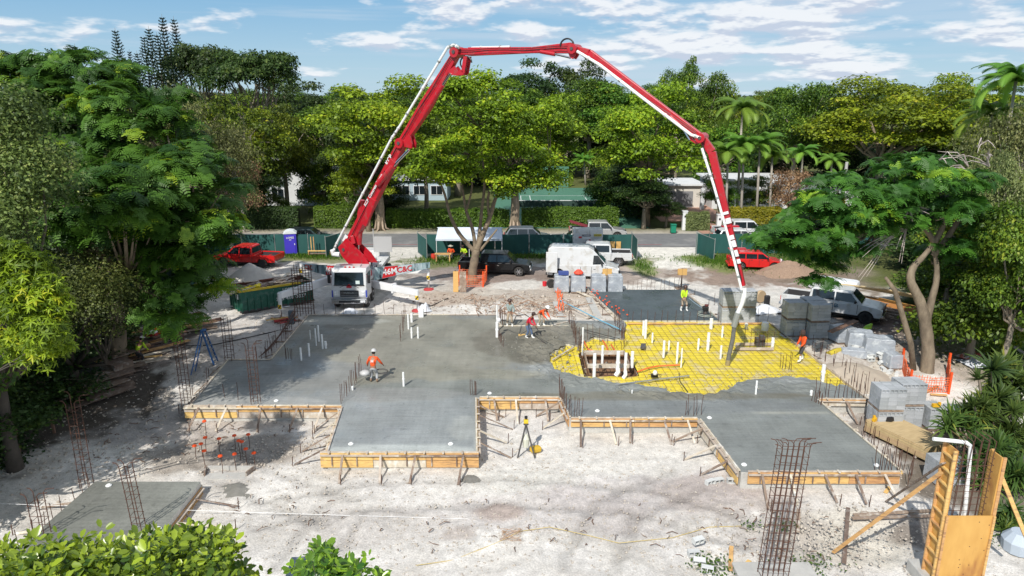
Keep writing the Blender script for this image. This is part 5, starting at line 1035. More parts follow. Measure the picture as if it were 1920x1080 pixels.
    J = [BP(652, 466), BP(755, 268), BP(858, 98), BP(1078, 92), BP(1316, 258), BP(1394, 536)]
    S_ = [(J[0], J[1], .74, .62, .56), (J[1], J[2], .5, .46, .46), (J[2], J[3], .5, .4, .40), (J[3], J[4], .45, .36, .34), (J[4], J[5], .30, .17, .26)]
    for i, (a, b2, h0, h1, w0) in enumerate(S_):
        if i == 1: # folds with a kink: two straight pieces
            m = a.lerp(b2, .42)+Vector((0, 0, -.08)); mb = section(a, m, .56, .82, w0); mb.beam(m, b2, w0, .82, up=up, w2=w0*.85, h2=h1)
        elif i == 2:
            a2 = BP(880, 97); m = BP(1000, 94); mb = MB().beam(J[2]+Vector((0, 0, .05)), a2, w0*.9, .42, up=up); mb.beam(a2, m, w0, .50, up=up, w2=w0*.9, h2=.34); mb.beam(m, BP(1072, 90), w0*.9, .34, up=up, w2=w0*.85, h2=.6)
        elif i == 3:
            e = BP(1105, 100); mb = MB().beam(J[3], e, w0, .36, up=up, w2=w0, h2=.44); mb.beam(e, b2, w0, .44, up=up, w2=w0*.85, h2=h1)
        elif i == 4:
            e = BP(1335, 285); mb = MB().beam(J[4], e, w0, .42, up=up, w2=w0, h2=.44); mb.beam(e, b2, w0, .42, up=up, w2=.2, h2=.22)
        else: mb = section(a, b2, h0, h1, w0)
        sct = WB('boom_section', red, mb, .03)
    for j, r_ in ((0, .36), (1, .34), (2, .33), (3, .28), (4, .26)): # hinge bosses
        p = J[j]; b = MB(); b.tube([p-PN*.45, p+PN*.45], r_, 14); WB('hinge', red, b); WB('hinge_pin', dark, MB().tube([p-PN*.5, p+PN*.5], r_*.35, 10))
    # link plates at the knees
    def plate(pts, th=.12, m=red, nm='link_plate', off=0):
        n = len(pts); A = [BP(x, y, off-th/2) for x, y in pts]; Bq = [BP(x, y, off+th/2) for x, y in pts]; WB(nm, m, MB().add(A+Bq, [tuple(range(n)), tuple(range(2*n-1, n-1, -1))]+[(i, i+n, (i+1) % n+n, (i+1) % n) for i in range(n)]))
    for o_ in (-.2, .2):
        plate([(846, 132), (856, 124), (862, 134), (868, 131), (872, 133), (874, 140), (862, 142), (845, 140)], off=o_); plate([(873, 106), (880, 106), (875, 138), (869, 134)], off=o_)
        plate([(1066, 92), (1084, 94), (1082, 104), (1077, 111), (1072, 108)], off=o_); plate([(1294, 246), (1302, 262), (1318, 268), (1308, 270), (1296, 262)], off=o_); plate([(752, 262), (772, 250), (777, 270), (776, 278), (760, 274)], off=o_)
    def cyl(a, m, b2, r_=.15):
        WB('cylinder', red, MB().tube([a, m], r_, 12)); WB('piston_rod', chrome, MB().tube([m, b2], r_*.45, 8))
    cyl(BP(678, 375), BP(672, 458), BP(672, 487), .24); cyl(BP(700, 338, .35), BP(744, 311, .35), BP(772, 282, .35), .20) if False else cyl(BP(715, 345, -.4), BP(744, 311, -.4), BP(774, 280, -.4), .20)
    cyl(BP(800, 215, -.3), BP(835, 160, -.3), BP(850, 138, -.3), .15); cyl(BP(1018, 97, -.3), BP(1045, 102, -.3), BP(1074, 109, -.3), .12); cyl(BP(1260, 218, -.3), BP(1280, 236, -.3), BP(1296, 262, -.3), .1)
    for a, b2 in ((BP(690, 420, -.38), BP(708, 372, -.38)), (BP(733, 322, -.38), BP(745, 300, -.38)), (BP(672, 455, -.4), BP(668, 440, -.4))): WB('bracket', red, MB().beam(a, b2, .25, .5), .03)
    # delivery pipe with clamps
    mat('galvanised', (.35, .37, .36), .5, .4)
    def pipe(pts, off, r_=.085, nm='delivery_pipe', m=pvc, ncl=3):
        W_ = [BP(x, y, off) for x, y in pts]; WB(nm, m, MB().tube(W_, r_, 10))
        for i in range(len(W_)-1):
            for k in range(ncl): c = W_[i].lerp(W_[i+1], (k+.5)/ncl); d = (W_[i+1]-W_[i]).normalized()*.06; WB('pipe_clamp', MATS['galvanised'] if (i+k) % 2 else wdirty, MB().tube([c-d, c+d], r_*1.35, 8))
    pipe([(632, 470), (640, 452), (740, 262)], -.42, .082, ncl=3); WB('pipe_elbow', pvc, MB().tube([BP(633, 466, -.55), BP(634, 474, -.5), BP(642, 476, -.3)], .19, 10)); pipe([(741, 260), (757, 236), (846, 90), (858, 85), (868, 90)], -.42, .08, ncl=3)
    pipe([(878, 90), (950, 88)], .4, .10, ncl=2); pipe([(1088, 97), (1130, 122), (1205, 180), (1300, 252), (1318, 258)], -.42, .08, ncl=1); pipe([(1319, 277), (1341, 346), (1368, 441), (1393, 541)], -.32, .07, ncl=2)
    for px, py in ((1061, 80), (872, 112)):
        c = BP(px+5, py+6, -.2); WB('hose_loop', black, MB().tube([c+Vector((.0, 0, 0))+(PB-PA).normalized()*.42*math.cos(a)+Vector((0, 0, .38*math.sin(a))) for a in np.linspace(0, PI if py < 90 else 2*PI*.75, 12)], .05, 6))
    # white markings on the last section and lettering on the lower ones
    for k, (x, y, l) in enumerate([(1362, 396, 5), (1366, 408, 10), (1372, 440, 8), (1375, 450, 12), (1379, 468, 12), (1384, 485, 8)]): p0 = BP(x, y, -.19); p1 = BP(x+l*.28, y+l, -.19); WB('white_mark', white, MB().beam(p0, p1, .02, .28, up=PN.cross(p1-p0)))
    for x, y in ((1392, 430), (1394, 470)): pass
    for x, y in ((1369, 424), (1382, 466)): c = BP(x, y); WB('pipe_bracket', red, MB().box(c, (.9, .3, .08)))
    def sign(txt, x0, y0, x1, y1, size, off, lift=0):
        a = BP(x0, y0, off); b2 = BP(x1, y1, off); d = (b2-a).normalized(); nrm = -PN if off < 0 else PN; upv = nrm.cross(d).normalized(); Mx = Matrix((d, upv, nrm)).transposed(); c = (a+b2)/2
        o = text('boom_lettering', txt, size, white, T, (0, 0, 0), (0, 0, 0)); o.location = c-T.location; o.rotation_euler = Mx.to_euler()
    sign('KCP  Concrete Pumps', 686, 392, 726, 318, .31, -.335); sign('C&C', 677, 405, 692, 380, .55, -.34) if False else None; sign('KCP', 742, 330, 764, 290, .55, -.30) if False else sign('KCP', 728, 312, 742, 286, .42, -.335)
    WB('reflector', white, MB().beam(BP(650, 452, -.34), BP(656, 440, -.34), .02, .3, up=PN.cross(BP(656, 440)-BP(650, 452))))
    for a, b2 in ((J[0], J[1]), (J[1], J[2]), (J[2], J[3]), (J[3], J[4]), (J[4], J[5])):
        for q in (.30, .36):
            dz = Vector((0, 0, .12 if q < .33 else .02)); WB('hydraulic_line', black, MB().tube([a.lerp(b2, f)-PN*q*(1-.3*(a is J[4]))+dz+Vector((0, 0, -.05*math.sin(PI*f*4))) for f in (.03, .15, .3, .45, .6, .75, .9, .97)], .018, 5))
    # rubber end hose
    e = [BP(1396, 540), BP(1395, 556), BP(1391, 570)]; WB('hose_elbow', pvc, MB().tube(e+[BP(1382, 590), BP(1376, 606)], [.12, .14, .12, .12, .11], 10)); WB('hose_coupling', mat('galvanised', (.35, .37, .36), .5, .4), MB().tube([BP(1384, 586), BP(1376, 612)], .17, 10))
    end = G(1364, 684, -.1); st = BP(1377, 608); WB('end_hose', mat('grey_rubber', (.10, .10, .095), .7, col2=(.16, .155, .14), scale=5), MB().tube([st, st.lerp(end, .35)+Vector((.05, 0, 0)), st.lerp(end, .75), end+Vector((0, 0, .12))], [.12, .125, .125, .13], 10)); WB('hose_tip', mat('mud_band', (.30, .24, .12), .8), MB().tube([end+Vector((.02, 0, .30)), end+Vector((0, 0, -.02))], .135, 10))
    # outriggers
    def arm(a, b2, h0, h1, foot_p, beam_m=white, w=.32):
        WB('outrigger', beam_m, MB().beam(a, b2, w, h0, h2=h1), .03); top = Vector((b2.x, b2.y, b2.z+.05)); leg = WB('outrigger_leg', white, MB().tube([Vector((b2.x, b2.y, b2.z+h1*.4)), Vector((b2.x, b2.y, foot_p.z+.75))], .13, 10))
        WB('leg_piston', chrome, MB().tube([Vector((b2.x, b2.y, foot_p.z+.78)), Vector((b2.x, b2.y, foot_p.z+.1))], .07, 8)); WB('leg_marking', mat('hazard_yellow', (.75, .5, .02), .5), MB().box((b2.x, b2.y-.135, foot_p.z+1.0), (.22, .05, .28)))
        WB('leg_stripe', black, MB().box((b2.x, b2.y-.165, foot_p.z+1.0), (.07, .02, .30), ry=.7)); WB('foot_plate', mat('red_plate', (.45, .05, .05), .6), MB().lathe((b2.x, b2.y, foot_p.z), [(.42, 0), (.4, .07), (.15, .14)], 14))
    def at(px, py, hgt): f_ = GT(px, py); return Vector((f_.x, f_.y, f_.z+hgt)), f_
    a, fp = at(783, 583, 1.35); arm(Vector((lx+1.1, ly+2.6, Z+1.2)), a, .55, .40, fp); WB('outrigger_collar', white, MB().beam(Vector((lx+1.1, ly+2.6, Z+1.2)).lerp(a, .48), Vector((lx+1.1, ly+2.6, Z+1.2)).lerp(a, .52), .42, .7), .02)
    a, fp = at(528, 601, 1.75); arm(Vector((lx-1.1, ly+3.2, Z+1.65)), a, .62, .42, fp)
    a, fp = at(804, 543, 1.5); arm(Vector((lx+1.1, ly+5.6, Z+1.4)), a, .4, .3, fp); rA = V(700, 514, ly+3.0); rB = V(806, 497, a.y-.3)
    a2, fp2 = at(566, 530, 1.5); arm(Vector((lx-1.1, ly+5.6, Z+1.4)), a2, .4, .3, fp2); lA = V(570, 500, a2.y-.3); lB = V(628, 509, ly+4.2)
    # printed banners hung along the rear outriggers
    teal = mat('banner_print', (.06, .20, .22), .5, col2=(.55, .62, .66), scale=1.4, stretch=(2.5, 2.5, .8), c3=(.02, .05, .07), s3=1.1)
    def banner(A, Bq, h0, h1, items):
        d = (Bq-A); L2 = d.length; d.normalize(); ang = math.atan2(d.y, d.x); tilt = -math.asin(d.z); b = MB(); z = Vector((0, 0, 1)); n = Vector((d.y, -d.x, 0)).normalized()*.02
        P = [A-z*h0/2, Bq-z*h1/2, Bq+z*h1/2, A+z*h0/2]; b.add([p+n for p in P]+[p-n for p in P], [(0, 1, 2, 3), (7, 6, 5, 4), (0, 4, 5, 1), (1, 5, 6, 2), (2, 6, 7, 3), (3, 7, 4, 0)]); o = WB('banner', teal, b)
        for f0, f1, m, k in [(i[1], i[2], i[3], 0) for i in items if i[0] == 'box']:
            a_, b_ = A.lerp(Bq, f0)+n*1.8, A.lerp(Bq, f1)+n*1.8; ha = (h0+(h1-h0)*f0)*.94/2; hb = (h0+(h1-h0)*f1)*.94/2; sl = d*.12; WB('banner_panel', m, MB().add([a_-z*ha-sl, b_-z*hb-sl, b_+z*hb+sl, a_+z*ha+sl], [(0, 1, 2, 3)]))
        for i in items:
            if i[0] == 'text': c = A.lerp(Bq, i[1])+n*2.6; tx = text('banner_lettering', i[2], i[3], i[4], T, (0, 0, 0), (0, 0, 0)); tx.location = c-T.location; tx.rotation_euler = (PI/2, -math.asin(d.z) if False else 0, ang); tx.rotation_euler = (Matrix((d, n.normalized().cross(d)*1.0, n.normalized())).transposed()).to_euler()
    rp_, wt = mat('banner_red', (.55, .015, .02), .5), white; pale = mat('banner_pale', (.42, .50, .53), .5, col2=(.6, .65, .67), scale=2)
    banner(rA, rB, 1.0, .45, [('box', .17, .40, rp_), ('box', .41, .66, pale), ('text', .285, '46M', .62, wt), ('text', .54, 'C&C', .60, rp_)])
    banner(lA, lB, .45, .95, [('box', .02, .38, pale), ('box', .74, .97, rp_), ('text', .17, 'C&C', .55, rp_), ('text', .87, '46M', .72, wt)])
def wheel_y(t, x, y, r, w):
    s = 1 if x > 0 else -1; o = MB().lathe((0, 0, 0), [(r*.5, -w/2), (r*.93, -w/2), (r, -w*.32), (r, w*.32), (r*.93, w/2), (r*.5, w/2)], 22, 'X').build('wheel', rubber, t); o.location = (x, y, r)
    MB().lathe((s*w*.4, 0, 0), [(r*.55, -.03), (r*.56, .05), (r*.3, .03)], 16, 'X').build('rim', alloy, o); MB().lathe((s*w*.5, 0, 0), [(r*.2, -.03), (r*.18, .09)], 10, 'X').build('hub', dark, o)
pump_truck()
# ----------------------------------------------------------------- green skip
def skip():
    gp = mat('skip_green', (.012, .085, .055), .5, col2=(.02, .13, .09), scale=2.5, c3=(.08, .16, .13), s3=3); yl = mat('skip_yellow', (.70, .50, .02), .5, col2=(.5, .36, .04), scale=3); ins = mat('skip_inside', (.20, .06, .04), .8, col2=(.10, .05, .04), scale=2)
    a = GT(452, 589); c = GT(588, 566); d = (c-a); ang = math.atan2(d.y, d.x); L2 = d.length; h = 1.45; wd = 2.3; T = thing('skip', 'long dark green waste skip with yellow rim and white lettering', 'skip', a, ang)
    sec = [(0, .15, 0), (L2, .15, 0)]
    for y, nm in ((0, 'front_panel'), (wd, 'back_panel')): MB().box((L2/2, y, h/2+.12), (L2, .07, h)).build(nm, gp, T, .01)
    for x, nm in ((0, 'end_panel'), (L2, 'end_panel')): MB().box((x, wd/2, h/2+.12), (.07, wd-.075, h)).build(nm, gp, T)
    MB().box((L2/2, wd/2, .2), (L2-.1, wd-.1, .1)).build('floor', ins, T); MB().box((L2/2, wd-.05, h/2+.3), (L2-.15, .02, h-.45)).build('inner_lining', ins, T)
    n = 11
    for k in range(n+1): MB().box((.1+(L2-.2)*k/n, -.09, .62), (.10, .10, .95)).build('rib', gp, T)
    for k in range(4): MB().box((-.09, .25+.6*k, .75), (.10, .09, 1.2)).build('rib', gp, T)
    MB().box((L2*.42, 0, h+.15), (L2*.84, .16, .14)).build('rim', yl, T, .02); MB().box((0, wd/2-.3, h+.15), (.16, wd*.7, .14)).build('rim', yl, T, .02); MB().box((L2/2, wd, h+.15), (L2, .14, .1)).build('rim', mat('rim_rust', (.18, .06, .04), .8), T); MB().box((L2/2, .0, .16), (L2+.1, .18, .12)).build('skid', dark, T); MB().box((L2/2, wd, .16), (L2+.1, .18, .12)).build('skid', dark, T)
    for s_, x, z, sz in (('LOPEZ AA', L2*.70, 1.30, .26), ('CORP', L2*.70, 1.02, .32), ('305 418 0827', L2*.68, .66, .34)): text('skip_lettering', s_, sz, white, T, (x, -.15, z), (PI/2, 0, 0), sx=1.15)
    MB().box((-.05, .35, 1.2), (.1, .42, .35)).build('paper_notice', white, T)
    r = random.Random(4); MB().box((L2*.4, wd/2, h-.25), (L2*.75, wd-.3, .5)).build('load', mat('scrap_load', (.33, .22, .15), .95, col2=(.18, .12, .09), scale=4, bump=1, bscale=6), T, .15)
    M_ = T.matrix_world;
    for k in range(26):
        px_, py_ = r.uniform(.6, L2*.75), r.uniform(.3, wd-.3); l = r.uniform(.9, 3.2); o = MB().box((0, 0, 0), (l, r.uniform(.1, .32), .05)).build('scrap_board', palew if k % 3 else oldwood, T); o.location = (px_, py_, h+.05+r.uniform(0, .28)); o.rotation_euler = (r.uniform(-.2, .2), r.uniform(-.25, .12), r.uniform(-.2, .75))
    for k in range(5): o = MB().lathe((0, 0, 0), [(.3, -.1), (.34, .05), (.1, .16)], 7).build('yellow_scrap', mat('yellow_plastic', (.8, .65, .03), .5), T); o.location = (.55+.25*k, .35+.1*(k % 3), h+.12); o.rotation_euler = (.4*k, .3, k)
skip()
# ----------------------------------------------------------------- portable toilet
p = seat(547, 476); T = thing('portable_toilet', 'blue portable toilet with white roof in front of the left fence', 'portable toilet', p, R(14)); blu = mat('toilet_blue', (.05, .035, .42), .4, col2=(.07, .05, .5), scale=2)
MB().box((0, 0, 1.05), (1.12, 1.12, 1.95)).build('cabin', blu, T, .04); MB().box((0, -.575, 1.02), (.85, .03, 1.75)).build('door', mat('toilet_blue2', (.06, .045, .5), .35), T, .015); MB().box((0, 0, .06), (1.2, 1.2, .12)).build('skid', black, T)
n_ = 7; rf = MB(); pr = [(-.62, 2.03), (-.62, 2.12), (-.35, 2.32), (0, 2.38), (.35, 2.32), (.62, 2.12), (.62, 2.03)]; rf.add([(x, -.6, z) for x, z in pr]+[(x, .6, z) for x, z in pr], [tuple(range(7)), tuple(range(13, 6, -1))]+[(i, i+7, (i+1) % 7+7, (i+1) % 7) for i in range(7)]); rf.build('roof', mat('roof_grey_white', (.68, .72, .74), .5), T, .03)
text('toilet_lettering', 'LOPEZ', .24, white, T, (0, -.60, 1.68), (PI/2, 0, 0)); text('toilet_lettering', 'AA', .16, white, T, (0, -.60, 1.48), (PI/2, 0, 0)); MB().box((.38, -.60, 1.05), (.06, .04, .16)).build('handle', white, T)
# white box body with signs
p = V(1102, 462, 65.0); T = thing('signboard_box', 'white box with safety signs standing at the fence behind the van', 'sign box', (p.x, 65.0, -.1)); bw = 2.75
MB().box((0, .6, 1.75), (bw, 1.2, 1.9)).build('box_body', carwhite, T, .02); MB().box((0, .6, .45), (bw-.5, 1, .5)).build('undercarriage', dark, T); MB().box((.15, -.01, 1.75), (.02, .02, 1.7)).build('door_seam', dark, T)
sg = lambda c, x, z, w_, h_, nm='safety_sign': MB().box((x, -.015, z), (w_, .03, h_)).build(nm, c, T)
ykl = mat('sign_yellow', (.7, .6, .1), .6)
sg(mat('sign_dark', (.06, .05, .07), .6), -.15, 2.12, .75, .18); sg(white, -.15, 1.9, .75, .24); sg(mat('sign_red', (.6, .05, .06), .6), -.72, 1.95, .28, .16); sg(ykl, .9, 2.15, .72, .22); sg(mat('sign_grey', (.5, .5, .5), .6), .9, 1.98, .74, .08); sg(white, .9, 1.45, .6, .62)
for x in (-.1, .18): sg(mat('sign_red', (.6, .05, .06), .6) if x > 0 else mat('sign_grey', (.5, .5, .5), .6), x, 1.66, .18, .18)
sg(mat('sign_grey', (.5, .5, .5), .6), -.12, 1.32, .26, .26); MB().tube([(.86, -.05, 1.2), (.9, -.05, 1.45), (.94, -.05, 1.2)], .03, 4).build('pictogram', black, T); text('sign_lettering', 'CAUTION', .15, black, T, (.9, -.045, 2.15), (PI/2, 0, 0)); text('sign_lettering', 'DANGER', .15, white, T, (-.15, -.045, 2.12), (PI/2, 0, 0))
# ================================================================= PEOPLE
skin = mat('skin', (.30, .15, .09), .6); hair = mat('dark_hair', (.02, .015, .012), .8)
def skinned(name, verts, edges, rad, m, parent, sub=1, root=0):
    me = bpy.data.meshes.new(name); me.from_pydata(verts, edges, []); me.materials.append(m); o = bpy.data.objects.new(name, me); COL.objects.link(o); o.parent = parent
    o.modifiers.new('skin', 'SKIN').use_smooth_shade = True
    sv = me.skin_vertices[0].data
    for i, r in enumerate(rad): r = r if isinstance(r, tuple) else (r, r); sv[i].radius = r; sv[i].use_root = (i == root)
    s = o.modifiers.new('sub', 'SUBSURF'); s.levels = sub; s.render_levels = sub; return o
def person(label, loc, face, shirt, trousers, boots, hat, lean=0., hands=((.28, .35, 1.0), (-.28, .35, 1.0)), feet=((.13, .05), (-.13, -.05)), hatm='helmet', squat=0., shorts=False, name='person', group=None, h=1.0, hood=False, boots_h=.30):
    """local frame: +y is where the person faces; hands given as (x, y, z)"""
    T = thing(name, label, 'person', loc, face-PI/2, group); hipz = .93-squat; c, s = math.cos(lean), math.sin(lean)
    hip = Vector((0, -.12*s, hipz)); sp = lambda d, x=0: Vector((x, hip.y+s*d, hip.z+c*d)); ch = sp(.40); nk = sp(.56); hd0 = sp(.64)+Vector((0, .02+.03*s, 0)); hd1 = hd0+Vector((0, .03+.06*s, .12));
    V_ = [hip, sp(.18), ch, nk, hd0, hd1, hd1+Vector((0, .03, .07))]; E = [(0, 1), (1, 2), (2, 3), (3, 4), (4, 5), (5, 6)]; Rd = [(.14, .10), (.125, .09), (.16, .10), .055, .07, (.085, .10), .05]
    nose = len(V_); V_.append(hd1+Vector((0, .11, -.02))); E.append((5, nose)); Rd.append(.018)
    arms = []; legs = []
    for k, sx in enumerate((1, -1)):
        sh = sp(.50, sx*.19); ht = Vector(hands[k]); d = ht-sh; dist = min(d.length, .58); ht = sh+d.normalized()*dist; mid = (sh+ht)/2; bend = math.sqrt(max(0, .30**2-(dist/2)**2)); el = mid+Vector((sx*.5, -.6, -.5)).normalized()*bend
        i = len(V_); V_ += [sh, el, ht]; E += [(2, i), (i, i+1), (i+1, i+2)]; Rd += [.065, .045, .03]; arms.append((sh, el, ht)); fd = (ht-el).normalized(); side = fd.cross(Vector((0, 0, 1))); side = side.normalized() if side.length > .1 else Vector((1, 0, 0))
        palm = ht+fd*.06; j = len(V_); V_.append(palm); E.append((i+2, j)); Rd.append((.035, .02))
        for q in range(4): # fingers, slightly curled
            o1 = palm+side*(.028-.018*q)+fd*.045; o2 = o1+fd*(.03-.004*abs(q-1))-Vector((0, 0, .025)); a0 = len(V_); V_ += [o1, o2]; E += [(j, a0), (a0, a0+1)]; Rd += [.009, .008]
        a0 = len(V_); V_ += [ht+side*.04+fd*.03, ht+side*.055+fd*.055]; E += [(i+2, a0), (a0, a0+1)]; Rd += [.012, .009]
        hp = hip+Vector((sx*.09, 0, -.05)); an = Vector((feet[k][0], feet[k][1], .09)); d = an-hp; L2 = .86; half = d.length/2; kb = math.sqrt(max(0, (L2/2)**2-half**2)); kn = (hp+an)/2+Vector((sx*.03, 1, 0)).normalized()*kb
        i = len(V_); V_ += [hp, kn, an, an+Vector((sx*.02, .14, -.05))]; E += [(0, i), (i, i+1), (i+1, i+2), (i+2, i+3)]; Rd += [.095, .06, .045, .04]; legs.append((hp, kn, an))
    skinned('body', V_, E, Rd, skin, T, 1)
    vs = [hip+Vector((0, 0, .0)), sp(.20), ch, sp(.52)]; es = [(0, 1), (1, 2), (2, 3)]; rs = [(.165, .125), (.155, .12), (.19, .135), .085]
    for sh, el, ht in arms: i = len(vs); vs += [sh, el, el.lerp(ht, .88)]; es += [(2, i), (i, i+1), (i+1, i+2)]; rs += [.085, .065, .05]
    skinned('shirt', vs, es, rs, shirt, T, 1)
    vs = [hip+Vector((0, 0, .04)), hip]; es = [(0, 1)]; rs = [(.155, .12), (.16, .125)]
    for hp, kn, an in legs: i = len(vs); vs += [hp, kn, kn.lerp(an, .12 if shorts else .8)]; es += [(1, i), (i, i+1), (i+1, i+2)]; rs += [.115, .082, .08 if shorts else .065]
    skinned('shorts' if shorts else 'trousers', vs, es, rs, trousers, T, 1)
    for hp, kn, an in legs: a = an.lerp(kn, boots_h/.42); skinned('boot', [a, an, Vector((an.x, an.y+.06, .05)), Vector((an.x*1.05, an.y+.19, .045))], [(0, 1), (1, 2), (2, 3)], [.07, .065, .06, .045], boots, T, 1)
    tl = lean*.45
    if hatm == 'helmet': o = MB().lathe((0, 0, 0), [(.165, -.01), (.165, .01), (.135, .015), (.13, .06), (.10, .11), (.04, .14)], 14).build('hard_hat', hat, T, smooth=True)
    elif hatm == 'straw': o = MB().lathe((0, 0, 0), [(.25, -.02), (.25, 0), (.12, .02), (.11, .09), (.06, .11)], 14).build('wide_hat', hat, T)
    elif hatm == 'hood': o = MB().lathe((0, -.02, 0), [(.13, -.22), (.14, -.1), (.135, .0), (.12, .07), (.05, .11)], 12).build('hood', hat, T, smooth=True)
    else: o = MB().lathe((0, 0, 0), [(.115, -.03), (.12, .02), (.10, .07), (.03, .10)], 12).box((0, .14, .0), (.16, .12, .02)).build('cap', hat, T)
    o.location = hd1+Vector((0, .01, .06)); o.rotation_euler = (-tl, 0, 0)
    if hatm in ('helmet', 'cap', 'straw'): MB().lathe(hd1+Vector((0, -.035, -.02)), [(.05, -.07), (.09, -.03), (.095, .05)], 10).build('hair', hair, T)
    for sx in (-1, 1): MB().lathe(hd1+Vector((sx*.035, .098, .015)), [(.012, -.008), (.012, .008)], 6, 'Y').build('eye', black, T)
    T.scale = (h,)*3; return T
shor = mat('orange_shirt', (.85, .10, .015), .8, col2=(.7, .08, .015), scale=8); shgr = mat('grey_sage_shirt', (.30, .36, .34), .85, col2=(.22, .27, .26), scale=8); shred = mat('red_shirt', (.62, .02, .05), .8, col2=(.5, .015, .04), scale=8); shyel = mat('lime_shirt', (.55, .80, .03), .8, col2=(.45, .68, .03), scale=8); shbk = mat('black_shirt', (.02, .02, .022), .85)
tgrey = mat('grey_trousers', (.42, .43, .44), .9, col2=(.28, .29, .30), scale=7); jeans = mat('jeans', (.07, .11, .20), .9, col2=(.12, .17, .26), scale=7); khaki = mat('khaki', (.42, .34, .25), .9, col2=(.34, .27, .2), scale=7); dgr = mat('dark_trousers', (.05, .05, .055), .9); wb = mat('white_boot', (.78, .78, .75), .5); brb = mat('brown_boot', (.22, .15, .10), .8)
hgrey = mat('grey_helmet', (.5, .5, .5), .35); hwhite = mat('white_helmet', (.8, .8, .8), .35); hdark = mat('dark_helmet', (.07, .04, .035), .4); cloth = mat('dark_cloth', (.06, .035, .03), .9)
def st(px, py, z=None): return tuple(G(px, py, 0) if z is None else G(px, py, z))
w1 = person('worker in orange shirt and grey trousers seen from behind, alone on the open slab', st(701, 717), R(88), shor, tgrey, brb, hgrey, .42, ((.42, .42, .85), (-.40, .40, .80)), ((.17, .0), (-.17, .05)), squat=.06, boots_h=.12)
text('shirt_print', 'H', .2, white, w1, (0, -.16, 1.24), (PI/2-.35, 0, 0))
o = thing('bull_float', 'pale round float and coiled cord held by the orange worker on the slab', 'tool', Vector(w1.location)+Vector((-.45, .05, .55))); MB().lathe((0, 0, 0), [(.05, -.2), (.25, -.12), (.28, .02), (.12, .1)], 10).build('bucket', hgrey, o, smooth=True)
for k in range(3): MB().tube([(.15+.3*math.cos(a)*(1+.1*k)-.1, .1+.08*k, -.1+.14*math.sin(a)-.03*k) for a in np.linspace(0, 2*PI, 14)], .012, 5).build('cord', dark, o); MB().tube([(.85+.32*math.cos(a), .1+.08*k, -.02+.13*math.sin(a)) for a in np.linspace(0, 2*PI, 14)], .012, 5).build('cord', dark, o)
w2 = person('worker in grey green shirt and white boots holding the vibrator hose', st(956, 611), R(-95), shgr, khaki, wb, hdark, .05, ((-.05, .40, 1.05), (-.22, .30, .98)), ((.17, 0), (-.17, .05)), shorts=False)
w3 = person('worker in red shirt and jeans leaning forward with a rake in the wet concrete', st(990, 634), R(-30), shred, jeans, wb, hdark, .55, ((.15, .55, .95), (-.1, .55, .75)), ((.12, -.1), (-.14, .22)), hatm='cap')
w4 = person('stooping worker in orange with white helmet behind the red shirted one', st(1013, 611), R(-40), shor, khaki, wb, hwhite, 1.05, ((.2, .75, .55), (-.1, .75, .6)), ((.15, -.1), (-.15, .15)), squat=.05)
w5 = person('worker in lime shirt and white boots steering the power trowel on the far slab', st(1281, 582), R(-78), shyel, khaki, wb, hdark, .12, ((.30, .42, .98), (.10, .42, .95)), ((.2, 0), (-.2, .1)), shorts=True)
w6 = person('worker in orange shirt and black hood standing on the yellow sheet edge at right', st(1503, 676), R(195), shor, dgr, wb, cloth, .12, ((.2, .30, .82), (-.2, .38, .85)), ((.14, -.18), (-.14, .2)), hatm='hood', shorts=True)
w7 = person('worker in black with red cap standing beside the tall block stacks', tuple(GT(1543, 628)), R(215), shbk, mat('navy_trousers', (.03, .035, .06), .9), brb, mat('red_cap', (.5, .05, .03), .7), .15, ((.2, .38, 1.1), (-.15, .38, 1.12)), ((.12, .05), (-.12, -.05)), hatm='cap', boots_h=.12)
w8 = person('worker in lime shirt bending over the timber on the shaded left side', tuple(GT(262, 684)), R(80), shyel, dgr, brb, hwhite, .75, ((.3, .6, .6), (-.3, .6, .6)), ((.15, 0), (-.15, 0)), squat=.08, hatm='cap', boots_h=.12)
text('shirt_print', 'JC', .2, black, w8, (0, -.03, 1.27), (PI/2-.75, 0, 0))
w9 = person('person in orange with pale wide hat sitting under the white tent', tuple(GT(846, 486)), R(-95), shor, dgr, brb, mat('straw_pale', (.5, .5, .42), .8), .2, ((.2, .3, .7), (-.2, .3, .7)), ((.15, .4), (-.15, .4)), squat=.42, hatm='straw')
w10 = person('person in lime vest half hidden under the tent beside the forked tree', tuple(GT(871, 486)), R(-120), shyel, dgr, brb, hdark, .3, ((.2, .3, .7), (-.2, .3, .7)), ((.15, .4), (-.15, .4)), squat=.42, hatm='cap')
def tool(name, label, cat, parts, loc):
    T = thing(name, label, cat, loc)
    for nm, m, mb in parts: mb.build(nm, m, T, world=True)
    return T
hd = Vector(w3.location)+Vector((.45, -.1, .85)); tip = G(965, 629, .03)
tool('concrete_rake', 'long handled rake with pale head pulled by the red shirted worker', 'rake', [('handle', dark, MB().tube([G(1020, 616, 1.6), hd+Vector((-.3, .1, -.2)), G(975, 628, .1)], .02, 6)), ('head', lumber, MB().beam(G(972, 628, .05), G(985, 628, .05), .05, .12))], tuple(tip))
hs = mat('black_hose', (.02, .02, .02), .6)
tool('vibrator_hose', 'black vibrator hose lying from the grey shirted worker across the concrete', 'hose', [('hose', hs, MB().tube([G(940, 600, .9), G(950, 602, 1.1), G(962, 606, 1.0), G(968, 592, .9), G(985, 590, .6), G(1000, 600, .4), G(1005, 614, .3)], .03, 6)), ('shaft', hs, MB().tube([G(1000, 628, .5), G(1012, 636, .2), G(1025, 645, .03)], .02, 6)), ('motor', pvc, MB().lathe(G(935, 600, 1.0), [(.1, -.12), (.14, 0), (.1, .12)], 10))], tuple(G(1005, 616)))
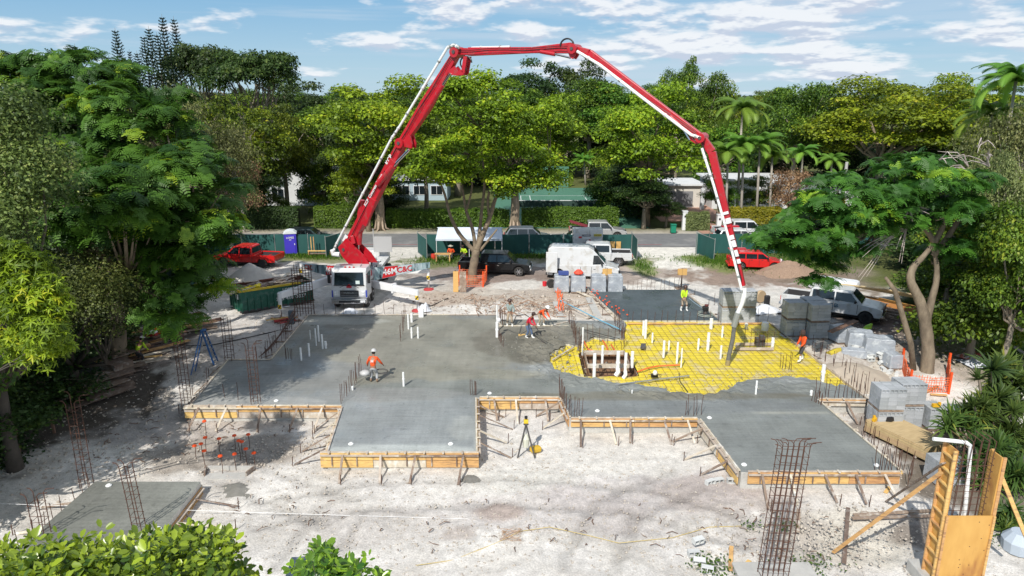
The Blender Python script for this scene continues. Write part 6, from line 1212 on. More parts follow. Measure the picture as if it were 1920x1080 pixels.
# power trowel
p = G(1322, 593); T = thing('power_trowel', 'power trowel with round guard ring and dark engine on the far slab', 'power trowel', p)
for r_, z in ((.52, .12), (.50, .22)): MB().tube([(r_*math.cos(a), r_*math.sin(a), z) for a in np.linspace(0, 2*PI, 26)], .018, 6).build('guard_ring', mat('ring_pale', (.45, .5, .42), .5), T)
for k in range(4): a = k*PI/2+.3; MB().box((.22*math.cos(a), .22*math.sin(a), .03), (.38, .16, .012), rz=a).build('blade', mat('blade_steel', (.35, .35, .34), .4, .8), T); MB().tube([(0, 0, .25), (.5*math.cos(a), .5*math.sin(a), .17)], .015, 5).build('spoke', dark, T)
MB().lathe((0, 0, .2), [(.16, 0), (.15, .14), (.1, .2)], 12).build('gearbox', dark, T); MB().box((0, 0, .55), (.36, .34, .34)).build('engine', black, T, .05); MB().box((.05, 0, .78), (.26, .2, .14)).build('fuel_tank', mat('dull_red', (.12, .03, .03), .5), T, .04); MB().lathe((-.16, .05, .62), [(.08, -.07), (.08, .07)], 10).build('air_filter', dark, T)
hp = Vector(w5.location)-p; MB().tube([(-.1, -.05, .5), hp*.55+Vector((0, 0, .78)), hp*.78+Vector((0, 0, .98))], .02, 6).build('handle', mat('blue_handle', (.25, .33, .4), .5), T)
# ================================================================= SITE: forms, steel, fences, blocks, clutter
INW = {}
def formwork(label, A, B_, out, h=.62, nb=4, m1=lumber, gap=.18, braces=True, ladder=True, top=palew, lown=None, brl=1.0, zt=0.0, nail=None):
    """boards along a slab edge A-B (world, top at zt), `out` = outward normal, raking braces and stakes outside"""
    A = Vector(A); B_ = Vector(B_); d = (B_-A); L_ = d.length; d.normalize(); out = Vector(out); out = (out-d*out.dot(d)).normalized(); T = thing('formwork', label, 'formwork', (A+B_)/2+Vector((0, 0, 0)))
    z = Vector((0, 0, 1)); n = max(1, round(L_/2.4)); r = random.Random(int(L_*100)); hh = h
    for i in range(n):
        a = A.lerp(B_, i/n)+d*.01; b = A.lerp(B_, (i+1)/n)-d*.01
        for j, (z0, z1) in enumerate(((.0, .48), (.5, 1.0))):
            zc = zt+.02-hh*(z0+z1)/2; MB().beam(a+out*(.03+.004*j)+z*zc, b+out*(.03+.004*j)+z*zc, .04, hh*(z1-z0)-.015).build('board', m1 if r.random() < .8 else palew, T, world=True)
    n2 = max(1, round(L_/3.2))
    for i in range(n2):
        a = A.lerp(B_, i/n2)+d*.012; b = A.lerp(B_, (i+1)/n2)-d*.012; MB().beam(a+out*.10+z*(zt-.05-.02*(i % 2)), b+out*.10+z*(zt-.06), .09, .05).build('waler', oldwood if i % 2 else top, T, world=True)
        if ladder: MB().beam(a-out*.02+z*(zt+.045), b-out*.02+z*(zt+.04), .07, .045).build('top_rail', palew, T, world=True)
    if ladder:
        for i in range(int(L_/.8)): p = A+d*(.4+.8*i); MB().beam(p-out*.06+z*(zt+.085), p+out*.16+z*(zt+.075), .07, .03).build('cleat', palew, T, world=True)
    for i in range(int(L_/1.05)): p = A+d*(.5+1.05*i); MB().beam(p+out*.075+z*(zt-.1), p+out*.085+z*(zt-hh*.85), .05, .035).build('cleat', oldwood, T, world=True)
    if nb:
        for i in range(nb):
            p = A+d*(L_*(i+.5)/nb+r.uniform(-.2, .2)); ang = r.uniform(-.18, .18); e = p+out*(1.15+r.uniform(-.1, .35))*brl+d*ang; gzz = gz(e.x, e.y)+.05
            MB().beam(p+out*.14+z*(zt+.0), Vector((e.x, e.y, gzz)), .09, .045, up=out).build('brace', (oldwood, palew, oldwood)[i % 3] if m1 is not oldwood else oldwood, T, world=True)
            q = e+out*.06+d*.08; MB().tube([Vector((q.x, q.y, gzz-.25)), Vector((q.x+.02, q.y, gzz+.42))], .018, 5).build('stake', rust, T, world=True)
    return T
g0 = lambda x, y: G(x, y)
DX = Vector((1, 0, 0)); DY = Vector((0, 1, 0))
formwork('left front formwork of yellow boards with raking braces, half in tree shade', g0(345, 762), g0(641, 762), -DY, nb=5)
formwork('short side formwork running toward the camera left of the projecting front slab', g0(641, 764), g0(613, 849), -DX, nb=4, m1=lumber)
formwork('yellow board formwork across the front of the projecting slab bay', g0(600, 850), g0(898, 850), -DY, nb=4, h=.66)
formwork('side formwork right of the projecting slab bay with four long braces', g0(895, 848), g0(893, 747), DX, nb=4, brl=1.25)
formwork('formwork at the back of the recess behind the laser tripod', g0(899, 746), g0(1048, 746), -DY, nb=3)
formwork('short formwork return on the right of the tripod recess', g0(1050, 747), g0(1068, 783), -DX, nb=2, h=.5)
formwork('middle front formwork with splashed boards right of the tripod', g0(1070, 785), g0(1308, 785), -DY, nb=5, h=.42)
formwork('slanting side formwork running down to the loose blocks by the cage', g0(1312, 787), g0(1386, 884), -DX, nb=3)
formwork('front right formwork behind the tall rebar cage', g0(1402, 886), g0(1688, 886), -DY, nb=5, h=.5)
formwork('long edge form with pale rails down the right side of the slab', g0(1690, 884), g0(1534, 750), DX, nb=0, h=.3)
formwork('small formwork return beside the near block stacks', g0(1534, 749), g0(1624, 750), -DY, nb=1, h=.35)
formwork('long splashed timber edge right of the yellow sheet', g0(1626, 748), g0(1442, 604), DX, nb=5, h=.4, m1=palew, ladder=False, brl=.6)
formwork('timber edge between the far dark slab and the yellow sheet', g0(1176, 605), g0(1441, 605), -DY, nb=0, h=.34, ladder=False, top=lumber)
formwork('left edge form of the slab in deep tree shade', g0(428, 674), g0(357, 760), -DX, nb=3, h=.3, m1=oldwood, brl=.6)
formwork('short shaded edge form behind the rebar column', g0(507, 675), g0(430, 675), DY, nb=0, h=.25, m1=oldwood)
formwork('long left edge form running up to the rusty column cage', g0(577, 592), g0(508, 674), -DX, nb=4, h=.3, m1=oldwood, brl=.6)
formwork('pale edge boards along the back of the slab near the truck', g0(930, 591), g0(580, 591), DY, nb=0, h=.2, m1=palew)
formwork('cluttered left edge form of the far dark slab', g0(1099, 541), g0(1160, 600), -DX, nb=3, h=.25, m1=palew, brl=.5)
formwork('right edge form of the far dark slab', g0(1352, 601), g0(1277, 542), DX, nb=3, h=.2, m1=palew, ladder=False, brl=.5)
zq = LOWZ
formwork('right side form of the small slab with two long braces', G(376, 904, zq), G(300, 1000, zq), DX, nb=2, h=.5, zt=zq, brl=1.6, ladder=False, top=palew)
formwork('pale board along the back edge of the small slab', G(376, 902, zq), G(180, 902, zq), DY, nb=0, h=.2, zt=zq, m1=palew, ladder=False)
formwork('left edge form of the small slab with open ladder rails', G(178, 904, zq), G(60, 1010, zq), -DX, nb=2, h=.3, zt=zq, m1=palew)
# strips between pours
for a, b, m, lab in [((935, 612), (1066, 612), palew, 'pale screed board lying on the concrete by the workers feet'), ((1150, 723), (1292, 706), mat('alu', (.45, .46, .47), .4, .7), 'thin aluminium straight edge lying on the yellow sheet'), ((1036, 676), (1076, 652), palew, 'pale offcut leaning from the wet concrete onto the yellow sheet'), ((1030, 612), (1064, 604), palew, 'short pale offcut at the right end of the screed board'), ((940, 612), (932, 603), palew, 'short pale offcut at the left end of the screed board')]:
    o = MB().beam(G(*a)+Vector((0, 0, .04)), G(*b)+Vector((0, 0, .05)), .09, .045).build('loose_board', m, None); tag(o, lab, 'board')
# ---- starter bars and pipes rising from the slab (parts of it)
BARM = {}
def bar(x, y, h, r=.014, z=-.05, parent=None, m=rust, tilt=0.):
    k = (round(h, 1), r)
    if k not in BARM: b = MB().tube([(0, 0, 0), (.02, .01, k[0]*.5), (0, 0, k[0])], r, 5); me = bpy.data.meshes.new('rebar'); me.from_pydata(b.v, [], b.f); me.materials.append(rust); BARM[k] = me
    o = bpy.data.objects.new('rebar', BARM[k]); COL.objects.link(o); o.parent = parent; o.location = (x, y, z); o.rotation_euler = (random.uniform(-.05, .05)+tilt, random.uniform(-.05, .05), random.random()*6); return o
def row(a, b, n, h, jit=.06, parent=house, z=-.05, r=.014):
    P, Q = G(*a), G(*b)
    for i in range(n): p = P.lerp(Q, i/max(1, n-1)); bar(p.x+random.uniform(-jit, jit), p.y+random.uniform(-jit, jit), h*random.uniform(.8, 1.1), r, z, parent)
random.seed(11)
for a, b, n, h in [((640, 757), (679, 698), 15, 1.0), ((752, 640), (758, 598), 8, 1.1), ((885, 740), (893, 742), 5, 1.0), ((1048, 742), (1064, 780), 13, 1.15), ((1066, 782), (1090, 781), 6, 1.1), ((1283, 779), (1316, 779), 5, 1.0), ((1066, 604), (1088, 668), 20, 1.3), ((1152, 604), (1172, 650), 16, 1.3), ((1175, 602), (1345, 602), 14, .8), ((1178, 543), (1272, 543), 12, .9), ((1350, 598), (1366, 600), 6, 1.2), ((1405, 604), (1438, 604), 3, 1.0), ((936, 602), (946, 612), 8, 1.2), ((935, 630), (942, 650), 8, .7), ((535, 672), (547, 674), 5, .9), ((590, 590), (740, 590), 9, .9), ((760, 591), (800, 591), 4, .8), ((1530, 745), (1620, 747), 12, 1.2), ((1640, 880), (1685, 884), 8, 1.1), ((1524, 752), (1540, 760), 8, .7), ((1100, 640), (1165, 655), 6, 1.4), ((1395, 652), (1448, 652), 7, 1.3), ((1462, 688), (1485, 694), 5, 1.0), ((423, 745), (448, 750), 2, 1.0), ((390, 720), (395, 722), 1, .9), ((1375, 580), (1340, 570), 3, 1.0)]: row(a, b, n, h)
rx = thing('rebar_dowels', 'scattered thin rusty upright bars outside the right edge of the yellow sheet', 'rebar', (0, 0, 0))
for i in range(46):
    f = i/45; p = G(1452, 612).lerp(G(1652, 770), f); bar(p.x+random.uniform(.25, 1.3), p.y+random.uniform(-.3, .3), random.choice((.8, 1.0, 1.2)), .013, -.4, rx)
ry_ = thing('rebar_dowels', 'bars standing along the right edge of the front right slab', 'rebar', (0, 0, 0))
for i in range(16): f = i/15; p = G(1600, 800).lerp(G(1692, 880), f); bar(p.x+random.uniform(.2, .8), p.y+random.uniform(-.2, .2), 1.1, .014, -.6, ry_)
rl_ = thing('rebar_dowels', 'thin bars with shadows along the left edge of the small slab', 'rebar', (0, 0, 0))
for i in range(9): f = i/8; p = G(170, 905, LOWZ).lerp(G(15, 1030, LOWZ), f); bar(p.x+random.uniform(-.1, .1), p.y, 1.0, .014, -.8, rl_)
rz_ = thing('rebar_dowels', 'dark horizontal and upright bars bundled along the shaded left edge of the slab', 'rebar', (0, 0, 0))
for i in range(26): f = i/25; p = G(572, 600).lerp(G(508, 672), f); bar(p.x-random.uniform(.15, .9), p.y, random.choice((.8, 1.0)), .014, -.3, rz_)
for k in range(8):
    a = G(560, 600)+Vector((-.3*random.random(), 0, .25+.1*k)); b = G(495+4*k, 672)+Vector((-.3, 0, .05+.09*k)); MB().tube([a, a.lerp(b, .5)+Vector((0, 0, -.08)), b], .018, 5).build('rebar', rust, rz_)
PIPEM = {}
def pipe(px, base, top, r=.055, parent=house, elbow=False, z=0):
    p = G(px, base, z); d = ray(px, top); h = max(.2, H+d.z*(p.y/d.y)-z); b = MB().tube([(0, 0, -.1), (0, 0, h)], r, 12); b.tube([(0, 0, h*.45), (0, 0, h*.45+.1)], r*1.2, 12)
    if elbow: b.tube([(0, 0, .3), (.02, -.05, .1), (-.12, -.1, -.1)], r*1.25, 10)
    o = b.build('standpipe', pvc, parent); o.location = p
for a in [(757, 724, 698), (605, 654, 627), (598, 640, 610), (565, 676, 652), (580, 668, 644), (611, 653, 640, .07), (593, 648, 616, .04), (582, 636, 619, .03), (766, 616, 590), (772, 604, 588, .08), (784, 634, 613), (772, 634, 614), (766, 617, 589), (932, 632, 604, .09), (932, 620, 572, .05), (661, 731, 724), (1417, 739, 714, .05), (1521, 741, 732, .07), (1092, 663, 614, .05), (1185, 738, 732, .03)]: pipe(*a)
for a in [(1206, 626, 602, .07), (1210, 632, 600, .08), (1223, 640, 624, .05), (1244, 668, 639, .07), (1254, 654, 639, .05), (1269, 679, 642, .06), (1277, 686, 653, .04), (1333, 614, 597, .11), (1309, 654, 635, .06), (1327, 655, 624, .09), (1354, 630, 612, .06), (1351, 670, 648, .06), (1399, 614, 606, .09), (1448, 652, 633, .09), (1542, 712, 684, .10), (1114, 704, 663, .09), (1129, 684, 648, .07), (1158, 700, 659, .10, house, True), (1172, 705, 662, .08, house, True), (1185, 686, 659, .09)]: pipe(*a)
def disc(px, py, z=0, parent=house): o = MB().lathe((0, 0, 0), [(.11, 0), (.12, .03), (.06, .08)], 12).build('pipe_cap', pvc, parent); o.location = G(px, py, z)
for a in [(518, 752), (658, 833), (845, 833), (918, 738), (1120, 771), (1330, 784), (1395, 872), (1643, 873)]: disc(*a)
disc(204, 911, LOWZ, sm); disc(297, 992, LOWZ, sm)
# items over the yellow sheet
tool('level_stand', 'small white topped instrument with splayed legs on the yellow sheet', 'instrument', [('head', pvc, MB().lathe(G(1228, 702, .35), [(.09, 0), (.12, .1), (.08, .2)], 10)), ('legs', dark, MB().tube([G(1228, 703, .35), G(1216, 702, 0)], .02, 5).tube([G(1228, 703, .35), G(1240, 702, 0)], .02, 5).tube([G(1228, 703, .35), G(1228, 705, 0)], .03, 5)), ('engine', black, MB().box(G(1227, 704, .1), (.35, .2, .15)))], tuple(G(1228, 704)))
tool('water_jug', 'white drum standing at the top right corner of the yellow sheet', 'drum', [('drum', pvc, MB().lathe(G(1434, 619, .0), [(.22, 0), (.24, .3), (.2, .52)], 14))], tuple(G(1434, 619)))
tool('motor_unit', 'dark oily motor standing among bars at the right of the yellow sheet', 'motor', [('motor', dark, MB().box(G(1425, 640, .3), (.5, .4, .45)).box(G(1429, 633, .6), (.3, .3, .25))), ('frame', rust, MB().tube([G(1416, 646, 0), G(1416, 636, .6), G(1433, 636, .6), G(1433, 646, 0)], .02, 5))], tuple(G(1425, 642)))
tool('float_pad', 'dark oval float lying on the yellow sheet', 'float', [('pad', dark, MB().box(G(1206, 649, .06), (.28, .75, .1), rz=-.25))], tuple(G(1206, 649)))
for i, (pts, lab) in enumerate([([(1095, 640), (1103, 655), (1118, 660)], 'orange tube curving across the yellow sheet left of the pit'), ([(1130, 638), (1138, 650), (1140, 662)], 'orange tube behind the pit, middle one'), ([(1146, 646), (1152, 656), (1154, 664)], 'short orange tube behind the pit, right one'), ([(1195, 697), (1215, 690), (1235, 686), (1275, 684)], 'rust orange conduit curling right of the pit')]):
    o = MB().tube([G(x, y, .02+.05*(j % 2)) for j, (x, y) in enumerate(pts)], .045, 7).build('conduit', mat('orange_conduit', (.7, .16, .04), .6), None); tag(o, lab, 'conduit')
for i, (pts, r_, m, lab) in enumerate([([(1050, 563), (1085, 580), (1120, 598), (1168, 620)], .035, 'blue', 'light blue hose running diagonally past the far dark slab'), ([(300, 668), (350, 650), (400, 648), (470, 633), (540, 617)], .03, 'black', 'black cable slung across the shaded lane by the ladder'), ([(1273, 700), (1275, 715), (1290, 735)], .02, 'black', 'thin black cord hanging over the front of the yellow sheet'), ([(790, 582), (797, 577), (810, 574), (840, 560)], .03, 'black', 'black hose lying on the dirt right of the truck'), ([(1092, 617), (1110, 622), (1165, 636)], .02, 'black', 'taut black cord over the starter bars')]):
    mm = mat('blue_hose', (.16, .42, .58), .5) if m == 'blue' else hs; o = MB().tube([(GT(x, y, .05) if i in (1, 3) else G(x, y, .25 if i in (0, 4) else .02)) for x, y in pts], r_, 6).build('hose', mm, None); tag(o, lab, 'hose')
# ---- rebar column cages
def cage(label, px, base, top, w=.32, n=4, zbase=None, hook=True, lean=0, tie=.32, r=.016, cat='rebar cage', cap=False, wd=None):
    p = G(px, base, zbase) if zbase is not None else GT(px, base); d = ray(px, top); h = H+d.z*(p.y/d.y)-p.z; T = thing('rebar_cage', label, cat, p); wd = wd or w
    per = []
    if n == 4: per = [(-w/2, -wd/2), (w/2, -wd/2), (w/2, wd/2), (-w/2, wd/2)]
    else:
        k = n//2
        for i in range(k): per += [(-w/2+w*i/(k-1), -wd/2), (-w/2+w*i/(k-1), wd/2)]
    rr_ = random.Random(px)
    for x, y in per:
        hv = h*rr_.uniform(.93, 1.0); dx = lean*hv; pts = [(x, y, -.2), (x+dx*.5+rr_.uniform(-.02, .02), y, hv*.5), (x+dx, y, hv-.12)]
        if hook: pts += [(x+dx+.08*(1 if x > 0 else -1), y+.02, hv-.02), (x+dx+(.35 if x > 0 else -.22), y+.05, hv)]
        MB().tube(pts, r, 5).build('rebar', rust, T)
    m = int((h-.3)/tie)
    for i in range(m):
        z = .25+i*tie+rr_.uniform(-.03, .03); dx = lean*z; q = [(-w/2-.02+dx, -wd/2-.02, z), (w/2+.02+dx, -wd/2-.02, z+rr_.uniform(-.04, .04)), (w/2+.02+dx, wd/2+.02, z), (-w/2-.02+dx, wd/2+.02, z), (-w/2-.02+dx, -wd/2-.02, z)]; MB().tube(q, r*.7, 4).build('stirrup', rust, T)
    return T
cage('tall rusty column cage between the skip and the truck', 571, 588, 492, 1.15, 8, 0, False, wd=.6, r=.022)
cage('column cage at the shaded left corner behind the ladder', 431, 675, 588, .38, 4, 0, False)
cage('dark column cage rising at the front left slab corner', 350, 757, 606, .34, 4, 0)
cage('column cage standing just behind the left front formwork', 480, 757, 636, .34, 4, 0)
cage('rusty column cage in the lane at the back corner of the small slab', 162, 905, 738, .34, 4, LOWZ)
cage('leaning column cage in the middle of the small slab', 262, 990, 858, .30, 4, LOWZ, lean=-.06)
cage('short rusty column cage with hooked tops at the small slab left edge', 80, 1003, 918, .36, 4, LOWZ)
bc = cage('big tall cage of many hooked rusty bars at the bottom right', 1447, 1088, 815, .84, 12, LOW, True, 0, .27, .014, wd=.4)
bc.rotation_euler = (-.02, .055, 0)
for k, (px, b0, t0) in enumerate([(218, 884, 852), (120, 800, 777)][:0]): pass
# bars with orange safety caps
for k, (px, b0, t0) in enumerate([(368, 862, 846), (388, 850, 829), (387, 822, 821), (380, 858, 834), (414, 852, 825), (417, 890, 860), (442, 842, 822), (443, 882, 855), (451, 860, 845), (456, 854, 833), (479, 880, 856), (387, 880, 858), (468, 840, 815), (464, 872, 838)]):
    p = GT(px, b0); T = thing('capped_bar', 'thin upright bar with an orange mushroom cap beside the footing hole', 'rebar', p, 0, 'orange capped bars left of the front slab'); h = .75+.1*(k % 3); bar(0, 0, h, .014, -.1, T)
    o = MB().lathe((0, 0, 0), [(.05, -.05), (.10, -.02), (.085, .03), (.03, .05)], 10).build('cap', orange, T); o.location = (0, 0, h-.08)
p = GT(428, 888); T = thing('footing_hole', 'low concrete footing frame among the orange capped bars', 'footing', p); MB().box((0, .3, .04), (1.9, .08, .28)).box((0, -.25, .0), (1.7, .5, .1)).build('footing', conc, T); MB().box((-.95, .0, .08), (.06, .6, .3), rz=.3).box((.95, 0, .08), (.06, .6, .3), rz=-.3).build('side_form', oldwood, T)
# ---- concrete block pallets: every outer block is a part
BLK = None
def block_mesh():
    global BLK
    b = MB(); x, y, z = .196, .096, .096
    b.box((0, 0, 0), (2*x, 2*y, 2*z)); BLK = bpy.data.meshes.new('block'); BLK.from_pydata(b.v, [], b.f); BLK.materials.append(blockm)
    global BLKH
    b = MB().box((0, .03, 0), (2*x, .13, 2*z)).box((0, -.067, .078), (2*x, .058, .036)).box((0, -.067, -.078), (2*x, .058, .036))
    for xx in (-.18, 0, .18): b.box((xx, -.067, 0), (.034, .058, .118))
    BLKH = bpy.data.meshes.new('hollow_block'); BLKH.from_pydata(b.v, [], b.f); BLKH.materials.append(blockm)
block_mesh()
def pallet(label, px, py, layers=6, nx=3, ny=5, rz=0, z=None, wrap=False, dz=0, mesh=None, name='block_pallet', shift=(0, 0), hole=4):
    p = GT(px, py); p.x += shift[0]; p.y += shift[1]; p.z = (p.z if z is None else z)+dz; T = thing(name, label, 'block stack', p, rz); r = random.Random(int(px*7+py))
    for l in range(layers):
        alt = l % 2
        for i in range(nx):
            for j in range(ny):
                if 0 < i < nx-1 and 0 < j < ny-1 and l < layers-1: continue
                hol = j == 0 and l == hole; o = bpy.data.objects.new('block', BLKH if hol else BLK); COL.objects.link(o); o.parent = T; xx = (i-(nx-1)/2)*.4; yy = (j-(ny-1)/2)*.2
                if alt: xx += .05*(1 if j % 2 else -1)*0
                o.location = (xx+r.uniform(-.006, .006), yy+r.uniform(-.008, .008), .1+l*.2+.12); o.rotation_euler = (0, 0, r.uniform(-.012, .012))
    MB().box((0, 0, .05), (nx*.4-.05, ny*.2-.05, .1)).build('pallet', oldwood, T)
    if wrap: MB().box((0, 0, .12+layers*.1), (nx*.4+.03, ny*.2+.03, layers*.2+.03)).build('plastic_wrap', MATS['wrap'], T)
    return T
wr = mat('wrap', (.40, .43, .47), .3, col2=(.30, .33, .37), scale=3, bump=1, bscale=7, c3=(.55, .58, .60), s3=2)
N1 = (1655, 806)
pallet('near block stack, lower cube at the left of the near group', *N1, 5, 3, 5, .04)
pallet('near block stack, upper cube at the left of the near group', *N1, 5, 3, 5, .0, dz=1.14)
pallet('near block stack, lower cube just right of the leftmost pair', *N1, 5, 3, 5, -.05, shift=(1.28, .6))
pallet('near block stack, upper cube just right of the leftmost pair', *N1, 5, 3, 5, .03, dz=1.14, shift=(1.28, .6))
pallet('single height block cube with a yellow tool on it, near group', *N1, 5, 2, 5, .0, shift=(2.45, .35))
pallet('single height block cube at the right end of the near group', *N1, 5, 3, 5, -.06, shift=(3.55, .0))
pallet('grey block cube behind the left post of the column form', 1770, 905, 5, 3, 5, .1)
# big dark stacks
D1 = (1484, 628)
for k, (sx, sy, dz, lab) in enumerate([(0, 0, 0, 'tall dark block stack by the white pickup, lower front left cube'), (0, 0, 1.14, 'tall dark block stack by the white pickup, upper front left cube'), (1.27, -.5, 0, 'tall dark block stack by the white pickup, lower front right cube'), (1.27, -.5, 1.14, 'tall dark block stack by the white pickup, upper front right cube'), (1.35, .6, 0, 'tall dark block stack by the white pickup, lower back cube'), (1.35, .6, 1.14, 'tall dark block stack by the white pickup, upper back cube')]): pallet(lab, *D1, 5, 3, 5, .02*k, dz=dz, shift=(sx, sy), hole=4 if dz == 0 else 9)
for k, (px, py, lab) in enumerate([(1365, 604, 'wrapped block stack behind the boom hose, left one'), (1394, 604, 'wrapped block stack behind the boom hose, right one')]):
    pallet(lab, px, py, 5, 3, 5, .03*k); pallet(lab.replace('wrapped block stack', 'upper cube of the wrapped stack'), px, py, 5, 3, 5, -.03*k, dz=1.14)
def wrapped(label, px, py, w, d, h, rz=0, top=None):
    T = thing('wrapped_stack', label, 'wrapped stack', GT(px, py), rz); n = 9; b = MB(); r = random.Random(px); MB().box((0, 0, .05), (w-.1, d-.1, .1)).build('pallet', oldwood, T)
    import bmesh
    me = bpy.data.meshes.new('plastic_wrap'); bm = bmesh.new(); bmesh.ops.create_cube(bm, size=1); bmesh.ops.subdivide_edges(bm, edges=bm.edges[:], cuts=5, use_grid_fill=True)
    for v in bm.verts: k = (abs(v.co.x*2)**6+abs(v.co.y*2)**6+abs(v.co.z*2)**6)**(1/6)/1.0; q = v.co; j = .02*math.sin(9*q.x+px)+.02*math.sin(11*q.z+7*q.y); v.co = Vector((q.x*w*(1+j), q.y*d*(1+j), (q.z+.5)*h*(1+j)+.1)); v.co.x *= 1-.05*(v.co.z/h)**3; v.co.y *= 1-.05*(v.co.z/h)**3
    bm.to_mesh(me); bm.free(); me.materials.append(wr); link('plastic_wrap', me, T, .05); return T
for k, (px, lab) in enumerate([(1052, 'wrapped block pallet with a red bag on top, left of the sign post, left end'), (1083, 'wrapped block pallet behind the dirt trench, second from the left'), (1121, 'wrapped block pallet directly behind the orange sign board post'), (1152, 'wrapped block pallet at the right end of the row behind the far slab')]): wrapped(lab, px, 547, 1.15, 1.0, 1.25)
# collapsed wrapped blocks
for k, (px, py, w, d, h, rz, lab) in enumerate([(1578, 640, 1.3, 1.1, .9, .2, 'slumped wrapped blocks under the broken board, upper left of the heap'), (1610, 652, 1.5, 1.2, .95, -.25, 'slumped wrapped blocks in the middle of the heap'), (1645, 668, 1.6, 1.1, 1.1, -.3, 'slumped wrapped blocks at the right of the heap'), (1598, 672, 1.4, .6, .5, -.2, 'low torn wrapped blocks at the front of the heap'), (1672, 690, .8, .8, .8, .1, 'small wrapped cube at the right foot of the heap')]): wrapped(lab, px, py, w, d, h, rz)
r = random.Random(9)
def loose_block(px, py, lab, rz=0, dz=.1, tilt=0, grp=None):
    b = MB(); w, l, h = .2, .4, .2
    b.box((0, -.09, 0), (l, .02, h)).box((0, .09, 0), (l, .02, h)).box((-.19, 0, 0), (.02, .16, h)).box((.19, 0, 0), (.02, .16, h)).box((0, 0, 0), (.03, .16, h)); o = b.build('concrete_block', mat('pale_block', (.62, .63, .62), .9, col2=(.52, .53, .52), scale=6, rand=.08), None)
    p = GT(px, py); o.location = (p.x, p.y, p.z+dz); o.rotation_euler = (PI/2+tilt, 0, rz); tag(o, lab, 'block', grp)
for px, py, lab, rz, dz, t_ in [(1308, 1028, 'pale hollow block at the top of the small heap by the weeds', .4, .32, .2), (1300, 1044, 'pale hollow block second from the top by the weeds', .1, .15, .0), (1311, 1058, 'pale hollow block third from the top by the weeds', -.2, .12, .3), (1326, 1072, 'pale hollow block at the bottom by the weeds', -.3, .1, .0), (1331, 908, 'pale block lying left of the slab corner, left of two', .5, .1, .0), (1347, 905, 'pale block lying left of the slab corner, right of two', .3, .1, .1), (1372, 906, 'pale block against the slab corner, left half', 0, .12, 0), (1388, 906, 'pale block against the slab corner, right half', 0, .12, 0)]: loose_block(px, py, lab, rz, dz, t_)
for k in range(18):
    f = k/17; loose_block(1598+70*f+r.uniform(-8, 8), 655+38*f+r.uniform(-6, 6), 'loose pale block tumbled down in front of the slumped heap', r.uniform(0, 3), r.uniform(.1, .45), r.uniform(-.5, .5), 'tumbled blocks in front of the slumped heap')
for px, py, lab in [(1655, 695, 'hollow block on the dirt near the orange mesh, left'), (1668, 700, 'hollow block on the dirt near the orange mesh, middle'), (1682, 704, 'hollow block on the dirt near the orange mesh, right')]: loose_block(px, py, lab, r.uniform(0, 2))
# broken boards and cloth on heap
o = MB().beam(GT(1552, 655, 1.1), GT(1600, 640, 1.35), .35, .05).build('rusty_board', mat('brown_sheet', (.16, .09, .06), .8), None); tag(o, 'rusty brown board lying over the slumped wrapped blocks', 'board')
o = MB().lathe((0, 0, 0), [(.1, -.55), (.22, -.2), (.2, .2), (.06, .5)], 8).build('green_bag', mat('lime_bag', (.35, .6, .05), .6), None); o.location = GT(1622, 635, .6); o.rotation_euler = (.3, .5, 0); tag(o, 'lime green bag draped behind the slumped blocks', 'bag')
o = MB().lathe((0, 0, 0), [(.3, -.7), (.35, -.1), (.28, .3), (.1, .65)], 8).build('yellow_sheet_roll', mat('yellow_roll', (.6, .5, .03), .5, col2=(.3, .2, .05), scale=4), None); o.location = GT(1572, 668, .2); o.rotation_euler = (0, PI/2-.2, .3); tag(o, 'crumpled yellow plastic roll at the foot of the slumped blocks', 'plastic sheet')
# plywood stack
def sheetstack(label, px, py, w, l, n, th, rz, m, name='plywood_stack', cat='plywood stack', warp=0):
    T = thing(name, label, cat, GT(px, py), rz); r2 = random.Random(px)
    for k in range(n): MB().box((r2.uniform(-.015, .015), r2.uniform(-.02, .02), .12+th*(k+.5)), (w, l, th*.93)).build('sheet', m, T)
    for y in (-l*.35, 0, l*.35): MB().box((0, y, .05), (w, .1, .1)).build('bearer', oldwood, T)
    return T
ply = mat('plywood', (.56, .42, .23), .7, col2=(.44, .32, .17), scale=2, stretch=(1, 5, 1), rand=.12)
ps = sheetstack('big stack of tan plywood sheets in front of the near blocks', 1697, 832, 1.6, 3.1, 10, .055, .42, ply)
cap_ = tool('tool_bag', 'black bag and yellow drill left on top of the plywood stack', 'bag', [('bag', black, MB().lathe(Vector(ps.location)+Vector((-.35, 1.1, .80)), [(.3, -.1), (.28, .08), (.1, .2)], 9)), ('drill', mat('tool_yellow', (.7, .4, .02), .5), MB().box(Vector(ps.location)+Vector((-1.0, .95, .75)), (.3, .12, .14), rz=.6).box(Vector(ps.location)+Vector((-1.05, .95, .85)), (.1, .1, .2)))], tuple(ps.location))
tool('yellow_drill', 'yellow power tool lying on the lower near block cube', 'power tool', [('drill', MATS['tool_yellow'], MB().box(GT(1655, 806)+Vector((2.4, .1, 1.22)), (.35, .16, .14)).box(GT(1655, 806)+Vector((2.55, .1, 1.3)), (.1, .1, .14)))], tuple(GT(1700, 800)))
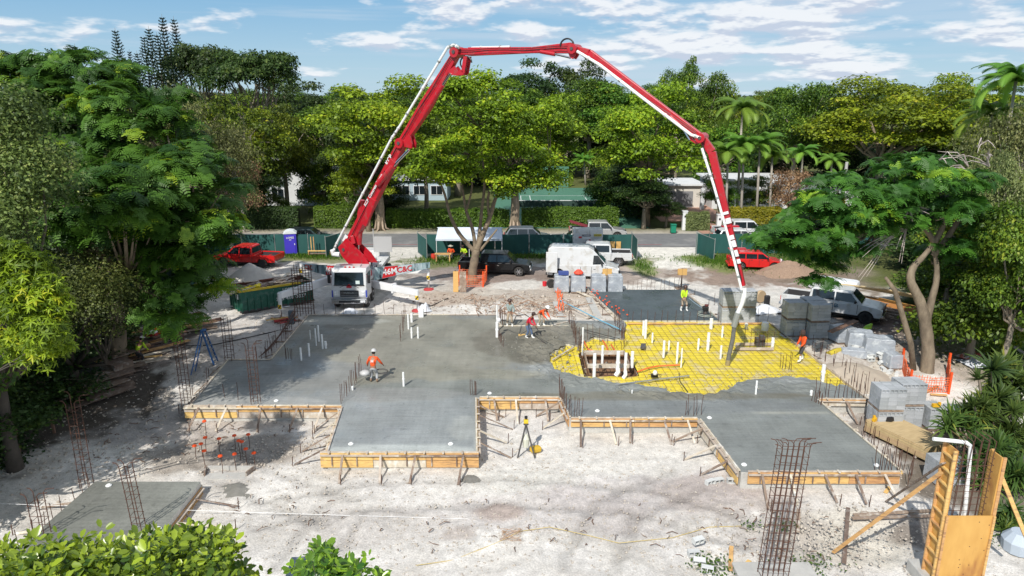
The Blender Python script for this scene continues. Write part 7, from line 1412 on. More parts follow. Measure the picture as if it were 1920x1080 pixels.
# timber column form
def column_form():
    bp = GT(1780, 1096); T = thing('column_formwork', 'tall yellow plywood column form with open back and white pipe at the bottom right', 'formwork', bp); z0 = bp.z; s = F*0+1
    def top(px, py, Y): return V(px, py, Y)
    Y0 = bp.y; w = 1.05; hL = V(1790, 838, Y0).z-z0; hR = V(1862, 850, Y0).z-z0; plyy = mat('form_plywood', (.62, .36, .10), .55, col2=(.50, .26, .06), scale=1.6, stretch=(1, 1, .35), c3=(.32, .13, .04), s3=1.0)
    xl, xr = V(1756, 1080, Y0).x-bp.x, V(1842, 1080, Y0).x-bp.x; xl, xr = -.68, .70; D = .55
    for x, hh, sd in ((xl, hL, -1), (xr, hR, 1)):
        MB().box((x, 0, hh/2), (.05, D, hh)).build('side_panel', plyy, T)
        for y in (-D/2, D/2): MB().box((x+sd*.075, y, hh/2), (.10, .05, hh)).build('stud', lumber, T)
        for k in range(int(hh/.48)): MB().box((x+sd*.075, 0, .3+k*.48), (.09, D-.056, .05)).build('rung', lumber, T)
    fh = V(1800, 965, Y0-D/2).z-z0; MB().box((0, -D/2-.06, fh/2), (xr-xl+.1, .03, fh)).build('front_panel', plyy, T)
    r3 = random.Random(2)
    for i in range(12): MB().lathe((r3.uniform(xl, xr), -D/2-.076, r3.uniform(.3, fh-.2)), [(.018, -.003), (.015, .003)], 8, 'Y').build('knot', rust, T)
    for sd, x in ((-1, xl), (1, xr)):
        for y in (-D/2-.1,): MB().box((x+sd*.04, y, fh/2), (.07, .04, fh)).build('cleat', lumber, T)
    # cage inside and pipe
    for x in (-.45, -.2, .05, .3, .5):
        for y in (-.15, .15): MB().tube([(x, y, -.1), (x, y, hL*.9), (x+.02, y, hL+.25), (x-.2, y+.1, hL+.42)], .013, 5).build('rebar', rust, T)
    for k in range(14): z = hL*.35+k*.22; MB().tube([(-.5, -.18, z), (.55, -.18, z+.02), (.55, .18, z), (-.5, .18, z), (-.5, -.18, z)], .009, 4).build('stirrup', rust, T)
    q = [V(1808, 975, Y0)-bp, V(1819, 850, Y0)-bp, V(1820, 836, Y0)-bp, V(1812, 830, Y0)-bp, V(1800, 828, Y0)-bp, V(1750, 823, Y0)-bp]; MB().tube([Vector((q[0].x-.08, 0, 0.2))]+q, .06, 12).build('drain_pipe', pvc, T)
    return T, bp, hL, hR
CF, cfp, hL, hR = column_form()
for a, b, w_, m, lab in [((1766, 885, 0), (1562, 1036, None), .12, lumber, 'long pale board propping the column form from the left'), ((1770, 868, 0), (1662, 940, None), .12, oldwood, 'dark weathered board propping the column form from the left'), ((1872, 880, 0), (1925, 1010, None), .12, lumber, 'pale board propping the column form on its right side')]:
    A = V(a[0], a[1], cfp.y); e = GT(b[0], b[1]) if b[0] < 1900 else V(b[0], b[1], cfp.y-.3); o = MB().beam(A, e, w_, .05, up=DY).build('propping_board', m, None); tag(o, lab, 'board')
for a, b, lab, m in [((1660, 926), (1690, 890), 'short bright prop board at the slab corner by the column form', lumber), ((1495, 1000), (1497, 960), 'dark timber stake lying below the slab front', oldwood), ((1600, 968), (1755, 962), 'long brown plank on the ground left of the column form, rear one', oldwood), ((1597, 974), (1760, 972), 'long brown plank on the ground left of the column form, front one', oldwood), ((1369, 1072), (1371, 1030), 'pale short board on the soil left of the big cage', lumber), ((1385, 1078), (1405, 1056), 'pale offcut on the footing left of the big cage', lumber), ((1728, 741), (1757, 728), 'yellow offcut in front of the orange mesh, left one', lumber), ((1744, 741), (1775, 745), 'yellow offcut in front of the orange mesh, right one', lumber), ((1590, 955), (1582, 1060), 'thin dark stake with long shadow right of the big cage', oldwood)]:
    A = GT(*a, .06); e = GT(*b, .12 if b[1] < 1050 else .1); o = MB().beam(A, e, .14, .05).build('loose_board', m, None); tag(o, lab, 'board')
p = GT(1405, 1085); T = thing('footing', 'square pale concrete footing under the big rebar cage', 'footing', p); MB().box((0.9, .1, .02), (2.6, 1.1, .3)).build('footing_block', conc, T, .03)
p = GT(1735, 1085); T = thing('footing', 'pale concrete footing at the foot of the column form', 'footing', p); MB().box((0.3, .0, .15), (1.3, 1.1, .45)).build('footing_block', conc, T, .03)
# ---- laser level on tripod
p = GT(986, 852); T = thing('laser_level', 'yellow laser level on a tripod in the slab recess', 'surveying instrument', p)
hz = V(986, 795, p.y).z-p.z
for a in (-2.3, -.8, 1.5): MB().tube([(0, 0, hz), (math.cos(a)*.55, math.sin(a)*.45, 0)], .035, 6).build('leg', white if a > 1 else dark, T)
MB().lathe((0, 0, hz-.02), [(.12, 0), (.10, .06)], 10).build('tripod_head', dark, T); MB().box((0, 0, hz+.13), (.2, .18, .17)).build('level_body', mat('tool_yellow2', (.75, .5, .03), .5), T, .03); MB().lathe((0, 0, hz+.27), [(.07, 0), (.07, .09)], 10).build('beacon', black, T); MB().lathe((0, 0, hz*.6), [(.12, -.5), (.17, -.1), (.05, .1)], 8).build('pale_bag', mat('pale_bag', (.6, .6, .5), .7), T)
o = MB().box((0, 0, 0), (.5, .34, .26)).build('yellow_case', mat('case_yellow', (.60, .38, .03), .5), None, .08); o.location = GT(1004, 848, .16); o.rotation_euler = (0, .1, .5); tag(o, 'yellow tool case on the ground right of the laser tripod', 'case')
# ---- ladder
a = GT(366, 690); T = thing('step_ladder', 'blue folding step ladder standing in the shaded lane', 'ladder', a); apex = V(381, 619, a.y)-a; lb = mat('ladder_blue', (.03, .12, .32), .5)
f1 = GT(405, 681)-a; f2 = GT(362, 700)-a
for s in (-.28, .28): MB().beam(f1+Vector((0, s, 0)), apex+Vector((0, s*.6, 0)), .09, .05).build('stile', lb, T); MB().beam(f2+Vector((0, s, 0)), apex+Vector((-.05, s*.6, 0)), .05, .04).build('rear_stile', lb, T)
for k in range(8): f = (k+.7)/8.5; c = f1.lerp(apex, f); MB().box(c, (.1, .52-.2*f, .03)).build('rung', mat('alu', (.45, .46, .47), .4, .7), T)
for k in range(4): f = (k+.8)/4.5; c = f2.lerp(apex, f); MB().box(c, (.03, .5-.2*f, .02)).build('rear_bar', lb, T)
MB().box(apex, (.2, .36, .06)).build('top_cap', lb, T)
# ---- fences
FG = mat('fence_screen', (.012, .072, .068), .75, col2=(.02, .10, .09), scale=1.2, bump=.4, bscale=3, stretch=(1, 1, .3)); galv = mat('galvanised', (.35, .37, .36), .5, .4)
def fence(label, pts, h=1.95, name='screen_fence', cat='fence', step=2.5, frame=False):
    T = thing(name, label, cat, (*((Vector(pts[0])+Vector(pts[-1]))/2)[:2], 0))
    for a, b in zip(pts[:-1], pts[1:]):
        a = Vector(a); b = Vector(b); n = max(1, round((b-a).length/step))
        for i in range(n):
            p, q = a.lerp(b, i/n), a.lerp(b, (i+1)/n); za, zb = gz(p.x, p.y), gz(q.x, q.y); d = (q-p).normalized()*.05; p2, q2 = p+d, q-d; mid = p2.lerp(q2, .5)+Vector((0, .05, 0)); nn = Vector((-d.y, d.x, 0)).normalized()*.02
            P = [Vector((p2.x, p2.y, za+.06)), Vector((mid.x, mid.y, za+.03)), Vector((q2.x, q2.y, zb+.06)), Vector((q2.x, q2.y, zb+h)), Vector((mid.x, mid.y, zb+h-.05)), Vector((p2.x, p2.y, za+h))]; MB().add([v-nn for v in P]+[v+nn for v in P], [(0, 1, 4, 5), (1, 2, 3, 4), (11, 10, 7, 6), (10, 9, 8, 7), (0, 6, 7, 1), (1, 7, 8, 2), (2, 8, 9, 3), (3, 9, 10, 4), (4, 10, 11, 5), (5, 11, 6, 0)]).build('screen_panel', FG, T, world=True)
            for w_ in ([p, q] if i == n-1 else [p]): MB().tube([(w_.x, w_.y, za-.1), (w_.x, w_.y, za+h+.12)], .032, 8).build('post', galv, T, world=True)
            if frame: MB().tube([(p2.x, p2.y-.04, za+h), (q2.x, q2.y-.04, zb+h)], .025, 6).tube([(p2.x, p2.y-.04, za+.06), (q2.x, q2.y-.04, zb+.06)], .025, 6).build('rail', galv, T, world=True)
    return T
Y_F = 66.6
fx = lambda px: V(px, 470, Y_F).x
fence('green screened fence left of the site entrance behind the red pickup', [(fx(330), Y_F, 0), (fx(641), Y_F, 0)], step=3.2)
fence('green screened fence in the middle behind the tent and van', [(fx(800), Y_F, 0), (fx(1184), Y_F, 0)], step=3.2)
fence('green screened fence behind the red estate car', [(fx(1306), Y_F, 0), (fx(1330), Y_F+.3, 0), (fx(1640), Y_F+.3, 0)], step=3.2)
for (x0, y0), (x1, y1), lab in [((640, 475), (612, 484), 'swung back green gate leaf beside the truck boom foot'), ((784, 474), (801, 488), 'swung back green gate leaf left of the tent'), ((1183, 474), (1194, 489), 'swung back green gate leaf right of the white pickup'), ((1304, 474), (1338, 489), 'swung back green gate leaf left of the red estate car')]:
    a, b = GT(x0, y0), GT(x1, y1); fence(lab, [tuple(a), tuple(b)], 2.0, 'gate_leaf', 'gate', 5, True)
lf = [(-24.5, 20), (-23.5, 30), (-22, 40), (-21, 50)]
fence('dark screened fence under the trees at the left edge', [tuple(GT(275, 645)+Vector((-2, 6, 0))), (-26, 58, 0), (fx(330), Y_F, 0)], step=3.5)
for px0, px1, lab in [(1226, 1184, 'grey diagonal brace pipe of the middle fence end')]:
    pass
# ---- tent
p = GT(882, 482); T = thing('canopy_tent', 'white pitched canopy tent by the fence above two sitting people', 'tent', p); tw_ = 6.1; dp = 3.2; cv = mat('canvas_shade_toned', (.60, .66, .74), .7, col2=(.52, .58, .67), scale=1)  # white canvas, with tree shade put into its blue-grey colour
h0, h1 = 2.05, 2.85
b = MB(); b.add([(-tw_/2, -dp/2, h0), (tw_/2, -dp/2, h0), (tw_/2-.1, 0, h1), (-tw_/2+.1, 0, h1), (-tw_/2, dp/2, h0), (tw_/2, dp/2, h0)], [(0, 1, 2, 3), (3, 2, 5, 4)]); o = b.build('canopy', cv, T); sm_ = o.modifiers.new('s', 'SOLIDIFY'); sm_.thickness = .03
for x in (-tw_/2, tw_/2):
    MB().add([(x*.985, -dp/2, h0), (x*.985, dp/2, h0), (x*.985-.0, 0, h1)], [(0, 1, 2)]).build('gable', cv, T)
MB().box((0, -dp/2, h0-.08), (tw_, .02, .18)).build('valance', cv, T)
for x in (-tw_/2+.05, 0, tw_/2-.05):
    for y in (-dp/2+.05, dp/2-.05): MB().tube([(x, y, 0), (x, y, h0)], .03, 6).build('pole', white, T)
MB().tube([(-tw_/2, 0, h1-.04), (tw_/2, 0, h1-.04)], .03, 6).build('ridge_pole', white, T)
T = thing('work_bench', 'rough yellow timber bench at the left side of the tent', 'bench', GT(831, 492)); MB().box((0, 0, .8), (1.5, .5, .08)).build('bench_top', lumber, T)
for x in (-.6, .6): MB().box((x, 0, .4), (.1, .4, .76)).build('leg', lumber, T)
o = MB().lathe((0, 0, 0), [(.2, 0), (.24, .3), (.22, .55)], 12).build('red_barrel', mat('barrel_red', (.6, .05, .03), .5), None); o.location = GT(813, 487); tag(o, 'small red drum at the left corner of the tent', 'drum')
for k, (px, lab) in enumerate([(585, 'thin wooden stake stuck in the grass beside the blue toilet, left'), (590, 'thin wooden stake stuck in the grass beside the blue toilet, right')]): p = GT(px, 480); o = MB().box((p.x, p.y, p.z+.9), (.07, .07, 1.9)).build('wooden_stake', lumber, None); tag(o, lab, 'stake')
T = thing('sawhorse', 'low timber frame on the grass next to the left gate leaf', 'timber frame', GT(600, 481)); MB().box((0, 0, .55), (2.2, .12, .09)).build('rail', lumber, T); MB().box((0, 0, .3), (2.2, .06, .12)).build('rail', oldwood, T)
for x in (-1, 1): MB().box((x, 0, .25), (.09, .4, .55)).build('leg', lumber, T)
# ---- sign posts
for px, top, base, lab, w_ in [(1137, 503, 545, 'tan plywood board on a post in front of the white van', .75), (1277, 503, 542, 'tan plywood board on a post at the gravel drive', .75)]:
    p = GT(px, base); h = V(px, top, p.y).z-p.z; T = thing('sign_post', lab, 'sign post', p); MB().box((0, 0, h/2), (.10, .08, h)).build('post', oldwood, T)
    for s in (-1, 1): MB().box((s*w_/4, -.06, h-.28), (w_/2-.02, .03, .52)).build('board', mat('tan_board', (.60, .36, .12), .7), T)
    MB().box((0, 0, .1), (.9, .5, .12)).build('base', oldwood, T)
for s, lab in ((-1, 'left tan board hanging on the fence right of the sign box'), (1, 'right tan board hanging on the fence right of the sign box')): p = V(1154+s*5.5, 461, Y_F-.15); o = MB().box(p, (.45, .04, .85)).build('hanging_board', MATS['tan_board'], None); tag(o, lab, 'board')
# ---- orange mesh fences
om = mat('orange_mesh', (.80, .17, .06), .7)
def mesh_fence(label, pts, h=1.0, posts=None):
    T = thing('orange_mesh_fence', label, 'mesh fence', Vector(pts[0])); r4 = random.Random(3); bm_ = MB()
    for a, b in zip(pts[:-1], pts[1:]):
        a, b = Vector(a), Vector(b); L_ = (b-a).length; n = int(L_/.13)
        for i in range(n+1):
            p = a.lerp(b, i/n); q = p+Vector((r4.uniform(-.05, .05), 0, h*r4.uniform(.85, 1))); bm_.beam(p, q, .02, .02, up=(0, 1, 0))
        for k in range(7):
            zz = h*(k+.5)/7; s0 = a+Vector((0, 0, zz)); s1 = b+Vector((0, 0, zz)); m_ = s0.lerp(s1, .5)+Vector((0, 0, -.08)); bm_.beam(s0, m_, .02, .028, up=(0, 1, 0)); bm_.beam(m_, s1, .02, .028, up=(0, 1, 0))
    o = bm_.build('netting', om, T, world=True); o['kind'] = 'stuff'
    for p in pts: p = Vector(p); MB().box(p+Vector((0, 0, h*.62)), (.10, .10, h*1.3)).build('post', orange, T, world=True)
    return T
c = Vector(ST); mesh_fence('orange plastic mesh round the foot of the forked tree', [c+Vector((-1.3, -.9, 0)), c+Vector((.9, -1.1, 0)), c+Vector((1.1, .9, 0)), c+Vector((-1.1, 1.0, 0)), c+Vector((-1.3, -.9, 0))], 1.0)
for k, (px, w_) in enumerate([(855, .4), (868, .5)]): p = GT(px, 548); o = MB().box((p.x, p.y, p.z+.85), (w_, .05, 1.6), rx=-.15).build('leaning_board', MATS['tan_board'] if k == 0 else oldwood, None); tag(o, ['tan board leaning at the orange mesh of the forked tree', 'grey board leaning at the orange mesh of the forked tree'][k], 'board')
q = [GT(1690, 690), GT(1704, 733), GT(1778, 738), GT(1776, 700)]; mesh_fence('orange plastic mesh round the leaning poinciana trunks', q, .95)
# ---- timber stack at back right, lumber yard
T = thing('timber_stack', 'stack of pale battens and orange beams behind the big white pickup', 'timber stack', GT(1690, 580)); r5 = random.Random(6); bl = Vector((0, 0, 0))
for k in range(22): o = MB().box((0, 0, 0), (.14, 3.4, .08)).build('batten', mat('batten', (.78, .62, .36), .7, rand=.1), T); o.location = (-1.9+k*.19, 2.2-.09*k, 1.1-.02*k); o.rotation_euler = (-.12, 0, .55)
for k in range(7): o = MB().box((0, 0, 0), (.2, 5.2, .28)).build('beam', mat('orange_beam', (.60, .30, .08), .7, rand=.15), T); o.location = (-1.2+k*.21, -.3-.1*k, .45+.0*k); o.rotation_euler = (0, 0, .62)
for k in range(40): o = MB().box((0, 0, 0), (.1, r5.uniform(2, 5), .06)).build('loose_plank', oldwood if k % 3 else palew, T); o.location = (-3+r5.uniform(-1.6, 1.6), r5.uniform(-2.5, 2), .1+.012*k); o.rotation_euler = (r5.uniform(-.05, .05), 0, .75+r5.uniform(-.25, .25))
MB().box((-2.6, 5.2, .5), (3.6, 1.4, .9), rz=-.6).build('white_tarp', mat('white_tarp', (.7, .72, .75), .6, bump=.8, bscale=3), T, .25)
T = thing('timber_heap', 'heap of planks and panels in the shade at the left near the lime shirted worker', 'timber heap', GT(270, 660));
for k in range(34): o = MB().box((0, 0, 0), (r5.uniform(.1, .5), r5.uniform(1.5, 4.5), .05)).build('loose_plank', (oldwood, palew, lumber, mat('brown_sheet', (.16, .09, .06), .8))[k % 4], T); o.location = (r5.uniform(-1.4, 2.2), r5.uniform(-2, 5), .06+.02*k); o.rotation_euler = (r5.uniform(-.08, .08), r5.uniform(-.1, .1), -.85+r5.uniform(-.25, .25))
T = thing('timber_heap', 'flat stack of dark boards in deep shade left of the small slab lane', 'timber heap', GT(190, 725))
for k in range(22): o = MB().box((0, 0, 0), (r5.uniform(.3, .9), r5.uniform(1.2, 2.8), .06)).build('loose_plank', oldwood, T); o.location = (r5.uniform(-1.5, 1.5), r5.uniform(-2, 2), .05+.03*k); o.rotation_euler = (0, r5.uniform(-.1, .1), -.7+r5.uniform(-.3, .3))
T = thing('cool_box', 'white cool box with a red base beside the orange cloth on the timber', 'cool box', GT(287, 646, .55)); MB().box((0, 0, .1), (.6, .4, .2)).build('box', mat('cool_red', (.35, .03, .03), .5), T, .03); MB().box((0, 0, .26), (.62, .42, .12)).build('lid', white, T, .03)
o = MB().lathe((0, 0, 0), [(.28, -.15), (.3, 0), (.12, .2)], 7).build('orange_cloth', orange, None, .04); o.location = GT(298, 640, .7); tag(o, 'crumpled orange cloth beside the cool box on the timber heap', 'cloth')
for px, by, ty, lab in [(102, 812, 768, 'leaning brown stake at the left edge of the lane, upper one'), (38, 860, 802, 'leaning brown stake at the left edge of the lane, lower one')]: p = GT(px, by); q_ = V(px-10, ty, p.y); o = MB().beam(p, q_, .12, .07).build('wooden_stake', mat('brown_stake', (.22, .13, .09), .9), None); tag(o, lab, 'stake')
# pallet of dark wood boxes
sheetstack('dark pallet stack in the shade left of the dark column cage', 222, 703, 1.3, 1.1, 6, .12, -.5, oldwood, 'pallet_stack', 'pallets')
# ---- debris round the middle back, trench boards and wires
wire = mat('wire_pale', (.7, .7, .7), .5)
for i, (a, b, lab) in enumerate([((-5, 944), (1925, 996), 'long white string line stretched across the foreground of the site')]):
    A = V(a[0], a[1], 23.6); Bq = V(b[0], b[1], 23.2); n = 24; o = MB().tube([A.lerp(Bq, k/n)+Vector((0, 0, -.12*math.sin(PI*k/n))) for k in range(n+1)], .009, 4).build('string_line', wire, None); tag(o, lab, 'string')
o = MB().tube([GT(x, y, .04) for x, y in [(780, 1062), (850, 1052), (930, 1020), (975, 998), (1030, 990), (1100, 1005), (1160, 1020), (1260, 1010), (1330, 990), (1390, 988)]], .012, 5).build('thin_rope', mat('cord_yellow', (.55, .42, .15), .7), None); tag(o, 'yellow rope lying loosely over the foreground soil', 'cord')
b = MB(); rw = random.Random(3); c0 = GT(958, 1008, .05)
for k in range(9): ph = rw.random()*6; b.tube([c0+Vector((.35*math.cos(a+ph)*rw.uniform(.7, 1.2), .28*math.sin(a), .02*k)) for a in np.linspace(0, 5.5, 12)], .007, 4)
o = b.build('wire_tangle', mat('orange_wire', (.40, .24, .14), .8), None); o['kind'] = 'stuff'; o['label'] = 'tangle of orange wire on the foreground soil'
b = MB()
for k in range(70):
    c = GT(rw.uniform(880, 1075), rw.uniform(560, 596), .05); a = rw.random()*6.28; l = rw.uniform(.4, 1.6); b.tube([c, c+Vector((math.cos(a)*l*.5, math.sin(a)*l*.4, rw.uniform(.1, .5))), c+Vector((math.cos(a+.4)*l, math.sin(a+.4)*l*.8, rw.uniform(0, .3)))], rw.uniform(.012, .035), 5)
o = b.build('root_tangle', mat('root_brown', (.22, .12, .08), .9, col2=(.4, .28, .2), scale=4), None); o['kind'] = 'stuff'; o['label'] = 'tangled cut roots on the dirt bank behind the slab'
for a, b_, w_, m, lab in [((1042, 570), (1052, 600), .45, conc, 'white painted plank leaning into the trench beside the stooping worker'), ((1104, 562), (1122, 598), .5, conc, 'grey concrete curb piece left of the far dark slab'), ((1078, 548), (1108, 560), .2, palew, 'splashed board at the head of the trench'), ((1100, 600), (1118, 592), .25, palew, 'thin pale stick at the trench right of the stooping worker')]:
    o = MB().beam(GT(*a, .15), GT(*b_, .1), w_, .08).build('trench_board', m, None); tag(o, lab, 'board')
b = MB()
for k in range(26): f = k/25; p = GT(1106+60*f, 546+52*f, .1); b.lathe(p+Vector((rw.uniform(-.3, .5), 0, .2)), [(.05, -.03), (.07, 0), (.03, .05)], 7)
o = b.build('safety_caps', orange, None); o['kind'] = 'stuff'; o['label'] = 'row of small orange bar caps along the left edge of the far slab'
b = MB()
for k in range(24):
    p = GT(rw.uniform(1044, 1058), rw.uniform(545, 590), .1); b.tube([p, p+Vector((rw.uniform(-.2, .2), 0, rw.uniform(.2, .6)))], .04, 5)
o = b.build('orange_netting_scraps', om, None); o['kind'] = 'stuff'; o['label'] = 'torn orange netting along the trench edge'
o = MB().lathe((0, 0, 0), [(.16, 0), (.18, .34), (.16, .36)], 12).build('red_bucket', mat('bucket_red', (.6, .02, .03), .5), None); o.location = GT(1021, 536); tag(o, 'small red bucket left of the wrapped block pallets', 'bucket')
o = MB().lathe((0, 0, 0), [(.2, -.12), (.33, -.12), (.36, 0), (.33, .12), (.2, .12)], 18, 'Y').build('old_car_wheel', rubber, None); o.location = GT(1033, 539, .34); o.rotation_euler = (0, 0, .3); tag(o, 'black tyre leaning beside the red bucket', 'tyre')
o = MB().lathe((0, 0, 0), [(.35, 0), (.4, .12), (.15, .35)], 8).build('red_bag', mat('bag_red', (.75, .08, .04), .6), None, .04); o.location = GT(1084, 547, 1.42); tag(o, 'crumpled red orange bag on top of a wrapped pallet', 'bag')
o = MB().box((0, 0, 0), (.8, .4, .3)).build('blue_crate', mat('crate_blue', (.04, .07, .25), .6), None, .04); o.location = GT(1056, 547, 1.5); tag(o, 'blue tool crate on the leftmost wrapped pallet', 'crate')
o = MB().lathe((0, 0, 0), [(.45, -.12), (.45, .12)], 20, 'Y').build('cable_spool', mat('spool_wood', (.45, .33, .2), .8), None, .02); o.location = GT(1425, 568, .5); o.rotation_euler = (0, 0, .5); tag(o, 'round wooden cable spool between the block stacks', 'cable spool')
o = MB().box((0, 0, 0), (.4, .3, .8)).build('black_bag', black, None, .1); o.location = GT(1437, 575, .45); tag(o, 'upright black bag right of the wooden spool', 'bag')
for k, (px, py, w_, d_, h_, rz_2, lab) in enumerate([(1432, 583, 1.2, .8, .35, .3, 'white plastic wrap heap below the wooden spool'), (1822, 668, .9, .5, .22, .5, 'red and white cement bags on the path at right'), (1840, 682, 1.1, .7, .18, .1, 'torn clear plastic on the path below the cement bags'), (657, 586, .55, .45, .28, 0, 'crumpled clear plastic in front of the truck bumper'), (795, 583, .5, .4, .5, .3, 'pale blue plastic sheet around the right outrigger foot'), (510, 574, 1.3, .6, .22, .2, 'white plastic sheet on the ground in front of the skip')]):
    me_c = mat('plastic_white', (.66, .68, .72), .4, bump=1, bscale=5) if k != 1 else mat('bag_redwhite', (.7, .66, .62), .6, col2=(.7, .12, .08), scale=2.5, amt=.3)
    p = GT(px, py); n = 12; xs = np.linspace(-1, 1, n); X, Yy = np.meshgrid(xs, xs); Zz = np.clip(1-np.hypot(X, Yy)**2.2, 0, 1)*h_*(.6+.8*vnoise(X*3+px, Yy*3, 4))-.02; idx = np.arange(n*n).reshape(n, n); fcs = np.stack([idx[:-1, :-1], idx[:-1, 1:], idx[1:, 1:], idx[1:, :-1]], -1).reshape(-1, 4)
    o = link('plastic_heap', npmesh('plastic_heap', np.stack([X*w_, Yy*d_, Zz], -1).reshape(-1, 3), fcs, m=me_c)); o.location = (p.x, p.y, p.z+.06); o.rotation_euler = (0, 0, rz_2); tag(o, lab, 'plastic sheet' if k != 1 else 'cement bags')
T = thing('plank_pile', 'red and brown scrap wood under the left outrigger foot', 'scrap wood', GT(530, 604))
for k in range(14): o = MB().box((0, 0, 0), (r5.uniform(.8, 1.6), .12, .05)).build('loose_plank', (MATS['red_plate'], lumber, oldwood)[k % 3], T); o.location = (r5.uniform(-.5, .5), r5.uniform(-.4, .4), .05+.02*k); o.rotation_euler = (0, 0, r5.uniform(-.6, .9))
o = MB().box((0, 0, .45), (.3, .25, 1.0)).build('grey_post', mat('blue_grey_box', (.10, .13, .16), .5), None, .02); o.location = GT(547, 608); tag(o, 'short blue grey box post by the left outrigger foot', 'post')
o = MB().box((0, 0, .35), (.35, .3, .7)).build('pipe_box', pvc, None, .05); o.location = GT(790, 597); tag(o, 'grey white box at the back edge of the slab by the outrigger', 'box')
# metal roof piece at bottom left
p = V(558, 1065, 9.5); T = thing('metal_shade', 'grey metal lamp top just behind the leaf sprig at the bottom edge', 'lamp post', (p.x, p.y, LOW)); MB().box((0, 0, p.z-LOW+.0), (.28, .5, .06), rz=.1).build('lamp_shade', mat('grey_metal', (.3, .32, .35), .4, .5), T, .01); MB().tube([(0, .1, 0), (0, .1, p.z-LOW)], .05, 8).build('pole', dark, T)
# ---- street side: bin, hydrant-like post, mailboxes
T = thing('wheelie_bin', 'green wheeled bin at the road edge by the dark bush', 'bin', (V(1265, 437, 76.6).x, 77.4, -.1)); gb = mat('bin_green', (.01, .22, .13), .5); MB().box((0, 0, .5), (.55, .6, .85)).build('bin_body', gb, T, .05); MB().box((0, -.02, .97), (.62, .7, .09)).build('lid', gb, T, .03);
for s in (-1, 1): MB().lathe((s*.24, .3, .12), [(.12, -.03), (.12, .03)], 10, 'X').build('wheel', rubber, T)
for px, h_, lab in [(1280, 2.1, 'white gate post with a small box beside the green bin'), (1344, 1.7, 'white gate post left of the yellow hedge')]: T = thing('gate_post', lab, 'post', (V(px, 430, 80).x, 79.4, -.1)); MB().box((0, 0, h_/2), (.5, .5, h_)).build('post', white, T, .02); MB().box((0, 0, h_+.05), (.6, .6, .1)).build('cap', white, T); MB().box((0, -.27, h_*.75), (.2, .06, .2)).build('box', black, T)
# ---- houses
wh = mat('house_white', (.66, .67, .68), .85, col2=(.58, .59, .60), scale=.8); rfw = mat('roof_white', (.70, .71, .72), .7, col2=(.6, .61, .62), scale=1)
def house_obj(label, px, Y, w, d, h, rz=0, wins=(), flat=True, door=None, wallm=None, roofm=None, ledges=True):
    T = thing('house', label, 'house', (V(px, 400, Y).x, Y, -.1), rz); MB().box((0, d/2, h/2), (w, d, h)).build('wall', wallm or wh, T)
    rf_ = MB()
    if flat: rf_.box((0, d/2, h+.12), (w+.9, d+.9, .22))
    else: rf_.add([(-w/2-.5, -.5, h), (w/2+.5, -.5, h), (w/2+.5, d+.5, h), (-w/2-.5, d+.5, h), (-w/2+1.5, d/2, h+1.5), (w/2-1.5, d/2, h+1.5)], [(0, 1, 5, 4), (1, 2, 5), (2, 3, 4, 5), (3, 0, 4)])
    rf_.build('roof', roofm or rfw, T)
    for x, z, ww, hh in wins:
        o = MB().box((x, -.03, z), (ww+.16, .08, hh+.16)).build('window', white, T); MB().box((x, -.08, z), (ww, .03, hh)).build('pane', glass, o); MB().box((x, -.10, z), (.05, .03, hh)).build('sash_bar', white, o)
    return T
house_obj('shaded white two storey house behind the trees left of the boom', 565, 98, 9.5, 7, 6.2, wins=((-3, 1.6, 1.6, 1.3), (-3, 4.6, 1.6, 1.2), (.4, 1.6, 1.6, 1.3), (3.3, 1.6, 1.4, 1.3), (3.2, 4.6, 1.3, 1.1)))
house_obj('low white house wing right of the two storey house in tree shade', 632, 97, 5, 5, 3.2, wins=((-1.2, 1.6, 1.5, 1.2), (1.3, 1.6, 1.2, 1.2)))
house_obj('pale blue grey low house behind the tent and forked tree', 788, 103, 8, 6, 2.9, wins=((-2.5, 1.5, 2, 1.2), (0, 1.5, 1.6, 1.2), (2.5, 1.5, 1.6, 1.2)), wallm=mat('house_blue', (.36, .46, .52), .85))
hb = house_obj('garage with white front behind the pink driveway', 1265, 96, 7, 7, 3.0, wins=(), wallm=mat('house_cream', (.60, .56, .50), .85))
MB().box((0, -.05, 1.15), (4.6, .1, 2.2)).build('garage_door', mat('garage_grey', (.22, .22, .23), .6), hb)
for s in (-1, 1): MB().box((s*3.2, -1.6, 1.4), (.5, .5, 2.8)).build('column', wh, hb)
hc = house_obj('white flat roofed house with a porch behind the dry shrub on the right', 1530, 91, 10, 8, 3.6, wins=((-3.2, 1.8, 1.4, 1.3), (2.5, 1.8, 1.4, 1.3)))
MB().box((-.6, -1.6, 2.75), (4.4, 3.2, .2)).box((-.6, -1.6, 2.95), (3.8, 2.8, .2)).build('porch_roof', rfw, hc)
for x in (-2.5, -1.2, .0, 1.3): MB().box((x, -2.9, 1.35), (.2, .2, 2.65)).build('column', wh, hc)
MB().lathe((-1.5, 3, 3.8), [(.5, 0), (.5, .25), (.2, .45)], 12).build('roof_vent', white, hc)
house_obj('long low white house wing behind the yellow green tree trunks on the right', 1630, 95, 11, 7, 3.2, wins=((-3.5, 1.7, 1.6, 1.2), (0, 1.7, 1.6, 1.2), (3, 1.7, 1.6, 1.2)))
house_obj('white house glimpsed behind the palms', 1410, 95, 11, 7, 3.8, wins=((-3.5, 1.8, 1.6, 1.3), (.5, 1.8, 1.6, 1.3), (3.7, 1.8, 1.4, 1.3)))
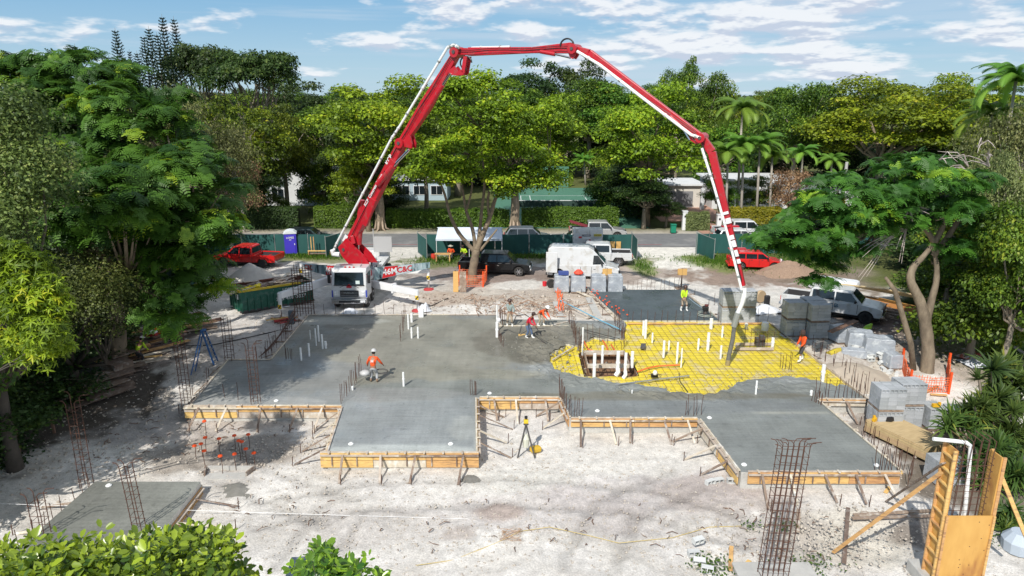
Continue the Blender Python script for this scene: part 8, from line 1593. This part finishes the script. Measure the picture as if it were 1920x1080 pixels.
T = thing('awning', 'turquoise awning behind the wide yellow tree on the right', 'awning', (V(1643, 330, 90).x, 90, -.1)); MB().add([(-1.5, 0, 2.6), (1.5, 0, 2.6), (1.1, 1.6, 4.3), (-1.1, 1.6, 4.3), (-1.5, .05, 2.55), (1.5, .05, 2.55), (1.1, 1.65, 4.25), (-1.1, 1.65, 4.25)], [(0, 1, 2, 3), (7, 6, 5, 4), (0, 4, 5, 1), (1, 5, 6, 2), (2, 6, 7, 3), (3, 7, 4, 0)]).build('canopy', mat('turquoise', (.02, .42, .30), .6), T)
for s in (-1, 1): MB().tube([(s*1.4, 0, 0), (s*1.4, 0, 2.6)], .05, 6).build('pole', white, T)
T = thing('utility_pole', 'pale concrete utility pole among the palms on the right', 'pole', (V(1587, 300, 84).x, 84, -.1)); MB().tube([(0, 0, 0), (.1, 0, 7.2)], [.22, .17], 10).build('pole', conc, T)
# low kerb wall on the right
o = MB().beam(GT(1750, 570, .1), GT(1915, 668, .1), .3, .35).build('low_kerb_wall', mat('stained_kerb', (.28, .26, .23), .9, col2=(.18, .16, .14), scale=2), None); tag(o, 'low stained kerb wall running back under the trees on the right', 'wall')
o = MB().lathe((0, 0, 0), [(.5, -.3), (.55, .1), (.3, .4)], 12).build('round_cover', mat('pale_blue_cover', (.42, .48, .55), .6), None); o.location = GT(1908, 1030, .3); tag(o, 'pale blue round cover at the lower right edge behind the column form', 'cover')
# weeds
rngw = np.random.default_rng(5)
def weeds(px, py, rx, ry, n, m=None):
    p = GT(px, py); P = np.stack([p.x+rngw.normal(size=n)*rx, p.y+rngw.normal(size=n)*ry, np.full(n, p.z+.05)+rngw.random(n)*.12], -1); return P
P = np.concatenate([weeds(1335, 1065, .35, .35, 240), weeds(1520, 1062, .5, .3, 160), weeds(1475, 990, .3, .2, 60), weeds(1410, 920+70, .2, .15, 40), weeds(1850, 1010, .6, .4, 100), weeds(1870, 660, 1.5, 1.5, 300)])
v, f, ti = scatter(LEAF_V, LEAF_F, P, frames(rngw.normal(size=(len(P), 3))*.5+np.array((0, 0, 1)), rngw), .11*np.ones(len(P)), rngw.random(len(P))*.5); o = link('weeds', npmesh('weeds', v, f, ti, L_HEDGE)); struct(o, 'stuff'); o['label'] = 'low green weeds in the churned soil'
gr = []
for px, py, rx_, ry_2, n in [(610, 482, 3.5, 1, 900), (560, 480, 4, .8, 500), (830, 490, 3, 1.5, 900), (1000, 482, 9, .9, 1400), (1390, 490, 5, 2, 2200), (1480, 500, 5, 2.5, 1500), (1345, 490, 2, 2.5, 600), (1860, 600, 3, 6, 2500), (1205, 500, .8, 2.6, 400), (1890, 660, 2.5, 2.5, 900)]: gr.append(weeds(px, py, rx_*.5, ry_2*.6, n)-np.array((0, 0, .06)))
P = np.concatenate(gr); GV = [(-.03, 0, 0), (.03, 0, 0), (.05, .03, .2)]; v, f, ti = scatter(GV, [(0, 1, 2)], P, frames(rngw.normal(size=(len(P), 3))*.25+np.array((0, 0, 1)), rngw), .9+rngw.random(len(P))*.6, rngw.random(len(P))*.7); o = link('grass', npmesh('grass', v, f, ti, L_HEDGE)); struct(o, 'stuff'); o['label'] = 'rough grass along the fences'
